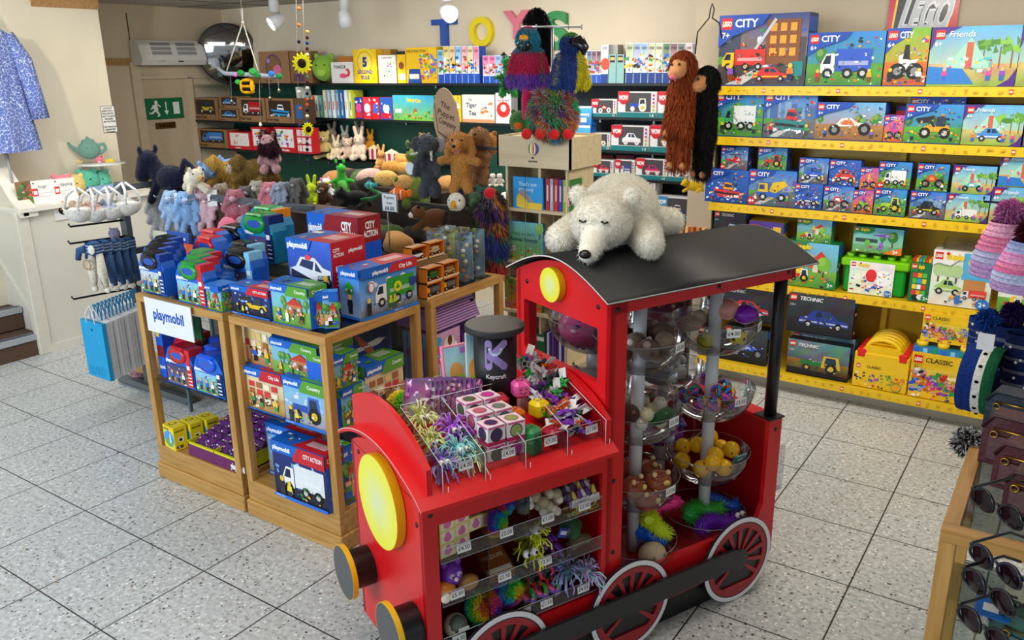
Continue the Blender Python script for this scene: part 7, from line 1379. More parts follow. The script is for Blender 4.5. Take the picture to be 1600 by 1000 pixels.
# cream baby plush on their shelf, frog
def pl(u,vb,y,hpx,rz=0.):p=on(u,vb,z=-y)if y<0 else on(u,vb,y=y);dep=(p-CP).dot(CF);return Matrix.Translation(p)@RZ(rz),hpx*dep/CFL
def pls(name,lb,kind,pal,u,vb,y,hpx,rz=.55,**kw):M,s=pl(u,vb,y,hpx,rz);kw.setdefault('fuzz',1500 if s>.2 else 0);return soft(name,lb,'soft toy',kind,pal,M,s,fl=kw.pop('fk',.03)*s,fw=.0045*s,**kw)
CR_,YW='#e4d2ae','#e8d28a'
pls('plush_frog','large lime green plush frog sitting on the top shelf','blob',{'b':'#8ab83c','m':'#a0c84c','e':'#8ab83c'},509,127,YG+.06,44,.4)
for k,(u,vb,h,c1,kd,lb)in enumerate(((508,248,46,YW,'teddy','cream and yellow duck plush, left end of the cream plush row'),(527,249,38,'#e8d8b4','bunny_up','cream lamb plush second in the cream plush row'),(545,249,36,'#e4c8b0','teddy','cream bear plush in the middle of the cream plush row'),(563,250,52,'#ecd8c4','bunny_up','cream bunny plush with upright ears in the cream plush row'))):pls('cream_plush',lb,kd,{'b':c1,'e':c1,'m':'#f0e4cc'},u,vb,YG+.03,h)
for u,h,c1,lb in((521,46,'#b8a898','grey brown bunny plush behind the cream row, left'),(541,40,'#c8c4bc','pale grey lamb plush behind the cream row'),(564,48,'#b09888','brown bunny plush behind the cream row, right'),(580,34,'#e8a020','orange tulip plush at the end of the cream row')):pls('shelf_plush',lb,'bunny_up',{'b':c1,'e':c1,'m':c1},u,236,YG+.17,h)
def popcorn(u,vb,y,w,lb):
 M,s=pl(u,vb,y,w);m=MB('#f0e4d0');r_=random.Random(2)
 for k in range(16):m.M=RZ(2*PI*k/16);m.prism(((.36*s,-.075*s),(.38*s,-.075*s),(.38*s,.075*s),(.36*s,.075*s)),0,s*.62,'#b82a34' if k%2 else '#efe6da')
 m.M=Matrix();m.lathe(((.35*s,0),(.37*s,.6*s)),16,'#e8dccc')
 for k in range(50):a=r_.uniform(0,6.28);q=r_.uniform(0,.36)*s;m.ball((q*math.cos(a),q*math.sin(a),.62*s+(.3*s-q)*.5),.06*s,'#ecdcb0',6,5)
 m.build('popcorn_plush',PLUSH,None,M,label=lb,cat='soft toy')
popcorn(586,248,YG+.1,26,'striped popcorn plush on the dark shelf beside the tulips');popcorn(613,258,4.9,30,'larger striped popcorn plush tub above the smiling food plush')
m=MB('#7a1420');m.M=TR(-5.55,6.15,1.05);m.ball((-.1,0,.1),(.14,.07,.14));m.ball((.1,0,.1),(.14,.07,.14));m.ball((0,0,-.02),(.17,.07,.12));m.build('heart_cushion',PLUSH,label='dark red heart cushion below the cream plush shelf',cat='cushion')
# ------------------------------------------------------------------ door wall
P_=lambda u,v:on(u,v,x=LX)
m=MB('#c4b296');m.box((LX,5.24,0),(LX+.02,5.79,2.125));m.build('door_1',MATTE,kind='structure')
m=MB('#cdbda2');m.box((LX,5.14,0),(LX+.035,5.24,2.30));m.box((LX,5.79,0),(LX+.03,5.85,2.14));m.box((LX,5.24,2.13),(LX+.03,6.3,2.16));m.build('trim_door_frame',MATTE,kind='structure')
m=MB();m.box((LX,yEdge,2.27),(LX+.02,BY,2.34));m.build('trim_rail_left',PICT,kind='structure')
m=MB();a,b=on(50,18,x=-7.32),on(164,4,x=-7.32);m.box((-7.32,a.y,2.73),(-7.295,yEdge,2.83));m.build('trim_rail_stair',PICT,kind='structure')
m=MB('#2a2620');m.box((LX,P_(196,20).y,2.34),(LX+.006,P_(196,20).y+.008,2.78));m.build('trim_wall_joint',MATTE,kind='structure')
LF=lambda y,z,dx=.001:frame((LX+dx,y,z),(0,1,0),(0,0,1))
def plate(name,M,w,h,body,art,lb,th=.004,cat='sign',mat=CARD):m=MB();K=m.M;m.M=M;m.box((0,0,-th),(w,h,0),body);m.M=K;art(CV(m,M,w,h,1));return m.build(name,mat,label=lb,cat=cat)
a,b=on(227,188,x=LX+.03),on(284,152,x=LX+.03);
def exitart(c):
 W_='#e8f0ec';c.ell(.32,.80,.09,.1,W_);c.poly(((.22,.68),(.34,.72),(.36,.42),(.26,.4)),W_);c.poly(((.26,.45),(.34,.42),(.40,.2),(.35,.12),(.31,.14),(.34,.22)),W_);c.poly(((.26,.46),(.3,.4),(.2,.26),(.12,.28),(.12,.34),(.18,.34)),W_);c.poly(((.33,.7),(.42,.56),(.44,.6),(.37,.72)),W_);c.poly(((.24,.68),(.16,.5),(.19,.48),(.28,.6)),W_)
 c.rect(.545,.35,.575,.82,W_);c.poly(((.5,.4),(.62,.4),(.56,.2)),W_);c.rect(.74,.22,.9,.8,W_)
plate('exit_sign',frame((LX+.03,a.y,a.z),(0,1,0),(0,0,1)),b.y-a.y,b.z-a.z,'#0e6a46',exitart,'green fire exit sign with running figure on the door')
a,b=on(244,202,x=LX+.03),on(274,190,x=LX+.03);plate('brass_plate',frame((LX+.03,a.y,a.z),(0,1,0),(0,0,1)),b.y-a.y,b.z-a.z,'#7a5f2c',lambda c:c.text('Staff only',.5,.3,.45,'#2c2210',.02,.8,True),'small brass Staff only plate below the exit sign',mat=METAL)
a=on(163,208,x=-7.31)
plate('notice',frame((-7.315,a.y,a.z),(0,1,0),(0,0,1)),on(185,208,x=-7.31).y-a.y,.235,'#f0efe9',lambda c:(c.rect(0,0,1,1,'#222'),c.rect(.03,.02,.97,.98,'#efeee8'),[c.text(t_,.5,.88-.098*i,.055,'#1a1a1a',.03,.85,True)for i,t_ in enumerate(('PATRONS','RESPECTFULLY','REQUESTED','NOT TO LEAVE','BUGGIES','ON THE STAIRS','','WE WOULD BE','DELIGHTED','TO ASSIST'))if t_]),'white printed notice with black capitals at the wall corner',.003)
# heater
t=thing('wall_heater','white over-door air heater with grey grilles on the door wall','heater',frame((LX+.02,5.17,2.27),(0,1,0),(-1,0,0),(0,0,1)));W=.77
m=MB('#dcdeda');m.M=frame((0,0,0),(0,1,0),(0,0,1),(1,0,0));m.prism(((0,0),(-.16,0),(-.19,.05),(-.15,.2),(-.1,.245),(0,.245)),0,W);m.build('heater_body',GLOSS,t)
for x in(.13,.43):
 m=MB('#8a8e90');m.M=TR(x,-.19,.05)@RX(-.26);
 for i in range(14):m.box((0,-.003,.055+.009*i),(.23,.001,.060+.009*i),'#6e7274' if(i+1)%5 else '#dcdeda')
 m.build('grille',MATTE,t)
m=MB('#4a4c4c');m.M=TR(.42,-.186,.028)@RX(-.2);m.box((0,-.003,0),(.06,.003,.045));m.build('switch',GLOSS,t)
m=MB('#dcdeda');m.M=TR(.19,-.186,.03)@RX(-.2);m.box((0,-.0005,0),(.13,.001,.03));CV(m,frame((0,-.0008,0),(1,0,0),(0,0,1)),.13,.03,1).text('Dimplex',0,.2,.5,'#55585a',.03,.95);m.build('maker_mark',GLOSS,t)
# mirror
mc=on(356,84,x=-7.95);t=thing('convex_mirror','round convex security mirror in the back left corner','mirror',Matrix.Translation(mc)@to_dir(((CP-mc).normalized()*.55+Vector((1.0,-.75,-.18)).normalized()*.75)))
m=MB('#f0f0f0');R_=.31;prof=[(R_*i/10+1e-4,.05*(1-(i/10)**2))for i in range(10,-1,-1)];m.lathe(prof,48,cap=False);m.build('mirror_face',mk('mirror_silver',.06,metal=1,spec=1,col='#9a9c9c'),t)
m=MB('#16171a');m.tube([(R_*math.cos(2*PI*i/48),R_*math.sin(2*PI*i/48),0)for i in range(48)],.011,8,closed=True);m.build('mirror_rim',SATIN,t);m=MB('#16171a');m.lathe(((R_,-.004),(1e-4,-.03)),40,cap=False);m.cyl((0,0,-.03),(0,.05,-.24),.012);m.build('mirror_back',SATIN,t)
# ceiling spots
def cspot(u,v,z,aim,lit,lb):
 p=on(u,v,z=z);t=thing('ceiling_spotlight',lb,'spotlight',Matrix.Translation((p.x,p.y,0)))
 m=MB('#c9ccce');m.cyl((0,0,z+.08),(0,0,CZ),.045,n=20);m.build('stem',SATIN,t);d=(Vector(aim)-Vector((p.x,p.y,z))).normalized()
 m=MB('#cfd2d4');m.M=TR(0,0,z)@to_dir(d);m.lathe(((.02,-.10),(.045,-.08),(.06,-.02),(.068,.05),(.062,.05),(.05,.0)),24,cap=False);m.ball((0,0,-.03),.05,'#b8bbbd',16,8);m.build('lamp_head',SATIN,t)
 m=MB('#fff4dc');m.M=TR(0,0,z)@to_dir(d);m.lathe(((.058,.04),(1e-4,.042)),24,cap=False,sm=False);o=m.build('lamp_glass',LAMP if lit else GLOSS,t)
 if lit:spot('spotlight_beam',tuple(Vector((p.x,p.y,z))+d*.07),aim,lit,95)
spot('stair_wall_spotlight',(-5.3,1.9,2.7),(-7.3,3.75,2.1),60,62)
LAMP=bpy.data.materials.new('lit_lamp');LAMP.use_nodes=True;b_=LAMP.node_tree.nodes['Principled BSDF'];b_.inputs['Emission Color'].default_value=(1,.95,.85,1);b_.inputs['Emission Strength'].default_value=9
cspot(430,34,2.62,(-6.9,3.6,1.6),22,'grey ceiling spotlight at the left turned towards the stair wall');cspot(540,32,2.62,(-5.6,5.9,1.6),26,'grey ceiling spotlight in the middle pointing down');cspot(700,20,2.62,(-2.2,4.5,1.9),26,'grey ceiling spotlight beside the letter T with its bright face showing')
# ------------------------------------------------------------------ grey display stand on the left
t=thing('merchandise_stand','grey metal hook stand holding gift bags and plush, left of the cabinets','display stand',TR(0,0,0));PX,PY=-5.36,3.15
GM=mk('grey_metal',.4,metal=.6,col='#6a737a',noise=.05)
for y in(PY,PY+.62):
 m=MB();m.box((PX-.035,y-.02,.05),(PX+.035,y+.02,1.50));m.build('post',GM,t)
m=MB('#6c7278');m.M=TR(PX,PY-.02,0);m.box((-.32,-.05,.0),(.52,.05,.05),bev=.02);m.build('foot',GM,t)
m=MB('#6c7278');m.box((PX-.3,PY+.6,0),(PX+.5,PY+.68,.05),bev=.02);m.build('foot',GM,t)
m=MB();m.box((PX-.3,PY-.01,.11),(PX+.62,PY+.6,.14));m.build('base_shelf',OAKX,t)
for z in(1.44,1.0):m=MB();m.box((PX,PY,z),(PX+.03,PY+.62,z+.04));m.build('cross_rail',GM,t)
m=MB();m.box((PX,PY+.28,1.38),(PX+1.55,PY+.31,1.42));m.build('arm_rail',GM,t)
m=MB('#3a3e42')
for z,L_ in((1.24,.34),(1.13,.36),(.76,.40)):
 m=MB('#3a3e42');m.tube([(PX,PY,z),(PX-.08,PY-L_,z),(PX-.08,PY-L_-.01,z+.02)],.007,8);m.build('hook_arm',METAL,t)
for k in range(8):m=MB();x=PX+.12+.18*k;m.tube([(x,PY+.28,1.40),(x+.01,PY+.16,1.385),(x+.01,PY+.155,1.40)],.004,6);m.build('wire_hook',METAL,t)
# gift bags
def gift(k):
 z0,h,w=.27,.39,.255;t=thing('paper_gift_bag',('bright blue paper gift bag at the front of the hook' if k==0 else 'white paper gift bag with blue handles in the row behind the blue one'),'gift bag',TR(-5.17-.012*k,2.71+.033*k,z0)@RZ(-.04*(k%3)),None if k==0 else 'row of white gift bags')
 m=MB('#1f9fd4' if k==0 else '#f8f9fa');d=.014;m.box((-w/2,-d,0),(w/2,d,h))
 if k==0:
  c=CV(m,frame((-w/2,-d,0),(1,0,0),(0,0,1)),w,h,1)
  for q in range(5):K=m.M;m.M=TR(-w/2+.03+.035*q,-d-.0006,.02);m.tube([(0,0,0),(.0,0,.04),(.01,0,.06),(.022,0,.045),(.02,0,.0)],.0009,4,'#177fb4');m.M=K
  c.ell(.5,.86,.03,.02,'#15405a')
 else:m.box((-w/2+.02,-d-.001,h*.02),(w/2-.02,-d,h*.5),'#f0f2f5')
 m.build('bag_body',MATTE,t)
 m=MB('#e8ecf0' if k==0 else '#2196cc');
 for s_ in(-1,1):m.tube([(-.05,s_*d,h-.01),(-.045,s_*d,h+.05),(0,s_*.004,h+.105),(.045,s_*d,h+.05),(.05,s_*d,h-.01)],.0035 if k else .005,6)
 m.build('handle',MATTE,t)
for k in range(13):gift(k)
# carry-cot bunnies and elephant comforters on the hooks
for k in range(4):
 t=thing('baby_in_basket',('white woven basket with a tan bunny inside, front of the top hook','pale basket with a pink bunny, second on the top hook','pale basket with a blue bunny, third on the top hook','quilted cream basket nearest the post on the top hook')[k],'toy basket',Matrix.Translation(on((126,150,174,199)[k],(338,338,335,328)[k],y=2.86+.09*k))@RZ(.1))
 s_=1.25;m=MB('#e4e0d6');m.M=SCL(s_);m.lathe([(.02,-.03)]+[(.075*math.sin(a_*.17),-.03+.06*(1-math.cos(a_*.17)))for a_ in range(2,10)]+[(.078,.045),(.07,.045)],22,cap=False);K=m.M;m.build('basket',KNIT,t)
 m=MB(('#f0ece2','#e8b8a8','#a8c0e0','#f0ece2')[k]);m.M=SCL(s_);m.ball((0,0,.03),(.066,.06,.025));m.ball((-.03,-.01,.062),.022,('#c8a888','#d8b0a0','#8a98b0','#e8e4da')[k]);m.ball((.0,.0,.05),(.03,.03,.02));m.build('blanket_bunny',PLUSH,t)
 m=MB('#f0eee8');m.M=SCL(s_)
 for y in(-.05,.05):m.tube([(-.06,y,.04),(-.045,y*.6,.11),(0,y*.2,.145),(.045,y*.6,.11),(.06,y,.04)],.0075,6)
 m.build('handle',KNIT,t)
for k in range(5):
 t=thing('elephant_comforter','navy striped elephant comforter with cream legs, '+('front one with a wooden ring' if k==0 else 'row behind on the middle hook'),'soft toy',Matrix.Translation(on((158,172,185,197,208)[k],(452,449,447,445,441)[k],y=2.78+.08*k))@RZ(.2),None if k==0 else 'row of elephant comforters')
 m=MB('#3f5c86');m.ball((0,0,.27),(.055,.05,.05));m.tube([(-.03,-.03,.27),(-.08,-.05,.26),(-.10,-.05,.20)],(.03,.022,.018),10)
 for i in range(7):m.lathe(((.052,.24+.01*i),(.054,.245+.01*i),(.052,.25+.01*i)),16,'#8aa0c0' if i%2 else '#34507a',cap=False)
 m.build('head',KNIT,t);m=MB('#e8e2d0');m.ball((.02,-.045,.27),(.032,.01,.032));m.build('ear',PLUSH,t)
 m=MB('#e4dcc8' if k==0 else '#3f5c86');
 for sx in(-.03,.035):m.tube([(sx,0,.24),(sx*1.3,-.01,.12),(sx*1.6,0,.02)],(.02,.03,.014),8)
 for sx in(-.05,.06):m.ball((sx,0,.0),.02,'#ece6d8')
 m.build('legs',KNIT,t)
 if k==0:m=MB('#c09a6a');m.M=TR(-.03,-.05,.17)@RX(PI/2);m.tube([(.03*math.cos(2*PI*i/20),.03*math.sin(2*PI*i/20),0)for i in range(20)],.005,6,closed=True);m.build('wooden_ring',SATIN,t)
pls('purple_fluffy_plush','small lilac grey fluffy plush above the elephant comforters','blob',{'b':'#8a86a0','m':'#8a86a0','e':'#8a86a0'},180,374,3.05,20,fuzz=1600)
pls('pink_plush','dusty pink plush lying on the wooden stand base','blob',{'b':'#a87a80','m':'#b08a88','e':'#a87a80'},218,596,PY+.05,30);pls('green_plush','olive green plush head on the wooden stand base','lying',{'b':'#7a8a5a','m':'#8a9a6a','e':'#7a8a5a'},283,606,PY+.15,24)
# plush pile over the stand
B=lambda c,m=None,e=None:{'b':c,'m':m or c,'e':e or c}
o=pls('navy_plush_horse','large dark navy plush horse with raised tail on the stand','horse',B('#070c28','#0a1030'),262,315,3.42,82,.25,fuzz=7000)
pls('cream_plush_duck','cream plush duck lying with orange beak beside the navy horse','lying',B('#e0d8c0','#d8a860'),305,300,3.40,60,2.6,fuzz=3000);pls('blue_plush_hippo','pale blue plush animal behind the cream duck','lying',B('#6f97c4'),325,298,3.62,72,2.5,fuzz=2500);pls('blue_plush_animal','blue plush animal behind the shaggy cow','lying',B('#6a94c8'),360,270,3.95,40,.4)
for u,vb,h,c1,lb in((362,288,66,'#c09a40','golden shaggy plush highland cow left of the pair'),(398,284,62,'#8a6a28','darker brown shaggy plush highland cow right of the pair')):pls('shaggy_plush_cow',lb,'lying',B(c1,'#d8ccb0'),u,vb,3.66,h,.5,fuzz=9000,droop=.5,jit=.4,fk=.13)
def manef(P,nn,rng,col):k=(P[:,2]>.1)&(P[:,2]<.2);return np.where(k[:,None],np.array([.03,.006,.012])*(1+rng.uniform(-.3,.3,(len(P),1))),col)
M_,s_=pl(425,268,3.72,74,.5);o=soft('maned_plush_pony','dusty pink plush pony with a dark purple mane sitting up high','soft toy','hooded',B('#b58a8c','#b58a8c','#7a5a50'),M_,s_,fuzz=2500,fl=.01,fw=.0015)
m=MB();d=skin(proto('hooded'),{'b':'#2c0a18','m':'#2c0a18','e':'#2c0a18'});m.M=SCL(s_);fur(m,d,5000,.16,.007,.7,3,.3,keep=lambda a,N,C_:((a[:,2]>.42)&(a[:,2]<.6)|(a[:,2]>.5)&(a[:,1]>.02))*1.0+1e-6,seg=2);m.build('mane',FUR,o)
for k,(u,vb,h,c1,kd,lb)in enumerate(((254,366,62,'#b4b4b8','bunny','pale grey lamb plush at the left end of the hanging row'),(274,354,52,'#a3bfe0','bunny','light blue bunny plush with a swing tag on its ear'),(298,360,56,'#8db4e0','bunny','light blue bunny comforter holding a blanket'),(326,358,62,'#e0b8c0','bunny','pale pink bunny plush hanging beside the blue ones'),(306,340,46,'#e4bcc6','bunny','second pale pink bunny behind the blue comforter'),(354,366,72,'#b8aa98','bunny','beige bunny plush wearing a blue patterned dress'),(374,360,66,'#b06a78','bunny','rose plush in a dark pink dress beside the beige bunny'),(388,338,50,'#6a6664','bunny','dark grey bunny plush behind the beige pair'),(407,338,58,'#a8a090','bunny','beige bunny plush right of the dark grey one'),(427,338,56,'#d47f8c','bunny','rose pink bunny plush in the right group'),(449,340,58,'#8f98ac','bunny','blue grey bunny plush in the right group'),(468,332,56,'#5e5c5a','bunny','charcoal mottled bunny plush at the right end'),(438,322,40,'#9aa4b8','bunny','grey blue bunny behind the rose pink one'),(462,312,34,'#66645f','bunny','grey bunny head behind the charcoal one'),(340,330,40,'#c8bcac','bunny','light beige bunny behind the pale pink one'))):
 o=pls('hanging_plush_bunny',lb,kd,B(c1,mixc(c1,'#fff',.3)),u,vb+6,3.36 if k in(1,2)else 3.44+.07*(k%3),h*(1.3 if k<6 else 1.15),.5+.15*((k*7)%5-2),swing=(.25,-.12,.7,.09)if k in(1,3)else None,fuzz=1800)
 if 'dress' in lb:m=MB('#9ab4c4' if k==5 else '#a84a5a');s=.22;m.M=SCL(1.0);m.lathe(((.045,.135),(.05,.11),(.075,.055)),18,cap=False);m.build('dress',KNIT,o)
m=MB('#4c3428');m.box((PX+.18,PY+.32,.9),(PX+1.5,PY+.62,1.36));m.build('plush_backing',PLUSH,label='dark brown mass of plush backs inside the stand',cat='soft toy').__setitem__('kind','stuff')
# books and bits on the cabinet top behind the cases
def bk(u0,u1,v0,v1,y,art,lb,body,rz=0):
 a,b=on(u0,v1,y=y),on(u1,v0,y=y);return boxmesh(b.x-a.x,b.z-a.z,.02,body,front=art).build('picture_book',CARD,None,TR(a.x,y,a.z)@RX(-.1),label=lb,cat='book')
bk(262,292,366,388,3.1,lambda c:(c.rect(0,0,1,1,'#2a55a8'),c.text('When I was',.5,.6,.2,'#e8f0f8',.02,.85,True),c.text('Big',.5,.2,.28,'#e8f0f8',.03,.5,True)),'blue picture book with white lettering behind the orange red book','#2a55a8')
bk(256,297,384,424,3.04,lambda c:(c.rect(0,0,1,1,'#d8502a'),c.bits(.05,.05,.95,.95,12,('#e8743a','#f08a4a'),.06),c.ell(.55,.6,.2,.14,'#6a9a5a'),c.poly(((.42,.0),(.62,0),(.6,.5),(.45,.55)),'#6a9a5a')),'orange red picture book with a green dragon','#c8452a')
bk(242,264,366,430,3.16,lambda c:(c.rect(0,0,1,1,'#d0d0b4'),c.ell(.3,.78,.04,.04,'#222'),c.ell(.65,.8,.04,.04,'#222')),'tall pale green book with two dark dots','#c4c4a8')
m=MB('#e0708a');m.M=TR(-4.45,3.30,1.09);m.ball((0,0,.08),(.12,.05,.15));m.ball((.1,.05,.08),(.14,.05,.16),'#8a8488');m.build('pink_plush_cushion',PLUSH,label='pink and grey rounded plush behind the orange book',cat='soft toy');case('play_carry_case','orange carry case with a bright yellow handle behind the red handled cases',cs(308,1.085,3.08),.24,.16,.08,'#f0c81c','night','#d86848')
# ------------------------------------------------------------------ stair ledge things
lz=1.201
def xl(u,v,x):return on(u,v,x=x)
def lbk(u0,u1,vt,art,body,lb,x=-6.86,d=.03):
 a,b=xl(u0,318,x),xl(u1,318,x);h=on((u0+u1)/2,vt,x=x).z-lz;m=boxmesh(b.y-a.y,h,d,body,front=art);m.build('ledge_book',CARD,None,frame((x,a.y,lz),(0,1,0),(-1,0,0),(0,0,1))@RX(-.05),label=lb,cat='book')
def bug(t_):return lambda c:(c.rect(0,0,1,1,'#ecece8'),c.rect(.02,.35,.26,.68,'#d83a3a'),c.rect(.06,.42,.22,.58,'#f0f0ee'),c.text(t_,.3,.68,.14,'#8a8c90',.01,.6),c.rect(.3,.45,.9,.47,'#c8c8c8'),c.rect(.3,.3,.8,.32,'#d0d0d0'),c.ell(.1,.9,.04,.03,'#333'))
lbk(30,54,283,lambda c:(c.grad(0,0,1,1,'#8a5a4a','#4a7a3a',4,3,.3),c.bits(.05,.05,.95,.95,30,('#d8504a','#5a9a4a','#e8a8a0','#3a5a2a'),.06),c.ell(.35,.15,.12,.12,'#e8e8e4')),'#5a6a4a','small colourful flower patterned pack at the left of the ledge',d=.01);lbk(54,89,281,bug('bugs'),'#e0e0dc','white boxed book reading bugs on the ledge');lbk(89,122,278,bug('dipping'),'#e0e0dc','white boxed book reading dipping on the ledge')
t=thing('catcard','white card with a black cat face below the ledge','picture card',TR(0,0,0));m=MB('#e6e4de');a,b=xl(87,345,-6.79),xl(120,310,-6.79)
m.box((-6.795,a.y,a.z),(-6.788,b.y,b.z));c=CV(m,frame((-6.788,a.y,a.z),(0,1,0),(0,0,1)),b.y-a.y,b.z-a.z,1);c.ell(.4,.5,.3,.26,'#15151a');c.poly(((.12,.6),(.18,.9),(.35,.72)),'#15151a');c.poly(((.45,.72),(.62,.9),(.68,.6)),'#15151a');c.ell(.3,.55,.06,.07,'#e8a83a');c.ell(.5,.55,.06,.07,'#e8a83a');c.ell(.4,.38,.1,.09,'#e8e4dc');c.ell(.4,.86,.1,.12,'#e8a020');m.build('card',CARD,t)
for y_,z_,s_,c1,lb in((3.66,1.2,.21,'#e88a96','pink round plush behind the ledge books'),(3.77,1.2,.2,'#e8d080','yellow round plush between the pink and green ones'),(3.89,1.21,.22,'#5ab89a','mint green smiling round plush in the blue tray'),(4.0,1.21,.2,'#62bca0','second mint green round plush behind the smiling one')):soft('round_caterpillar_plush',lb,'soft toy','blob',B(c1),TR(-7.1,y_,z_)@RZ(.9),s_)
m=MB('#8aa8cc');a=on(140,300,x=-6.95);m.M=TR(-7.2,3.82,lz);m.box((0,0,0),(.2,.24,.006));m.box((.194,0,0),(.2,.24,.07));m.box((0,0,0),(.2,.006,.07));m.box((0,.234,0),(.2,.24,.07));m.build('blue_tray',CARD,label='pale blue open card tray on the ledge under the mint plush',cat='tray')
m=MB('#d4d6d2');q=on(158,257,x=-7.1);m.M=Matrix.Translation(q);m.lathe(((.0001,0),(.20,.004),(.2,.010),(.0001,.012)),32,cap=False);m.cyl((0,0,-.17),(0,0,0),.012);m.cyl((0,0,-.175),(0,0,-.165),.07);m.build('cake_stand',GLOSS,label='round glass cake stand above the ledge holding plush cakes',cat='stand')
M_=Matrix.Translation(q+Vector((-.02,.0,.03)));soft('plush_teapot','green grey plush teapot with a smiling face on top of the cake stand','soft toy','teapot',B('#6f9a8c'),Matrix.Translation(q+Vector((-.12,-.02,.02)))@RZ(1.1),.27)
pls('plush_cupcake','pink iced plush cake with a red cherry on the stand','blob',B('#e07a8c','#f0b0b8','#c8202c'),156,257,q.y+.03,14,1.);pls('plush_tart','yellow plush tart at the right edge of the stand','slab',B('#e8c23c','#d89a4a','#e8c23c'),172,256,q.y+.1,13,1.);pls('plush_sandwich','cream layered plush cake at the left edge of the stand','slab',B('#e0c890','#e8e0c8','#d8b070'),124,257,q.y-.08,12,1.)
# hanging cloth, blue folded fabric on the ledge
t=thing('floral_dress','blue and white floral long sleeved dress hanging by the stair wall','dress',TR(0,0,0));dm=bpy.data.materials.new('blue_floral_print');dm.use_nodes=True;nt=dm.node_tree;b_=nt.nodes['Principled BSDF'];b_.inputs['Roughness'].default_value=.85
tc=nt.nodes.new('ShaderNodeTexCoord');vo=nt.nodes.new('ShaderNodeTexVoronoi');vo.feature='DISTANCE_TO_EDGE';vo.inputs['Scale'].default_value=42;no=nt.nodes.new('ShaderNodeTexNoise');no.inputs['Scale'].default_value=60;cr=nt.nodes.new('ShaderNodeValToRGB')
mx_=nt.nodes.new('ShaderNodeMath');mx_.operation='MULTIPLY_ADD';mx_.inputs[1].default_value=.35;nt.links.new(tc.outputs['Object'],vo.inputs[0]);nt.links.new(tc.outputs['Object'],no.inputs[0]);nt.links.new(no.outputs[0],mx_.inputs[0]);nt.links.new(vo.outputs[0],mx_.inputs[2]);nt.links.new(mx_.outputs[0],cr.inputs[0])
for p_,c_ in((.18,'#c4cce0'),(.24,'#5468a8')):e_=cr.color_ramp.elements[0 if p_==.18 else 1];e_.position=p_;e_.color=lin(c_)+(1,)
nt.links.new(cr.outputs[0],b_.inputs['Base Color'])
yc=3.21;m=MB()
prof=[(1.62,.27),(1.8,.25),(2.05,.215),(2.25,.19),(2.4,.20),(2.50,.17),(2.55,.09),(2.58,.05)];R0=[]
for z,r_ in prof:R0.append([m.pv((-6.98+(r_*.42+.02*math.cos(7*a_)*(2.6-z))*math.cos(a_),yc+r_*(1+.05*math.sin(9*a_)*(2.5-z))*math.sin(a_),z))for a_ in[2*PI*i/40 for i in range(40)]])
for a_,b2 in zip(R0,R0[1:]):
 for j in range(40):m.pf((a_[j],a_[(j+1)%40],b2[(j+1)%40],b2[j]),sm=True)
m.build('dress_body',dm,t)
for sy in(-1,1):m=MB();m.tube([(-6.98,yc+sy*.15,2.49),(-6.95,yc+sy*.23,2.3),(-6.93,yc+sy*.26,2.05),(-6.92,yc+sy*.275,1.86)],(.06,.07,.065,.07),14);m.build('sleeve',dm,t)
m=MB('#e8e0da');m.ball((-6.98,yc,2.60),(.04,.05,.05));m.build('mannequin_neck',SATIN,t);m=MB('#9a9a9a');m.cyl((-6.98,yc,1.2),(-6.98,yc,1.7),.01);m.build('mannequin_stand',SATIN,t)
m=MB('#7ca0cc');m.M=TR(-7.05,3.34,lz);m.box((-.12,-.14,0),(.14,.2,.02),bev=.01);m.box((-.1,-.1,.02),(.12,.18,.04),'#a8bcd8',bev=.01);m.box((-.08,-.06,.04),(.1,.1,.05),'#4a6a98',bev=.008);m.build('folded_cloth',MATTE,label='folded blue patterned cloth lying on the ledge corner',cat='cloth')
# ------------------------------------------------------------------ hanging mobile and felt garlands
hx=on(378,20,y=4.4);t=thing('bee_mobile','felt bee and branch mobile hanging on a cord from the ceiling','mobile',TR(0,0,0));q=on(385,120,y=4.4)
m=MB('#d8d0c0');K2=Vector((hx.x,4.4,2.56));m.tube([(hx.x,4.4,CZ),(hx.x,4.4,2.66)],.0012,5);m.tube([K2,K2+Vector((.01,0,.1)),K2+Vector((-.01,0,.1)),K2],.005,6);L_=on(354,112,y=4.4);R2_=on(404,112,y=4.4);m.tube([K2,L_],.005,6);m.tube([K2,R2_],.005,6);m.ball(K2,.012);m.build('cord',KNIT,t)
m=MB('#9aa0a8');m.tube([on(340,106,y=4.4),on(352,115,y=4.4),on(380,116,y=4.4),on(410,118,y=4.4),on(440,120,y=4.4)],(.012,.016,.018,.016,.01),10)
for(u,v,c1,r_)in((368,117,'#e07ac8',.022),(376,114,'#2f8a3a',.035),(395,112,'#3f9a4a',.04),(424,115,'#2f7ad0',.03),(436,119,'#2f7a40',.032),(372,128,'#3aa84a',.03),(402,118,'#2f7a3a',.03)):m.ball(on(u,v,y=4.38),(r_*1.2,r_*.5,r_*.7),c1,8,6)
m.build('felt_branch',KNIT,t)
m=MB();p=on(388,135,y=4.38)
for i in range(5):m.ball(p+Vector((0,0,.045-.022*i)),(.06-.008*abs(i-2),.05,.016),'#d89a14' if i%2==0 else '#15151c')
for sx in(-1,1):m.ball(p+Vector((sx*.06,-.01,.0)),(.018,.02,.05),'#e0a418')
m.build('felt_bee',KNIT,t)
for u,v,vb in((360,118,160),(405,120,195),(420,118,155),(434,120,143)):m=MB();a,b=on(u,v,y=4.4),on(u+2,vb,y=4.4);m.tube([a,b],.001,4,'#b8b8b0');m.ball(b,.013,'#3a3028' if u!=405 else '#e0d8c8',8,6);m.ball(b+Vector((0,0,.012)),.009,'#e8d8a0',7,5);m.build('hanging_bell',SATIN,t)
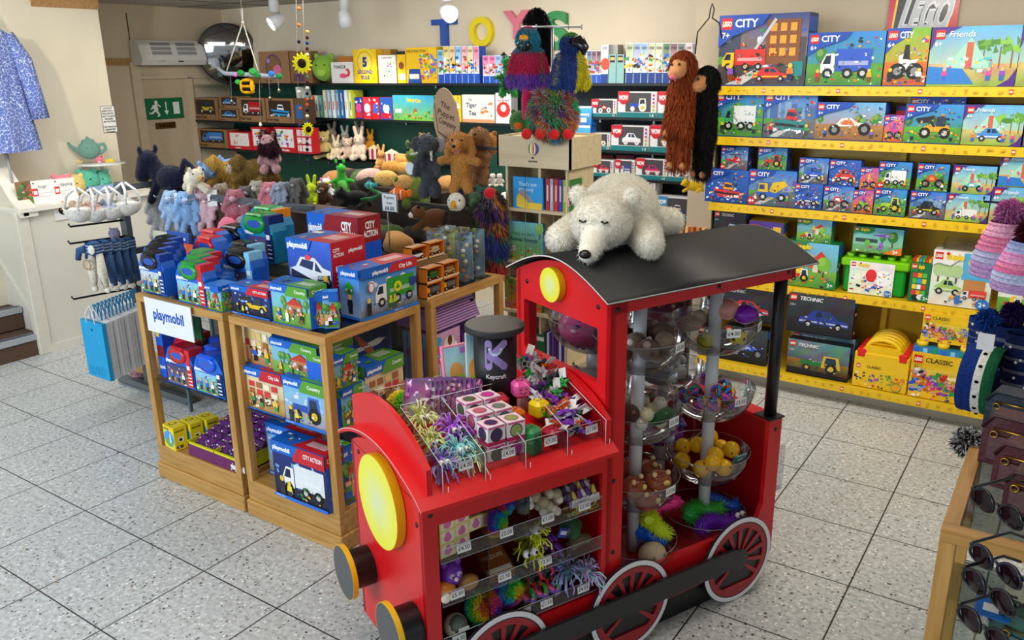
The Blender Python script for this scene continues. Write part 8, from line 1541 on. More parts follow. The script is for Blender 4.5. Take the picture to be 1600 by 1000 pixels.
for gi,(u,v0,v1,lb)in enumerate(((466,5,250,'felt ball garland with a sunflower, left strand'),(479,42,262,'felt ball garland of dark coloured balls, right strand'))):
 t=thing('felt_ball_garland',lb,'garland',TR(0,0,0));m=MB('#8a8078');yy=4.2;m.tube([(on(u,v0,y=yy).x,yy,CZ),on(u+2,v1,y=yy)],.001,4);m.build('string',MATTE,t);r_=random.Random(gi);n=9 if gi==0 else 24
 for k in range(n):v=v0+8+(v1-v0-10)*k/n;m=MB(r_.choice(('#1c1c30','#4a1a28','#c8a040','#5a7a4a','#2a3a70','#7a2a30','#c05a2a','#e0d8c8','#3a2a50')));m.ball(on(u+1+(gi==0)*(k>5)*2,v,y=yy),.0125,None,8,6);m.build('felt_ball',KNIT,t)
 if gi==0:
  for(v,uu,r2)in((99,472,.075),(202,481,.05)):
   m=MB('#d8cc20');m.M=Matrix.Translation(on(uu,v,y=yy-.03))@RZ(.5 if r2>.06 else 1.4)@RX(PI/2)
   m.prism([(r2*(1 if i%2 else .68)*math.cos(PI*i/14),r2*(1 if i%2 else .68)*math.sin(PI*i/14))for i in range(28)],-.006,.006,'#d8d020');m.lathe(((r2*.42,.006),(r2*.38,.016),(1e-4,.02)),18,'#241c14');m.build('felt_sunflower',KNIT,t)
   # ------------------------------------------------------------------ puppets and food plush in the middle
m=MB('#3a3430');m.box((-4.9,4.0,0),(-3.7,4.9,1.02),'#2a211b');m.box((-4.9,4.55,1.02),(-3.7,4.95,1.36));m.build('plush_table',MATTE,label='low dark table under the smiling food plush and puppets',cat='table')
m=MB('#2a2622')
r_=random.Random(8)
for k in range(46):x_,y_=-4.85+r_.random()*1.1,4.08+r_.random()*.8;m.ball((x_,y_,1.06 if y_<4.5 else 1.38),(.12,.1,.08),r_.choice(('#2a2622','#8a5a38','#4a6a2a','#1f1c1c','#b8864a')),8,6)
m.build('plush_heap_base',PLUSH,label='dark heap of plush backs under the food plush',cat='soft toy').__setitem__('kind','stuff')
for nm,lb,kd,pal,u,vb,y,h,rz in(('plush_unicorn','white and pink plush unicorn at the left of the heap','lying',B('#d8d4e0','#e8e0e8','#e08ab0'),508,302,4.3,34,2.4),('plush_dragon','bright green plush dragon with raised wings','dino',B('#3ab83a','#7ad060'),535,305,4.25,46,.9),('plush_sprout','lime and yellow long plush standing at the left edge of the heap','bunny_up',B('#b8d020','#d8e040'),490,322,4.0,40,.4),('brown_plush_monkey','dark brown plush with yellow cap below the unicorn','teddy',B('#4a2e20','#8a6a50','#e0c020'),508,322,4.05,34,.5),('black_plush_cat','black plush animal in the middle of the heap','lying',B('#17161a','#2a282c'),553,322,4.05,38,.5),('green_snake_puppet','dark green plush crocodile with curled body','snake',B('#1f6a38','#e8e8e0'),580,312,4.05,24,.4),('green_crocodile_puppet','green plush crocodile head pointing to the left','snake',B('#2a7a40','#e8e8e0'),592,302,4.1,20,3.4),('teal_fish_plush','teal plush fish above the crocodile','fish',B('#3aa0a0','#8ad0c8','#3aa0a0'),578,294,4.25,18,.5),('clownfish_plush','orange clownfish plush with white bands','fish',B('#e8701c','#f0e8e0','#e8701c'),623,312,4.0,30,.5),('pink_food_plush','long pink and cream sandwich plush leaning behind the dragon','slab',B('#e0b8b0','#e8d8c0','#c84a3a'),580,288,4.6,34,.9),('taco_plush','smiling yellow taco plush','slab',B('#e4b868','#6a9a3a','#8a4a2a'),604,288,4.35,30,.5),('taco_plush','smaller smiling taco plush right of the first one','slab',B('#dca860','#c84a2a','#7a4a2a'),631,292,4.35,26,.5),('burger_plush','smiling hamburger plush under the popcorn tub','slab',B('#d89a48','#e8c020','#6a3a20'),612,268,4.7,24,.5),('burger_plush','second hamburger plush right of the first one','slab',B('#d8a050','#e0b020','#7a4020'),632,270,4.75,24,.5),('bread_plush','tall tan baguette plush left of the popcorn tub','bunny_up',B('#d0a05a','#c08a48'),597,262,4.9,30,.5),('pizza_plush','pizza slice plush with red and black toppings','slab',B('#e0a050','#e8d8c0','#a8302a'),634,258,4.9,24,.7),('hotdog_plush','long tan hot dog plush above the pizza slice','slab',B('#d8a068','#c88a50','#d8a068'),626,250,5.1,16,.5),('olive_plush_dinosaur','olive green plush behind the elephant puppet','dino',B('#5a7028','#7a8a3a'),652,318,4.45,78,.6),('brown_badger_puppet','brown puppet with white striped head left of the eagle','lying',B('#6a4020','#e8e0d4','#17140f'),676,356,4.0,46,.4)):
 pls(nm,lb,kd,pal,u,vb+3,min(y,4.88),h*1.3,rz,fuzz=900)
a,b=on(597,330,y=3.95),on(620,303,y=3.95);plate('price_card',frame((a.x,3.95,a.z),(1,0,0),(0,0,1)),b.x-a.x,b.z-a.z,'#e8ecf0',lambda c:(c.rect(0,0,1,1,'#3a4048'),c.rect(.05,.04,.95,.96,'#e8ecf2'),c.text('Puppets',.5,.7,.16,'#222',.01,.8,True),c.text('from',.5,.42,.14,'#222',.01,.5,True),c.text('£4.50',.5,.1,.2,'#222',.02,.8,True)),'small price card reading Puppets from £4.50')
m=MB('#9a9a98');m.cyl((a.x+.04,3.96,1.0),(a.x+.04,3.96,a.z),.004);m.build('card_holder',METAL,label='thin stalk holding the puppets price card',cat='holder')
q=on(641,268,y=4.2);plate('round_tag',Matrix.Translation(q)@frame((-.04,0,0),(1,0,0),(0,0,1)),.001,.001,'#dfe6ea',lambda c:c.ell(40,20,42,42,'#d8e0e4',24),'round pale tag hanging at the right of the food plush',cat='tag')
# puppet stand with oval sign
t=thing('puppet_stand','dark blue puppet stand carrying the elephant, dog and eagle puppets','display stand',TR(0,0,0));m=MB('#141a3a');px=on(712,300,y=4.25).x;m.box((px-.05,4.27,0),(px+.05,4.33,1.75));m.build('column',SATIN,t)
for z in(1.72,1.33):m=MB('#30343a');m.box((px-.35,4.2,z),(px+.38,4.22,z+.02));m.build('cross_bar',SATIN,t)
m=MB('#141a3a');m.box((px-.3,4.1,0),(px+.3,4.6,.04));m.build('base',SATIN,t)
q=on(697,187,y=4.30);m=MB('#b89878');W,H_=.21,.40;m.M=Matrix.Translation(q)@RY(-.12)@frame((0,0,0),(1,0,0),(0,0,1));m.prism([(W/2*math.cos(i*PI/14),H_/2*math.sin(i*PI/14))for i in range(28)],-.006,.0,'#b49272');m.M=Matrix()
c=CV(m,Matrix.Translation(q)@RY(-.12)@frame((-W/2,-.0005,-H_/2),(1,0,0),(0,0,1)),W,H_,1)
for t_,y_ in(('The',.68),('Puppet',.54),('Company',.40)):c.text(t_,.5,y_,.09,'#4a1c18',.01,.7,True,rot=-.45)
c.poly(((.12,.78),(.14,.78),(.14,.32),(.12,.32)),'#5a2420');c.poly(((.12,.32),(.62,.14),(.62,.155),(.14,.335)),'#5a2420');m.build('oval_cardboard_sign',CARD,label='oval brown cardboard sign with dark red lettering above the puppets',cat='sign')
pls('elephant_puppet','dark grey elephant puppet with white tusks on the stand','elephantpuppet',B('#474b52','#e8e4dc','#9a9694'),672,306,4.10,98,.35,fuzz=5000);pls('dog_puppet','golden dog puppet with pink open mouth on the stand','dogpuppet',B('#b9803c','#d88a80'),722,302,4.08,98,.35,fuzz=5000)
def strf(P,nn,rng,col):k=np.sin(P[:,2]*42+P[:,0]*12)>.45;return np.where(k[:,None],np.array(lin('#7a4a24')),np.array(lin('#c09468')))*(1+rng.uniform(-.15,.15,(len(P),1)))
pls('tiger_puppet','striped tan tiger puppet right of the golden dog','dogpuppet',B('#c09468','#e8e0d4'),752,288,4.28,92,-.2,fuzz=9000,colf=strf);pls('lion_puppet','ginger puppet head behind the tiger puppet','blob',B('#b07840','#e0c8a8'),762,245,4.42,42,.3,fuzz=2500)
pls('brown_hedgehog_puppet','brown puppet behind the elephant puppet top','blob',B('#8a7040','#6a5030'),664,232,4.4,26,.3,fuzz=2500);pls('eagle_puppet','bald eagle puppet with white head and dark brown body','bird',{'b':'#2e2018','h':'#e8e4da','m':'#e0a020','e':'#2a1c14'},716,386,3.98,88,.35,fuzz=7000)
pls('green_turtle_puppet','dark green leathery puppet right of the eagle','bird',{'b':'#2f4a2c','h':'#35543a','m':'#4a6a3a','e':'#5a6a3a'},745,378,4.08,82,.3)
rbw=[lin(c)for c in('#2a3a8a','#2a8a4a','#c8302a','#3a2a2a','#d88a20','#4a2a6a','#1a1a20','#5a9a4a')]
def rbf(sc,pal=rbw):
 A_=np.array(pal)
 def f(P,nn,rng,col):k=(np.floor(np.abs(np.sin(P[:,0]*sc+P[:,2]*sc*.7)*2.4+P[:,2]*sc*.33+rng.uniform(0,.4,len(P))))).astype(int)%len(A_);return A_[k]*(1+rng.uniform(-.25,.25,(len(P),1)))
 return f
M_,s_=pl(768,424,4.15,128,.3);soft('rainbow_monster_puppet','long dark rainbow furred monster puppet hanging by the book tower','soft toy','monkey',B('#2a2a30'),M_,s_,fuzz=12000,fl=.09,fw=.0035,droop=.5,colf=rbf(14),eyes=False,seg=2)
m=MB('#c01820');q=on(765,302,y=4.0);m.ball(q,.035);m.build('red_nose_puppet',PLUSH,label='round red nose above the dark rainbow monster puppet',cat='soft toy')
pls('grey_plush_elephant','grey brown plush hanging under the eagle puppet','bunny',B('#6a5e54'),746,425,4.05,46,.3);m=MB('#b8b0a8');m.box((-3.32,4.5,1.35),(-2.95,4.8,1.37),'#e4ddd0');m.build('white_ledge_shelf',SATIN,label='cream shelf with panda plush behind the tiger puppet',cat='shelf')
for u,lb in((770,'small panda plush on the cream shelf, left'),(781,'small panda plush on the cream shelf, right')):pls('plush_panda',lb,'teddy',B('#e0ddd8','#f0f0ec','#1c1c1e'),u,291,4.6,22,.5)
# ------------------------------------------------------------------ book tower
BX0,BX1,BYY=-2.975,-2.455,4.2;t=thing('book_carousel','pale wood square book tower with a balloon logo on its header','book stand',TR(0,0,0));D=.36;wm=PALE
m=MB();m.box((BX0,BYY,1.63),(BX1,BYY+.012,1.812));m.box((BX0,BYY+D,1.63),(BX1,BYY+D+.012,1.812));m.box((BX0,BYY,1.63),(BX0+.012,BYY+D,1.812));m.box((BX1-.012,BYY,1.63),(BX1,BYY+D,1.812));m.box((BX0+.01,BYY+.01,1.79),(BX1-.01,BYY+D,1.80));m.build('header',wm,t)
xm=(BX0+BX1)/2+.02
for x in(BX0+.04,xm,BX1-.05):m=MB();m.box((x,BYY+.03,.1),(x+.016,BYY+D-.02,1.63));m.build('upright',wm,t)
for z in(1.375,1.045,.72,.40,.12):m=MB();m.box((BX0+.0,BYY+.0,z-.016),(BX1,BYY+D,z));m.build('shelf',wm,t)
m=MB();m.box((BX0+.04,BYY+.3,.1),(BX1-.04,BYY+.31,1.63));m.build('back_panel',wm,t)
for x in(BX0+.09,BX0+.2,xm+.12,BX1-.02):m=MB('#707478');m.cyl((x,BYY+.006,.4),(x,BYY+.006,1.63),.0018,n=6);m.build('wire',METAL,t)
m=MB();c=CV(m,frame((BX0+.2,BYY-.0006,1.66),(1,0,0),(0,0,1)),.12,.13,1)
for i in range(7):c.ell(.5-.0+(i-3)*.07,.62,.42-abs(i-3)*.045,.34,('#3a8a3a','#e8d020','#e07a20','#c8202c','#6a2a8a','#2a4a9a','#2a2a7a')[i],16)if 0 else c.poly([(.5+(i-3)*.09*math.cos(a_)+.045*(1 if 0 else 0),.62+.3*math.sin(a_))for a_ in[PI*(q/8-.5)for q in range(9)]]+[(.5+(i-2)*.09*math.cos(a_),.62+.3*math.sin(a_))for a_ in[PI*(.5-q/8)for q in range(9)]],('#3a8a3a','#f0e8d0','#e8d020','#c8202c','#f0e8d0','#6a2a8a','#2a4a9a')[i])
c.rect(.44,.18,.56,.27,'#3a2a20');c.text('USBORNE',.5,.02,.08,'#3a3028',.02,.7,True);m.build('balloon_logo',CARD,t)
def tb(u0,u1,vt,zb,art,lb,body,d=.03):return wbox('board_book',u0,u1,vt,zb+.001,BYY+.03,d,art,lb,'book',body,side=False)
tb(802,848,277,1.375,lambda c:(c.rect(0,0,1,1,'#2a9ae0'),c.text("That's not",.2,.72,.12,'#c8e4f0',.01,.6),c.text('my pony',.2,.56,.12,'#c8e4f0',.01,.5),c.poly(((.12,.05),(.12,.35),(.25,.55),(.42,.5),(.5,.2),(.98,.2),(.98,0),(.4,0)),'#e8c83a'),c.poly(((.18,.5),(.3,.62),(.42,.55),(.75,.2),(.5,.25)),'#9a9498')),"blue board book picturing a yellow pony in the book tower",'#2a9ae0')
for k in range(6):m=boxmesh(.026,.19,.13,('#b02040','#a8aeb8','#d02028','#3a3aa8','#8ab82a','#3a7a3a')[k],front=lambda c:(c.rect(.2,.1,.8,.9,'#e8d8d8' if c.r.random()<0 else '#d8c0c0'),)if 0 else c.rect(.3,.3,.7,.8,'#e8c8c8'),seed=k);m.build('board_book',CARD,None,TR(xm+.045+.030*k,BYY+.04,1.376),label=('crimson','silver','red','blue violet','lime','dark green')[k]+' spined board book in the upper right cell of the book tower',cat='book')
def ans(c):c.grad(0,0,1,1,'#7ad0d8','#8ac83a',4,4);c.text("Poppy and Sam's",.5,.66,.07,'#1f6a6a',.01,.8,True);c.text('Animal Sounds',.5,.5,.10,'#1f5a70',.02,.9,True);c.bits(.02,.02,.98,.4,34,('#e8e4d8','#5a4030','#e8a03a','#d8402a','#3a8a2a'),.04);[c.tree(q,.6,.4,'#8ac860')for q in(.06,.93)]
tb(789,848,347,1.045,ans,"pale blue and green farm animal book below the pony book",'#3a90d0');tb(789,846,435,.72,lambda c:(c.grad(0,0,1,1,'#6ab040','#d85a2a',3,3,.2),c.bits(.02,.02,.98,.98,40,('#3a7ae0','#f0d020','#fff','#c82a3a','#2a7a3a'),.06)),'busy green, blue and yellow picture book seen beside the train cab','#3a8a4a')
tb(862,892,455,.72,lambda c:(c.rect(0,0,1,1,'#2a6ad8'),c.bits(.05,.05,.95,.6,26,('#f0e020','#8a2030','#fff','#3a9a3a'),.06)),'blue and yellow book seen through the cab window','#2a6ad8',d=.12)
for k in range(9):m=boxmesh(.014,.19,.12,('#4a2a8a','#e8e4f0','#3a3a98','#8a4aa8','#5a2a6a')[k%5],seed=k);m.build('board_book',CARD,None,TR(xm+.03+.018*k,BYY+.05,.401),label='thin purple or white spined book low in the tower, seen through the cab window',cat='book',group='thin books low in the tower')
tb(815,850,520,.40,lambda c:(c.rect(0,0,1,1,'#1f6a40'),c.rect(0,.75,1,.9,'#e8e8e4'),c.bits(.1,.1,.9,.6,12,('#e8702a','#3a9a4a'),.06)),'green book low in the tower, seen through the cab window','#1f6a40',d=.1)
# puppets on the tower tree
t=thing('puppet_tree','thin chrome puppet tree with a cross bar on the book tower','display stand',TR(0,0,0));q=on(863,140,y=4.36);q1=on(863,42,y=4.36);m=MB('#c8ccd0');m.cyl((q.x,4.36,1.812),(q.x,4.36,q1.z),.008,n=10);m.tube([on(815,42,y=4.36),on(909,42,y=4.36)],.006,8)
for uu in(815,838,888,909):m.tube([on(uu,38,y=4.36),on(uu,46,y=4.36)],.004,6)
m.cyl((q.x,4.36,1.812),(q.x,4.36,1.83),.07,n=20);m.build('tree',METAL,t)
def bandf(bands):
 zs=[b[0]for b in bands];C_=np.array([lin(b[1])for b in bands])
 def f(P,nn,rng,col):k=np.searchsorted(zs,P[:,2]+rng.uniform(-.02,.02,len(P))).clip(0,len(zs)-1);return C_[k]*(1+rng.uniform(-.2,.2,(len(P),1)))
 return f
M_,s_=pl(826,145,4.22,100,.25);o=soft('turquoise_bird_puppet','fluffy bird puppet with turquoise, pink and purple bands and a pink crest','soft toy','bird',{'b':'#c82a6a','h':'#1f8aa8','m':'#e09a1c','e':'#3a9a3a'},M_,s_,fuzz=14000,fl=.032,fw=.0016,droop=.5,colf=bandf(((.3,'#8a50c8'),(.6,'#e0205f'),(.93,'#1f96b8'),(9,'#f02a6a'))),seg=2)
m=MB('#e0202c');m.M=SCL(s_);m.tube([(0,0,.2),(-.02,-.05,-.1),(0,-.08,-.4)],.08,10,'#c8205a');m.build('hanging_leg',PLUSH,o);m=MB('#15151a');m.M=SCL(s_);m.ball((0,-.2,.70),(.12,.1,.09));m.ball((0,-.21,.80),(.075,.07,.06),'#e8a020');m.build('beak',GLOSS,o)
M_,s_=pl(890,148,4.22,94,.9);o=soft('blue_parrot_puppet','blue and yellow parrot puppet with a big black beak','soft toy','bird',{'b':'#1c3f9c','h':'#1a2f5a','m':'#15151a','e':'#d8c820'},M_,s_,fuzz=12000,fl=.028,fw=.0016,droop=.4,colf=lambda P,nn,rng,col:np.where((P[:,2]>.9)[:,None],np.array(lin('#5aa030')),np.where((P[:,0]>.05)[:,None],np.array(lin('#d8d020')),np.array(lin('#1c469c'))))*(1+rng.uniform(-.2,.2,(len(P),1))),seg=2)
m=MB('#121216');m.M=SCL(s_);m.tube([(0,-.1,.8),(.06,-.28,.82),(.1,-.38,.72),(.1,-.36,.62)],(.11,.11,.08,.02),12);m.build('beak',GLOSS,o)
m=MB('#0c0b0e');d=skin(_proto['puff'],B('#0c0b0e'));m.M=Matrix.Translation(on(838,60,y=4.46))@SCL(.11,.07,.19);m.add_mesh(d);fur(m,d,6000,.5,.03,.6,seg=2);m.build('black_wig_puppet',FUR,label='black long haired puppet head behind the turquoise bird',cat='soft toy')
M_,s_=pl(795,150,4.5,66,.5);soft('green_dragon_puppet','green dragon puppet with an open mouth left of the turquoise bird','soft toy','dino',B('#2a8a3a','#15301c','#1a1a20'),M_,s_,fuzz=800,fl=.02);pls('striped_puppet','orange and green striped puppet left of the rainbow ball, on the tower','blob',B('#3a7a3a','#e86a20'),812,206,4.28,36,.4,fuzz=4000,colf=rbf(26,[lin(c)for c in('#e86a20','#1a1a20','#2a8a4a')]))
M_,s_=pl(864,209,4.17,66,.3);t_=soft('rainbow_spiky_puppet','round rainbow long haired puppet with red feet sitting on the tower edge','soft toy','blob',B('#2a1a4a'),M_,s_,fuzz=15000,fl=.075,fw=.0026,droop=.2,eyes=False,seg=2,colf=rbf(13,[lin(c)for c in('#2aa86a','#c83a2a','#3aa0c8','#e08a20','#5a2a8a','#3ac04a','#c8303a','#d8c8a0')]))
for k in range(4):m=MB('#cc1c20');m.M=SCL(s_);m.ball((-.5+.33*k,-.52,.03-.0*k),(.13,.1,.13));m.build('foot',PLUSH,t_)
# ------------------------------------------------------------------ the two long-armed ape puppets
for(u,vb,y,h,c1,lb,rz)in((1060,262,5.25,182,'#7c3512','orange orangutan hand puppet hanging at the end of the yellow bay',-.1),(1097,275,5.34,172,'#0d0c0e','black chimpanzee hand puppet hanging behind the orange one',-.5)):
 M_,s_=pl(u,vb,y,h,rz);o=soft('ape_puppet',lb,'soft toy','monkey',{'b':c1,'m':'#b0784c'},M_,s_,fuzz=1,fl=.001,fw=.001);d=skin(proto('monkey'),{'b':c1,'m':c1});m=MB();m.M=SCL(s_)
 fur(m,d,14000,.05,.003,.9,5,.35,keep=lambda a,N,C_:np.where((a[:,1]<-.05)&(a[:,2]>.72)&(a[:,2]<.89),0.001,1),seg=2);m.build('hair',FUR,o)
 m=MB('#d86a78');m.M=SCL(s_);m.ball((0,-.155,.755),(.035,.03,.028));m.build('tongue',PLUSH,o)
 m=MB('#b0784c');m.M=SCL(s_);m=None
 for q in((-.055,-.05,.02),(.065,-.05,.02),(-.10,-.06,.29)):m=MB('#b0784c');m.M=SCL(s_);m.ball(q,(.03,.035,.035));m.build('paw',PLUSH,o)
t=thing('wire_hanger','black wire loop hanger above the ape puppets','hanger',TR(0,0,0));m=MB('#15151a');m.tube([on(u,v,y=5.35)for u,v in((1086,85),(1090,50),(1108,28),(1110,15),(1113,5),(1116,15),(1113,28),(1124,36),(1128,60))],.005,6);m.build('wire',SATIN,t)
M_,s_=pl(1082,300,5.5,26,.3);soft('yellow_hand_puppet','yellow plush hand at the left end of the yellow bay','soft toy','lying',B('#d8b01c'),M_,s_*1.2,eyes=False)
# ------------------------------------------------------------------ right hand side: woolly hats, bags, sunglasses
t=thing('hat_rack','dark wire rack with long hooks at the right edge','display rack',TR(0,0,0))
m=MB('#30343a');m.cyl((.62,4.1,0),(.62,4.1,1.9),.02)
m.build('rack_post',SATIN,t)
for v0,v1 in((315,322),(433,452),(493,520),(640,665)):
 a=on(1537,v0,y=3.9);m=MB('#3a3e44');m.tube([a+Vector((0,0,.02)),a,(.62,4.05,on(1600,v1,y=3.95).z)],.005,6);m.build('hook_arm',METAL,t)
def hat(u,vt,vb,y,bands,pom,lb,w=.11,button=True):
 a,b=on(u,vt,y=y),on(u,vb,y=y);H_=a.z-b.z;t=thing('woolly_hat',lb,'hat',Matrix.Translation(b));n=30;prof=[]
 m=MB();r_=random.Random(int(u))
 for i in range(n+1):f_=i/n;prof.append((w*(1-.62*max(0,f_-.25)**1.3)*(1+.03*math.sin(i*2.2)),H_*.72*f_))
 for i in range(n):m.lathe((prof[i],prof[i+1]),22,mixc(bands[min(len(bands)-1,int(i/n*len(bands)))],'#ffffff',r_.uniform(0,.18)),cap=False)
 m.build('knitted_body',KNIT,t);m=MB(pom);d=skin(_proto['puff'],B(pom));m.M=TR(0,0,H_*.85)@SCL(.055);m.add_mesh(d);fur(m,d,900,.5,.09,.1,jit=.4);m.build('pompom',KNIT,t)
 if button:m=MB('#5a3a28');m.ball((.02,-w,.03),(.012,.006,.012));m.build('button',GLOSS,t)
hat(1562,312,430,3.75,('#b48ac8','#a8a8d0','#d06a94','#d88ab0'),'#c070a8','pink, blue and lilac woolly bobble hat, left one of the two');hat(1597,345,452,3.62,('#b08ac8','#a8b0d8','#d85a94','#d88ac0','#8a94c8'),'#4a1c24','lilac and pink woolly hat with a dark bobble at the frame edge')
def glove(u,vt,vb,y,c1,c2,lb,w=.07,cuff='#e4e4de'):
 a,b=on(u,vt,y=y),on(u,vb,y=y);H_=a.z-b.z;m=MB();r_=random.Random(3)
 for i in range(24):f_=i/24;m.M=Matrix.Translation(b)@SCL(1,.55,1);col=c2 if .08<f_<.16 else(c1 if i%4 else mixc(c1,'#ffffff',.12));m.lathe(((w*(1 if f_<.7 else 1.1),H_*f_),(w*(1.02 if f_<.7 else 1.1),H_*(i+1)/24)),18,col,cap=False)
 for i in range(14):m.M=Matrix();m.ball(b+Vector((r_.uniform(-w,w)*.8,-w*.56,H_*r_.uniform(.3,.95))),.006,cuff,5,4)
 m.build('woolly_sock',KNIT,label=lb,cat='knitwear')
glove(1552,505,640,3.7,'#1c2a5a','#2a6a3a','navy knitted leg warmer with white flecks hanging behind the front one');glove(1588,520,640,3.6,'#15204a','#3a7a3a','dark navy knitted sock with a green band at the frame edge');glove(1532,495,560,3.9,'#1f3a7a','#1f3a7a','blue knitted sock top behind the front headband',.06)
t=thing('knitted_headband','navy, green and white knitted headband with sheep pattern hanging in front','knitwear',TR(0,0,0));a=on(1530,540,y=3.55);b=on(1530,642,y=3.55);H_=a.z-b.z;m=MB();m.M=Matrix.Translation((a+b)/2)@RZ(-.15)@RY(PI/2);R_=H_/2
for i,(c1,x0,x1)in enumerate((('#1c3478',-.05,-.02),('#1c3478',-.02,.005),('#dcdcd2',.005,.035),('#1a5a38',.035,.06),('#164a30',.06,.075))):m.lathe(((R_,x0-.0),(R_*1.02,(x0+x1)/2),(R_,x1)),40,c1,cap=False)
m.lathe(((R_*.9,-.05),(R_*.9,.075)),40,'#10182e',cap=False);m.lathe(((R_*.9,-.05),(R_,-.05)),40,'#1c3478',cap=False)
m.M=m.M@SCL(1)
for i in range(14):a_=2*PI*i/14;m.ball((R_*1.01*math.cos(a_),R_*1.01*math.sin(a_),.02),(.008,.008,.008),'#15151a',5,4)
m.build('band',KNIT,t);m=MB('#e8e8ea');q=on(1540,535,y=3.45);m.M=Matrix.Translation(q);m.box((-.028,-.002,-.03),(.028,0,.035));m.build('swing_tag',CARD,t)
for(u,v,c1,lb)in((1545,500,'#1f4a9a','blue woollen pompom on the lower hook'),(1585,490,'#2a1a4a','dark purple woollen pompom beside the blue one')):M_=Matrix.Translation(on(u,v,y=3.7));m=MB();d=skin(_proto['puff'],B(c1));m.M=SCL(.05);m.add_mesh(d);fur(m,d,900,.5,.1,.1,jit=.5);m.build('woollen_pompom',KNIT,None,M_,label=lb,cat='knitwear')
m=MB('#4a1420');M_=Matrix.Translation(on(1514,690,y=2.93));d=skin(_proto['puff'],B('#3a1c28'));m.M=SCL(.05);m.add_mesh(d);fur(m,d,900,.6,.12,.2,jit=.9,colf=lambda P,nn,rng,col:np.where((rng.random(len(P))>.5)[:,None],.5,.02)*np.ones((len(P),3)));m.build('bag_pompom',KNIT,None,M_,label='maroon and white pompom hanging over the right cabinet corner',cat='pompom')
# display cabinet on the right
cabinet('counter_cabinet','light oak and glass counter cabinet at the right edge of the picture',-.165,.75,2.285,2.96,1.0,(.55,),.12)
def bag(M,w,h,c1,lb,gold=True):
 t=thing('leather_bag',lb,'handbag',M);m=MB(c1);P=[(-w/2,0),(w/2,0),(w/2,h*.75),(w*.38,h),(-w*.38,h),(-w/2,h*.75)];m.M=frame((0,0,0),(1,0,0),(0,0,1));m.prism(P,-.05,.02)
 m.M=Matrix();m.tube([(-w/2,-.022,h*.7),(-w*.36,-.022,h*.97),(w*.36,-.022,h*.97),(w/2,-.022,h*.7)],.006,6,mixc(c1,'#000',.4));m.box((-w*.4,-.028,h*.1),(w*.4,-.02,h*.6),mixc(c1,'#fff',.04),bev=.006);m.build('bag_body',LEATHER,t)
 m=MB('#b8923a');m.tube([(-w*.35,-.026,h*.72),(w*.35,-.026,h*.72)],.003,6);m.M=TR(-w*.32,-.03,h*.62)@RX(PI/2);m.tube([(.010*math.cos(2*PI*i/14),.010*math.sin(2*PI*i/14),0)for i in range(14)],.0022,6,closed=True);m.build('gold_zip',METAL,t);return t
for k,(u,v,y,w,h,c1,lb)in enumerate(((1568,752,2.78,.20,.17,'#48101c','maroon leather bag standing on the right cabinet, rear one'),(1585,776,2.62,.17,.15,'#4e1220','maroon leather bag with gold chain, second from the back'),(1602,792,2.48,.15,.13,'#460e1a','small maroon leather bag nearest the sunglasses'))):p=on(u,v,z=1.002);bag(TR(p.x+.02,y,1.002)@RZ(-.2),w,h,c1,lb)
p=on(1585,690,y=3.05);bag(TR(p.x,3.06,1.01)@RZ(-.2),.2,.14,'#1c2a3a','dark navy leather bag behind the maroon ones');
bag(TR(.12,2.42,.552)@RZ(-.3),.28,.17,'#2f5a50','dark green leather bag on the glass shelf inside the right cabinet')
m=MB('#1a6ac8');m.box((0,0,0),(.09,.12,.003));m.box((.02,.03,.003),(.06,.07,.004),'#e8f0f4');m.build('blue_leaflet',CARD,None,TR(-.06,2.40,.70),label='bright blue leaflet seen through the right cabinet glass',cat='leaflet')
m=MB('#17181c');m.box((-.05,2.40,.12),(.3,2.7,.32),bev=.03);m.build('black_bag',LEATHER,label='black bag at the bottom of the right cabinet',cat='handbag')
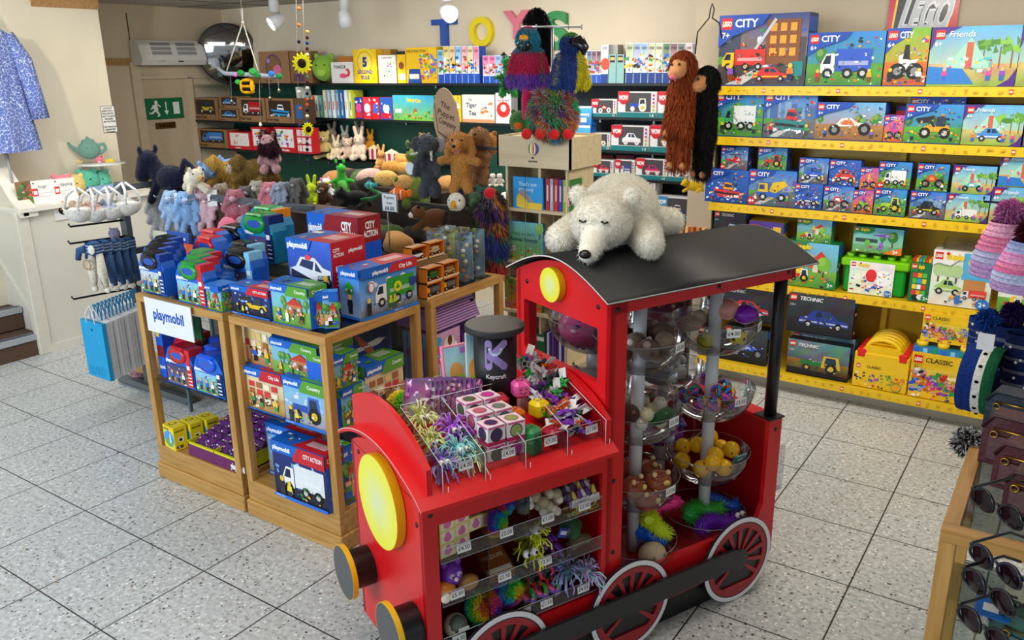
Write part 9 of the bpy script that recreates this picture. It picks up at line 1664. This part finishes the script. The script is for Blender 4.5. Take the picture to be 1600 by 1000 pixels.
# sunglasses on a clear rack
t=thing('sunglasses_rack','clear acrylic rack of sunglasses in front of the right cabinet','display rack',TR(0,0,0));m=MB();m.box((.135,1.70,.0),(.20,1.74,1.42));m.build('acrylic_post',CLEAR,t);m=MB('#4a4e52');m.box((.10,1.6,0),(.5,2.0,.03));m.build('base',SATIN,t)
LENS=mk('dark_tinted_lens',.12,spec=.3,col='#1c0d12')
for k,(u,v,y,c1,lb)in enumerate(((1558,795,1.95,'#15161c','top pair of dark sunglasses on the clear rack'),(1556,885,1.90,'#232838','second pair of sunglasses, dark blue frame'),(1545,925,1.84,'#1a1c22','third pair of sunglasses on the rack'),(1538,985,1.80,'#15151a','lowest pair of sunglasses on the rack'))):
 p=on(u,v,y=y);g=thing('sunglasses',lb,'sunglasses',Matrix.Translation(p)@RZ(-.7)@RX(.12)@SCL(1.12));m=MB(c1)
 for sx in(-1,1):
  E2=[(sx*.034+.028*math.cos(2*PI*i/20),-.003*math.cos(4*PI*i/20),.023*math.sin(2*PI*i/20))for i in range(20)];m.tube(E2,.0032,6,closed=True);m.tube([(sx*.062,0,.012),(sx*.066,.01,.012),(sx*.066,.10,.008),(sx*.062,.14,-.016)],(.005,.004,.003,.003),6)
 m.tube([(-.008,0,.008),(0,-.002,.012),(.008,0,.008)],.003,6);m.build('frame',GLOSS,g)
 for sx in(-1,1):m=MB();m.M=TR(sx*.034,0,0)@RX(PI/2);m.lathe(((1e-4,.003),(.02,.001),(.027,-.002)),20,cap=False);m.M=m.M@SCL(1);m.build('lens',LENS,g)
 # Keycraft mark on the funnel (wrapped round the cylinder)
def wrap(pts,col,h_=0.0006,seg=True):
 m.col=lin(col);r=.0782+h_;V=[m.pv((FX+r*math.cos(K0+x/r),FY+r*math.sin(K0+x/r),z))for x,z in pts];return V
cdir=TM.inverted()@CP-Vector((FX,FY,0));K0=math.atan2(cdir.y,cdir.x)+.04;m=MB('#9a86c4')
def bar(x0,z0,x1,z1,w,col,off=.0006):
 n=10;dx,dz=x1-x0,z1-z0;L=math.hypot(dx,dz);nx,nz=-dz/L*w,dx/L*w
 for i in range(n):a,b=i/n,(i+1)/n;m.pf(wrap(((x0+dx*a+nx,z0+dz*a+nz),(x0+dx*a-nx,z0+dz*a-nz),(x0+dx*b-nx,z0+dz*b-nz),(x0+dx*b+nx,z0+dz*b+nz)),col,off))
 for cx,cz in((x0,z0),(x1,z1)):m.pf(wrap([(cx+w*math.cos(2*PI*i/14),cz+w*math.sin(2*PI*i/14))for i in range(14)],col,off))
bar(-.028,1.185,-.028,1.272,.0135,'#9c88c8');bar(-.02,1.222,.030,1.272,.0135,'#9c88c8',.0009);bar(-.02,1.230,.030,1.185,.0135,'#8c7abc',.0011)
sm_=[(-.024+.021*math.cos(PI+PI*i/8)+.021,1.252+.021*math.sin(PI+PI*i/8))for i in range(9)]
for(x0,z0),(x1,z1)in zip(sm_,sm_[1:]):bar(x0,z0,x1,z1,.0048,'#cfd6f4',.0016)
V_,F2,w_,cap=text_data('Keycraft',.02);k_=.075/w_;V2=[(p[0]*k_-.0375,1.140+p[1]*k_)for p in V_];r=.079;o_=len(m.v)
for x,z in V2:m.pv((FX+r*math.cos(K0+x/r),FY+r*math.sin(K0+x/r),z))
for f in F2:m.pf([i+o_ for i in f],lin('#d8d8e0'))
m.build('funnel_mark',CARD,train if 0 else fun)
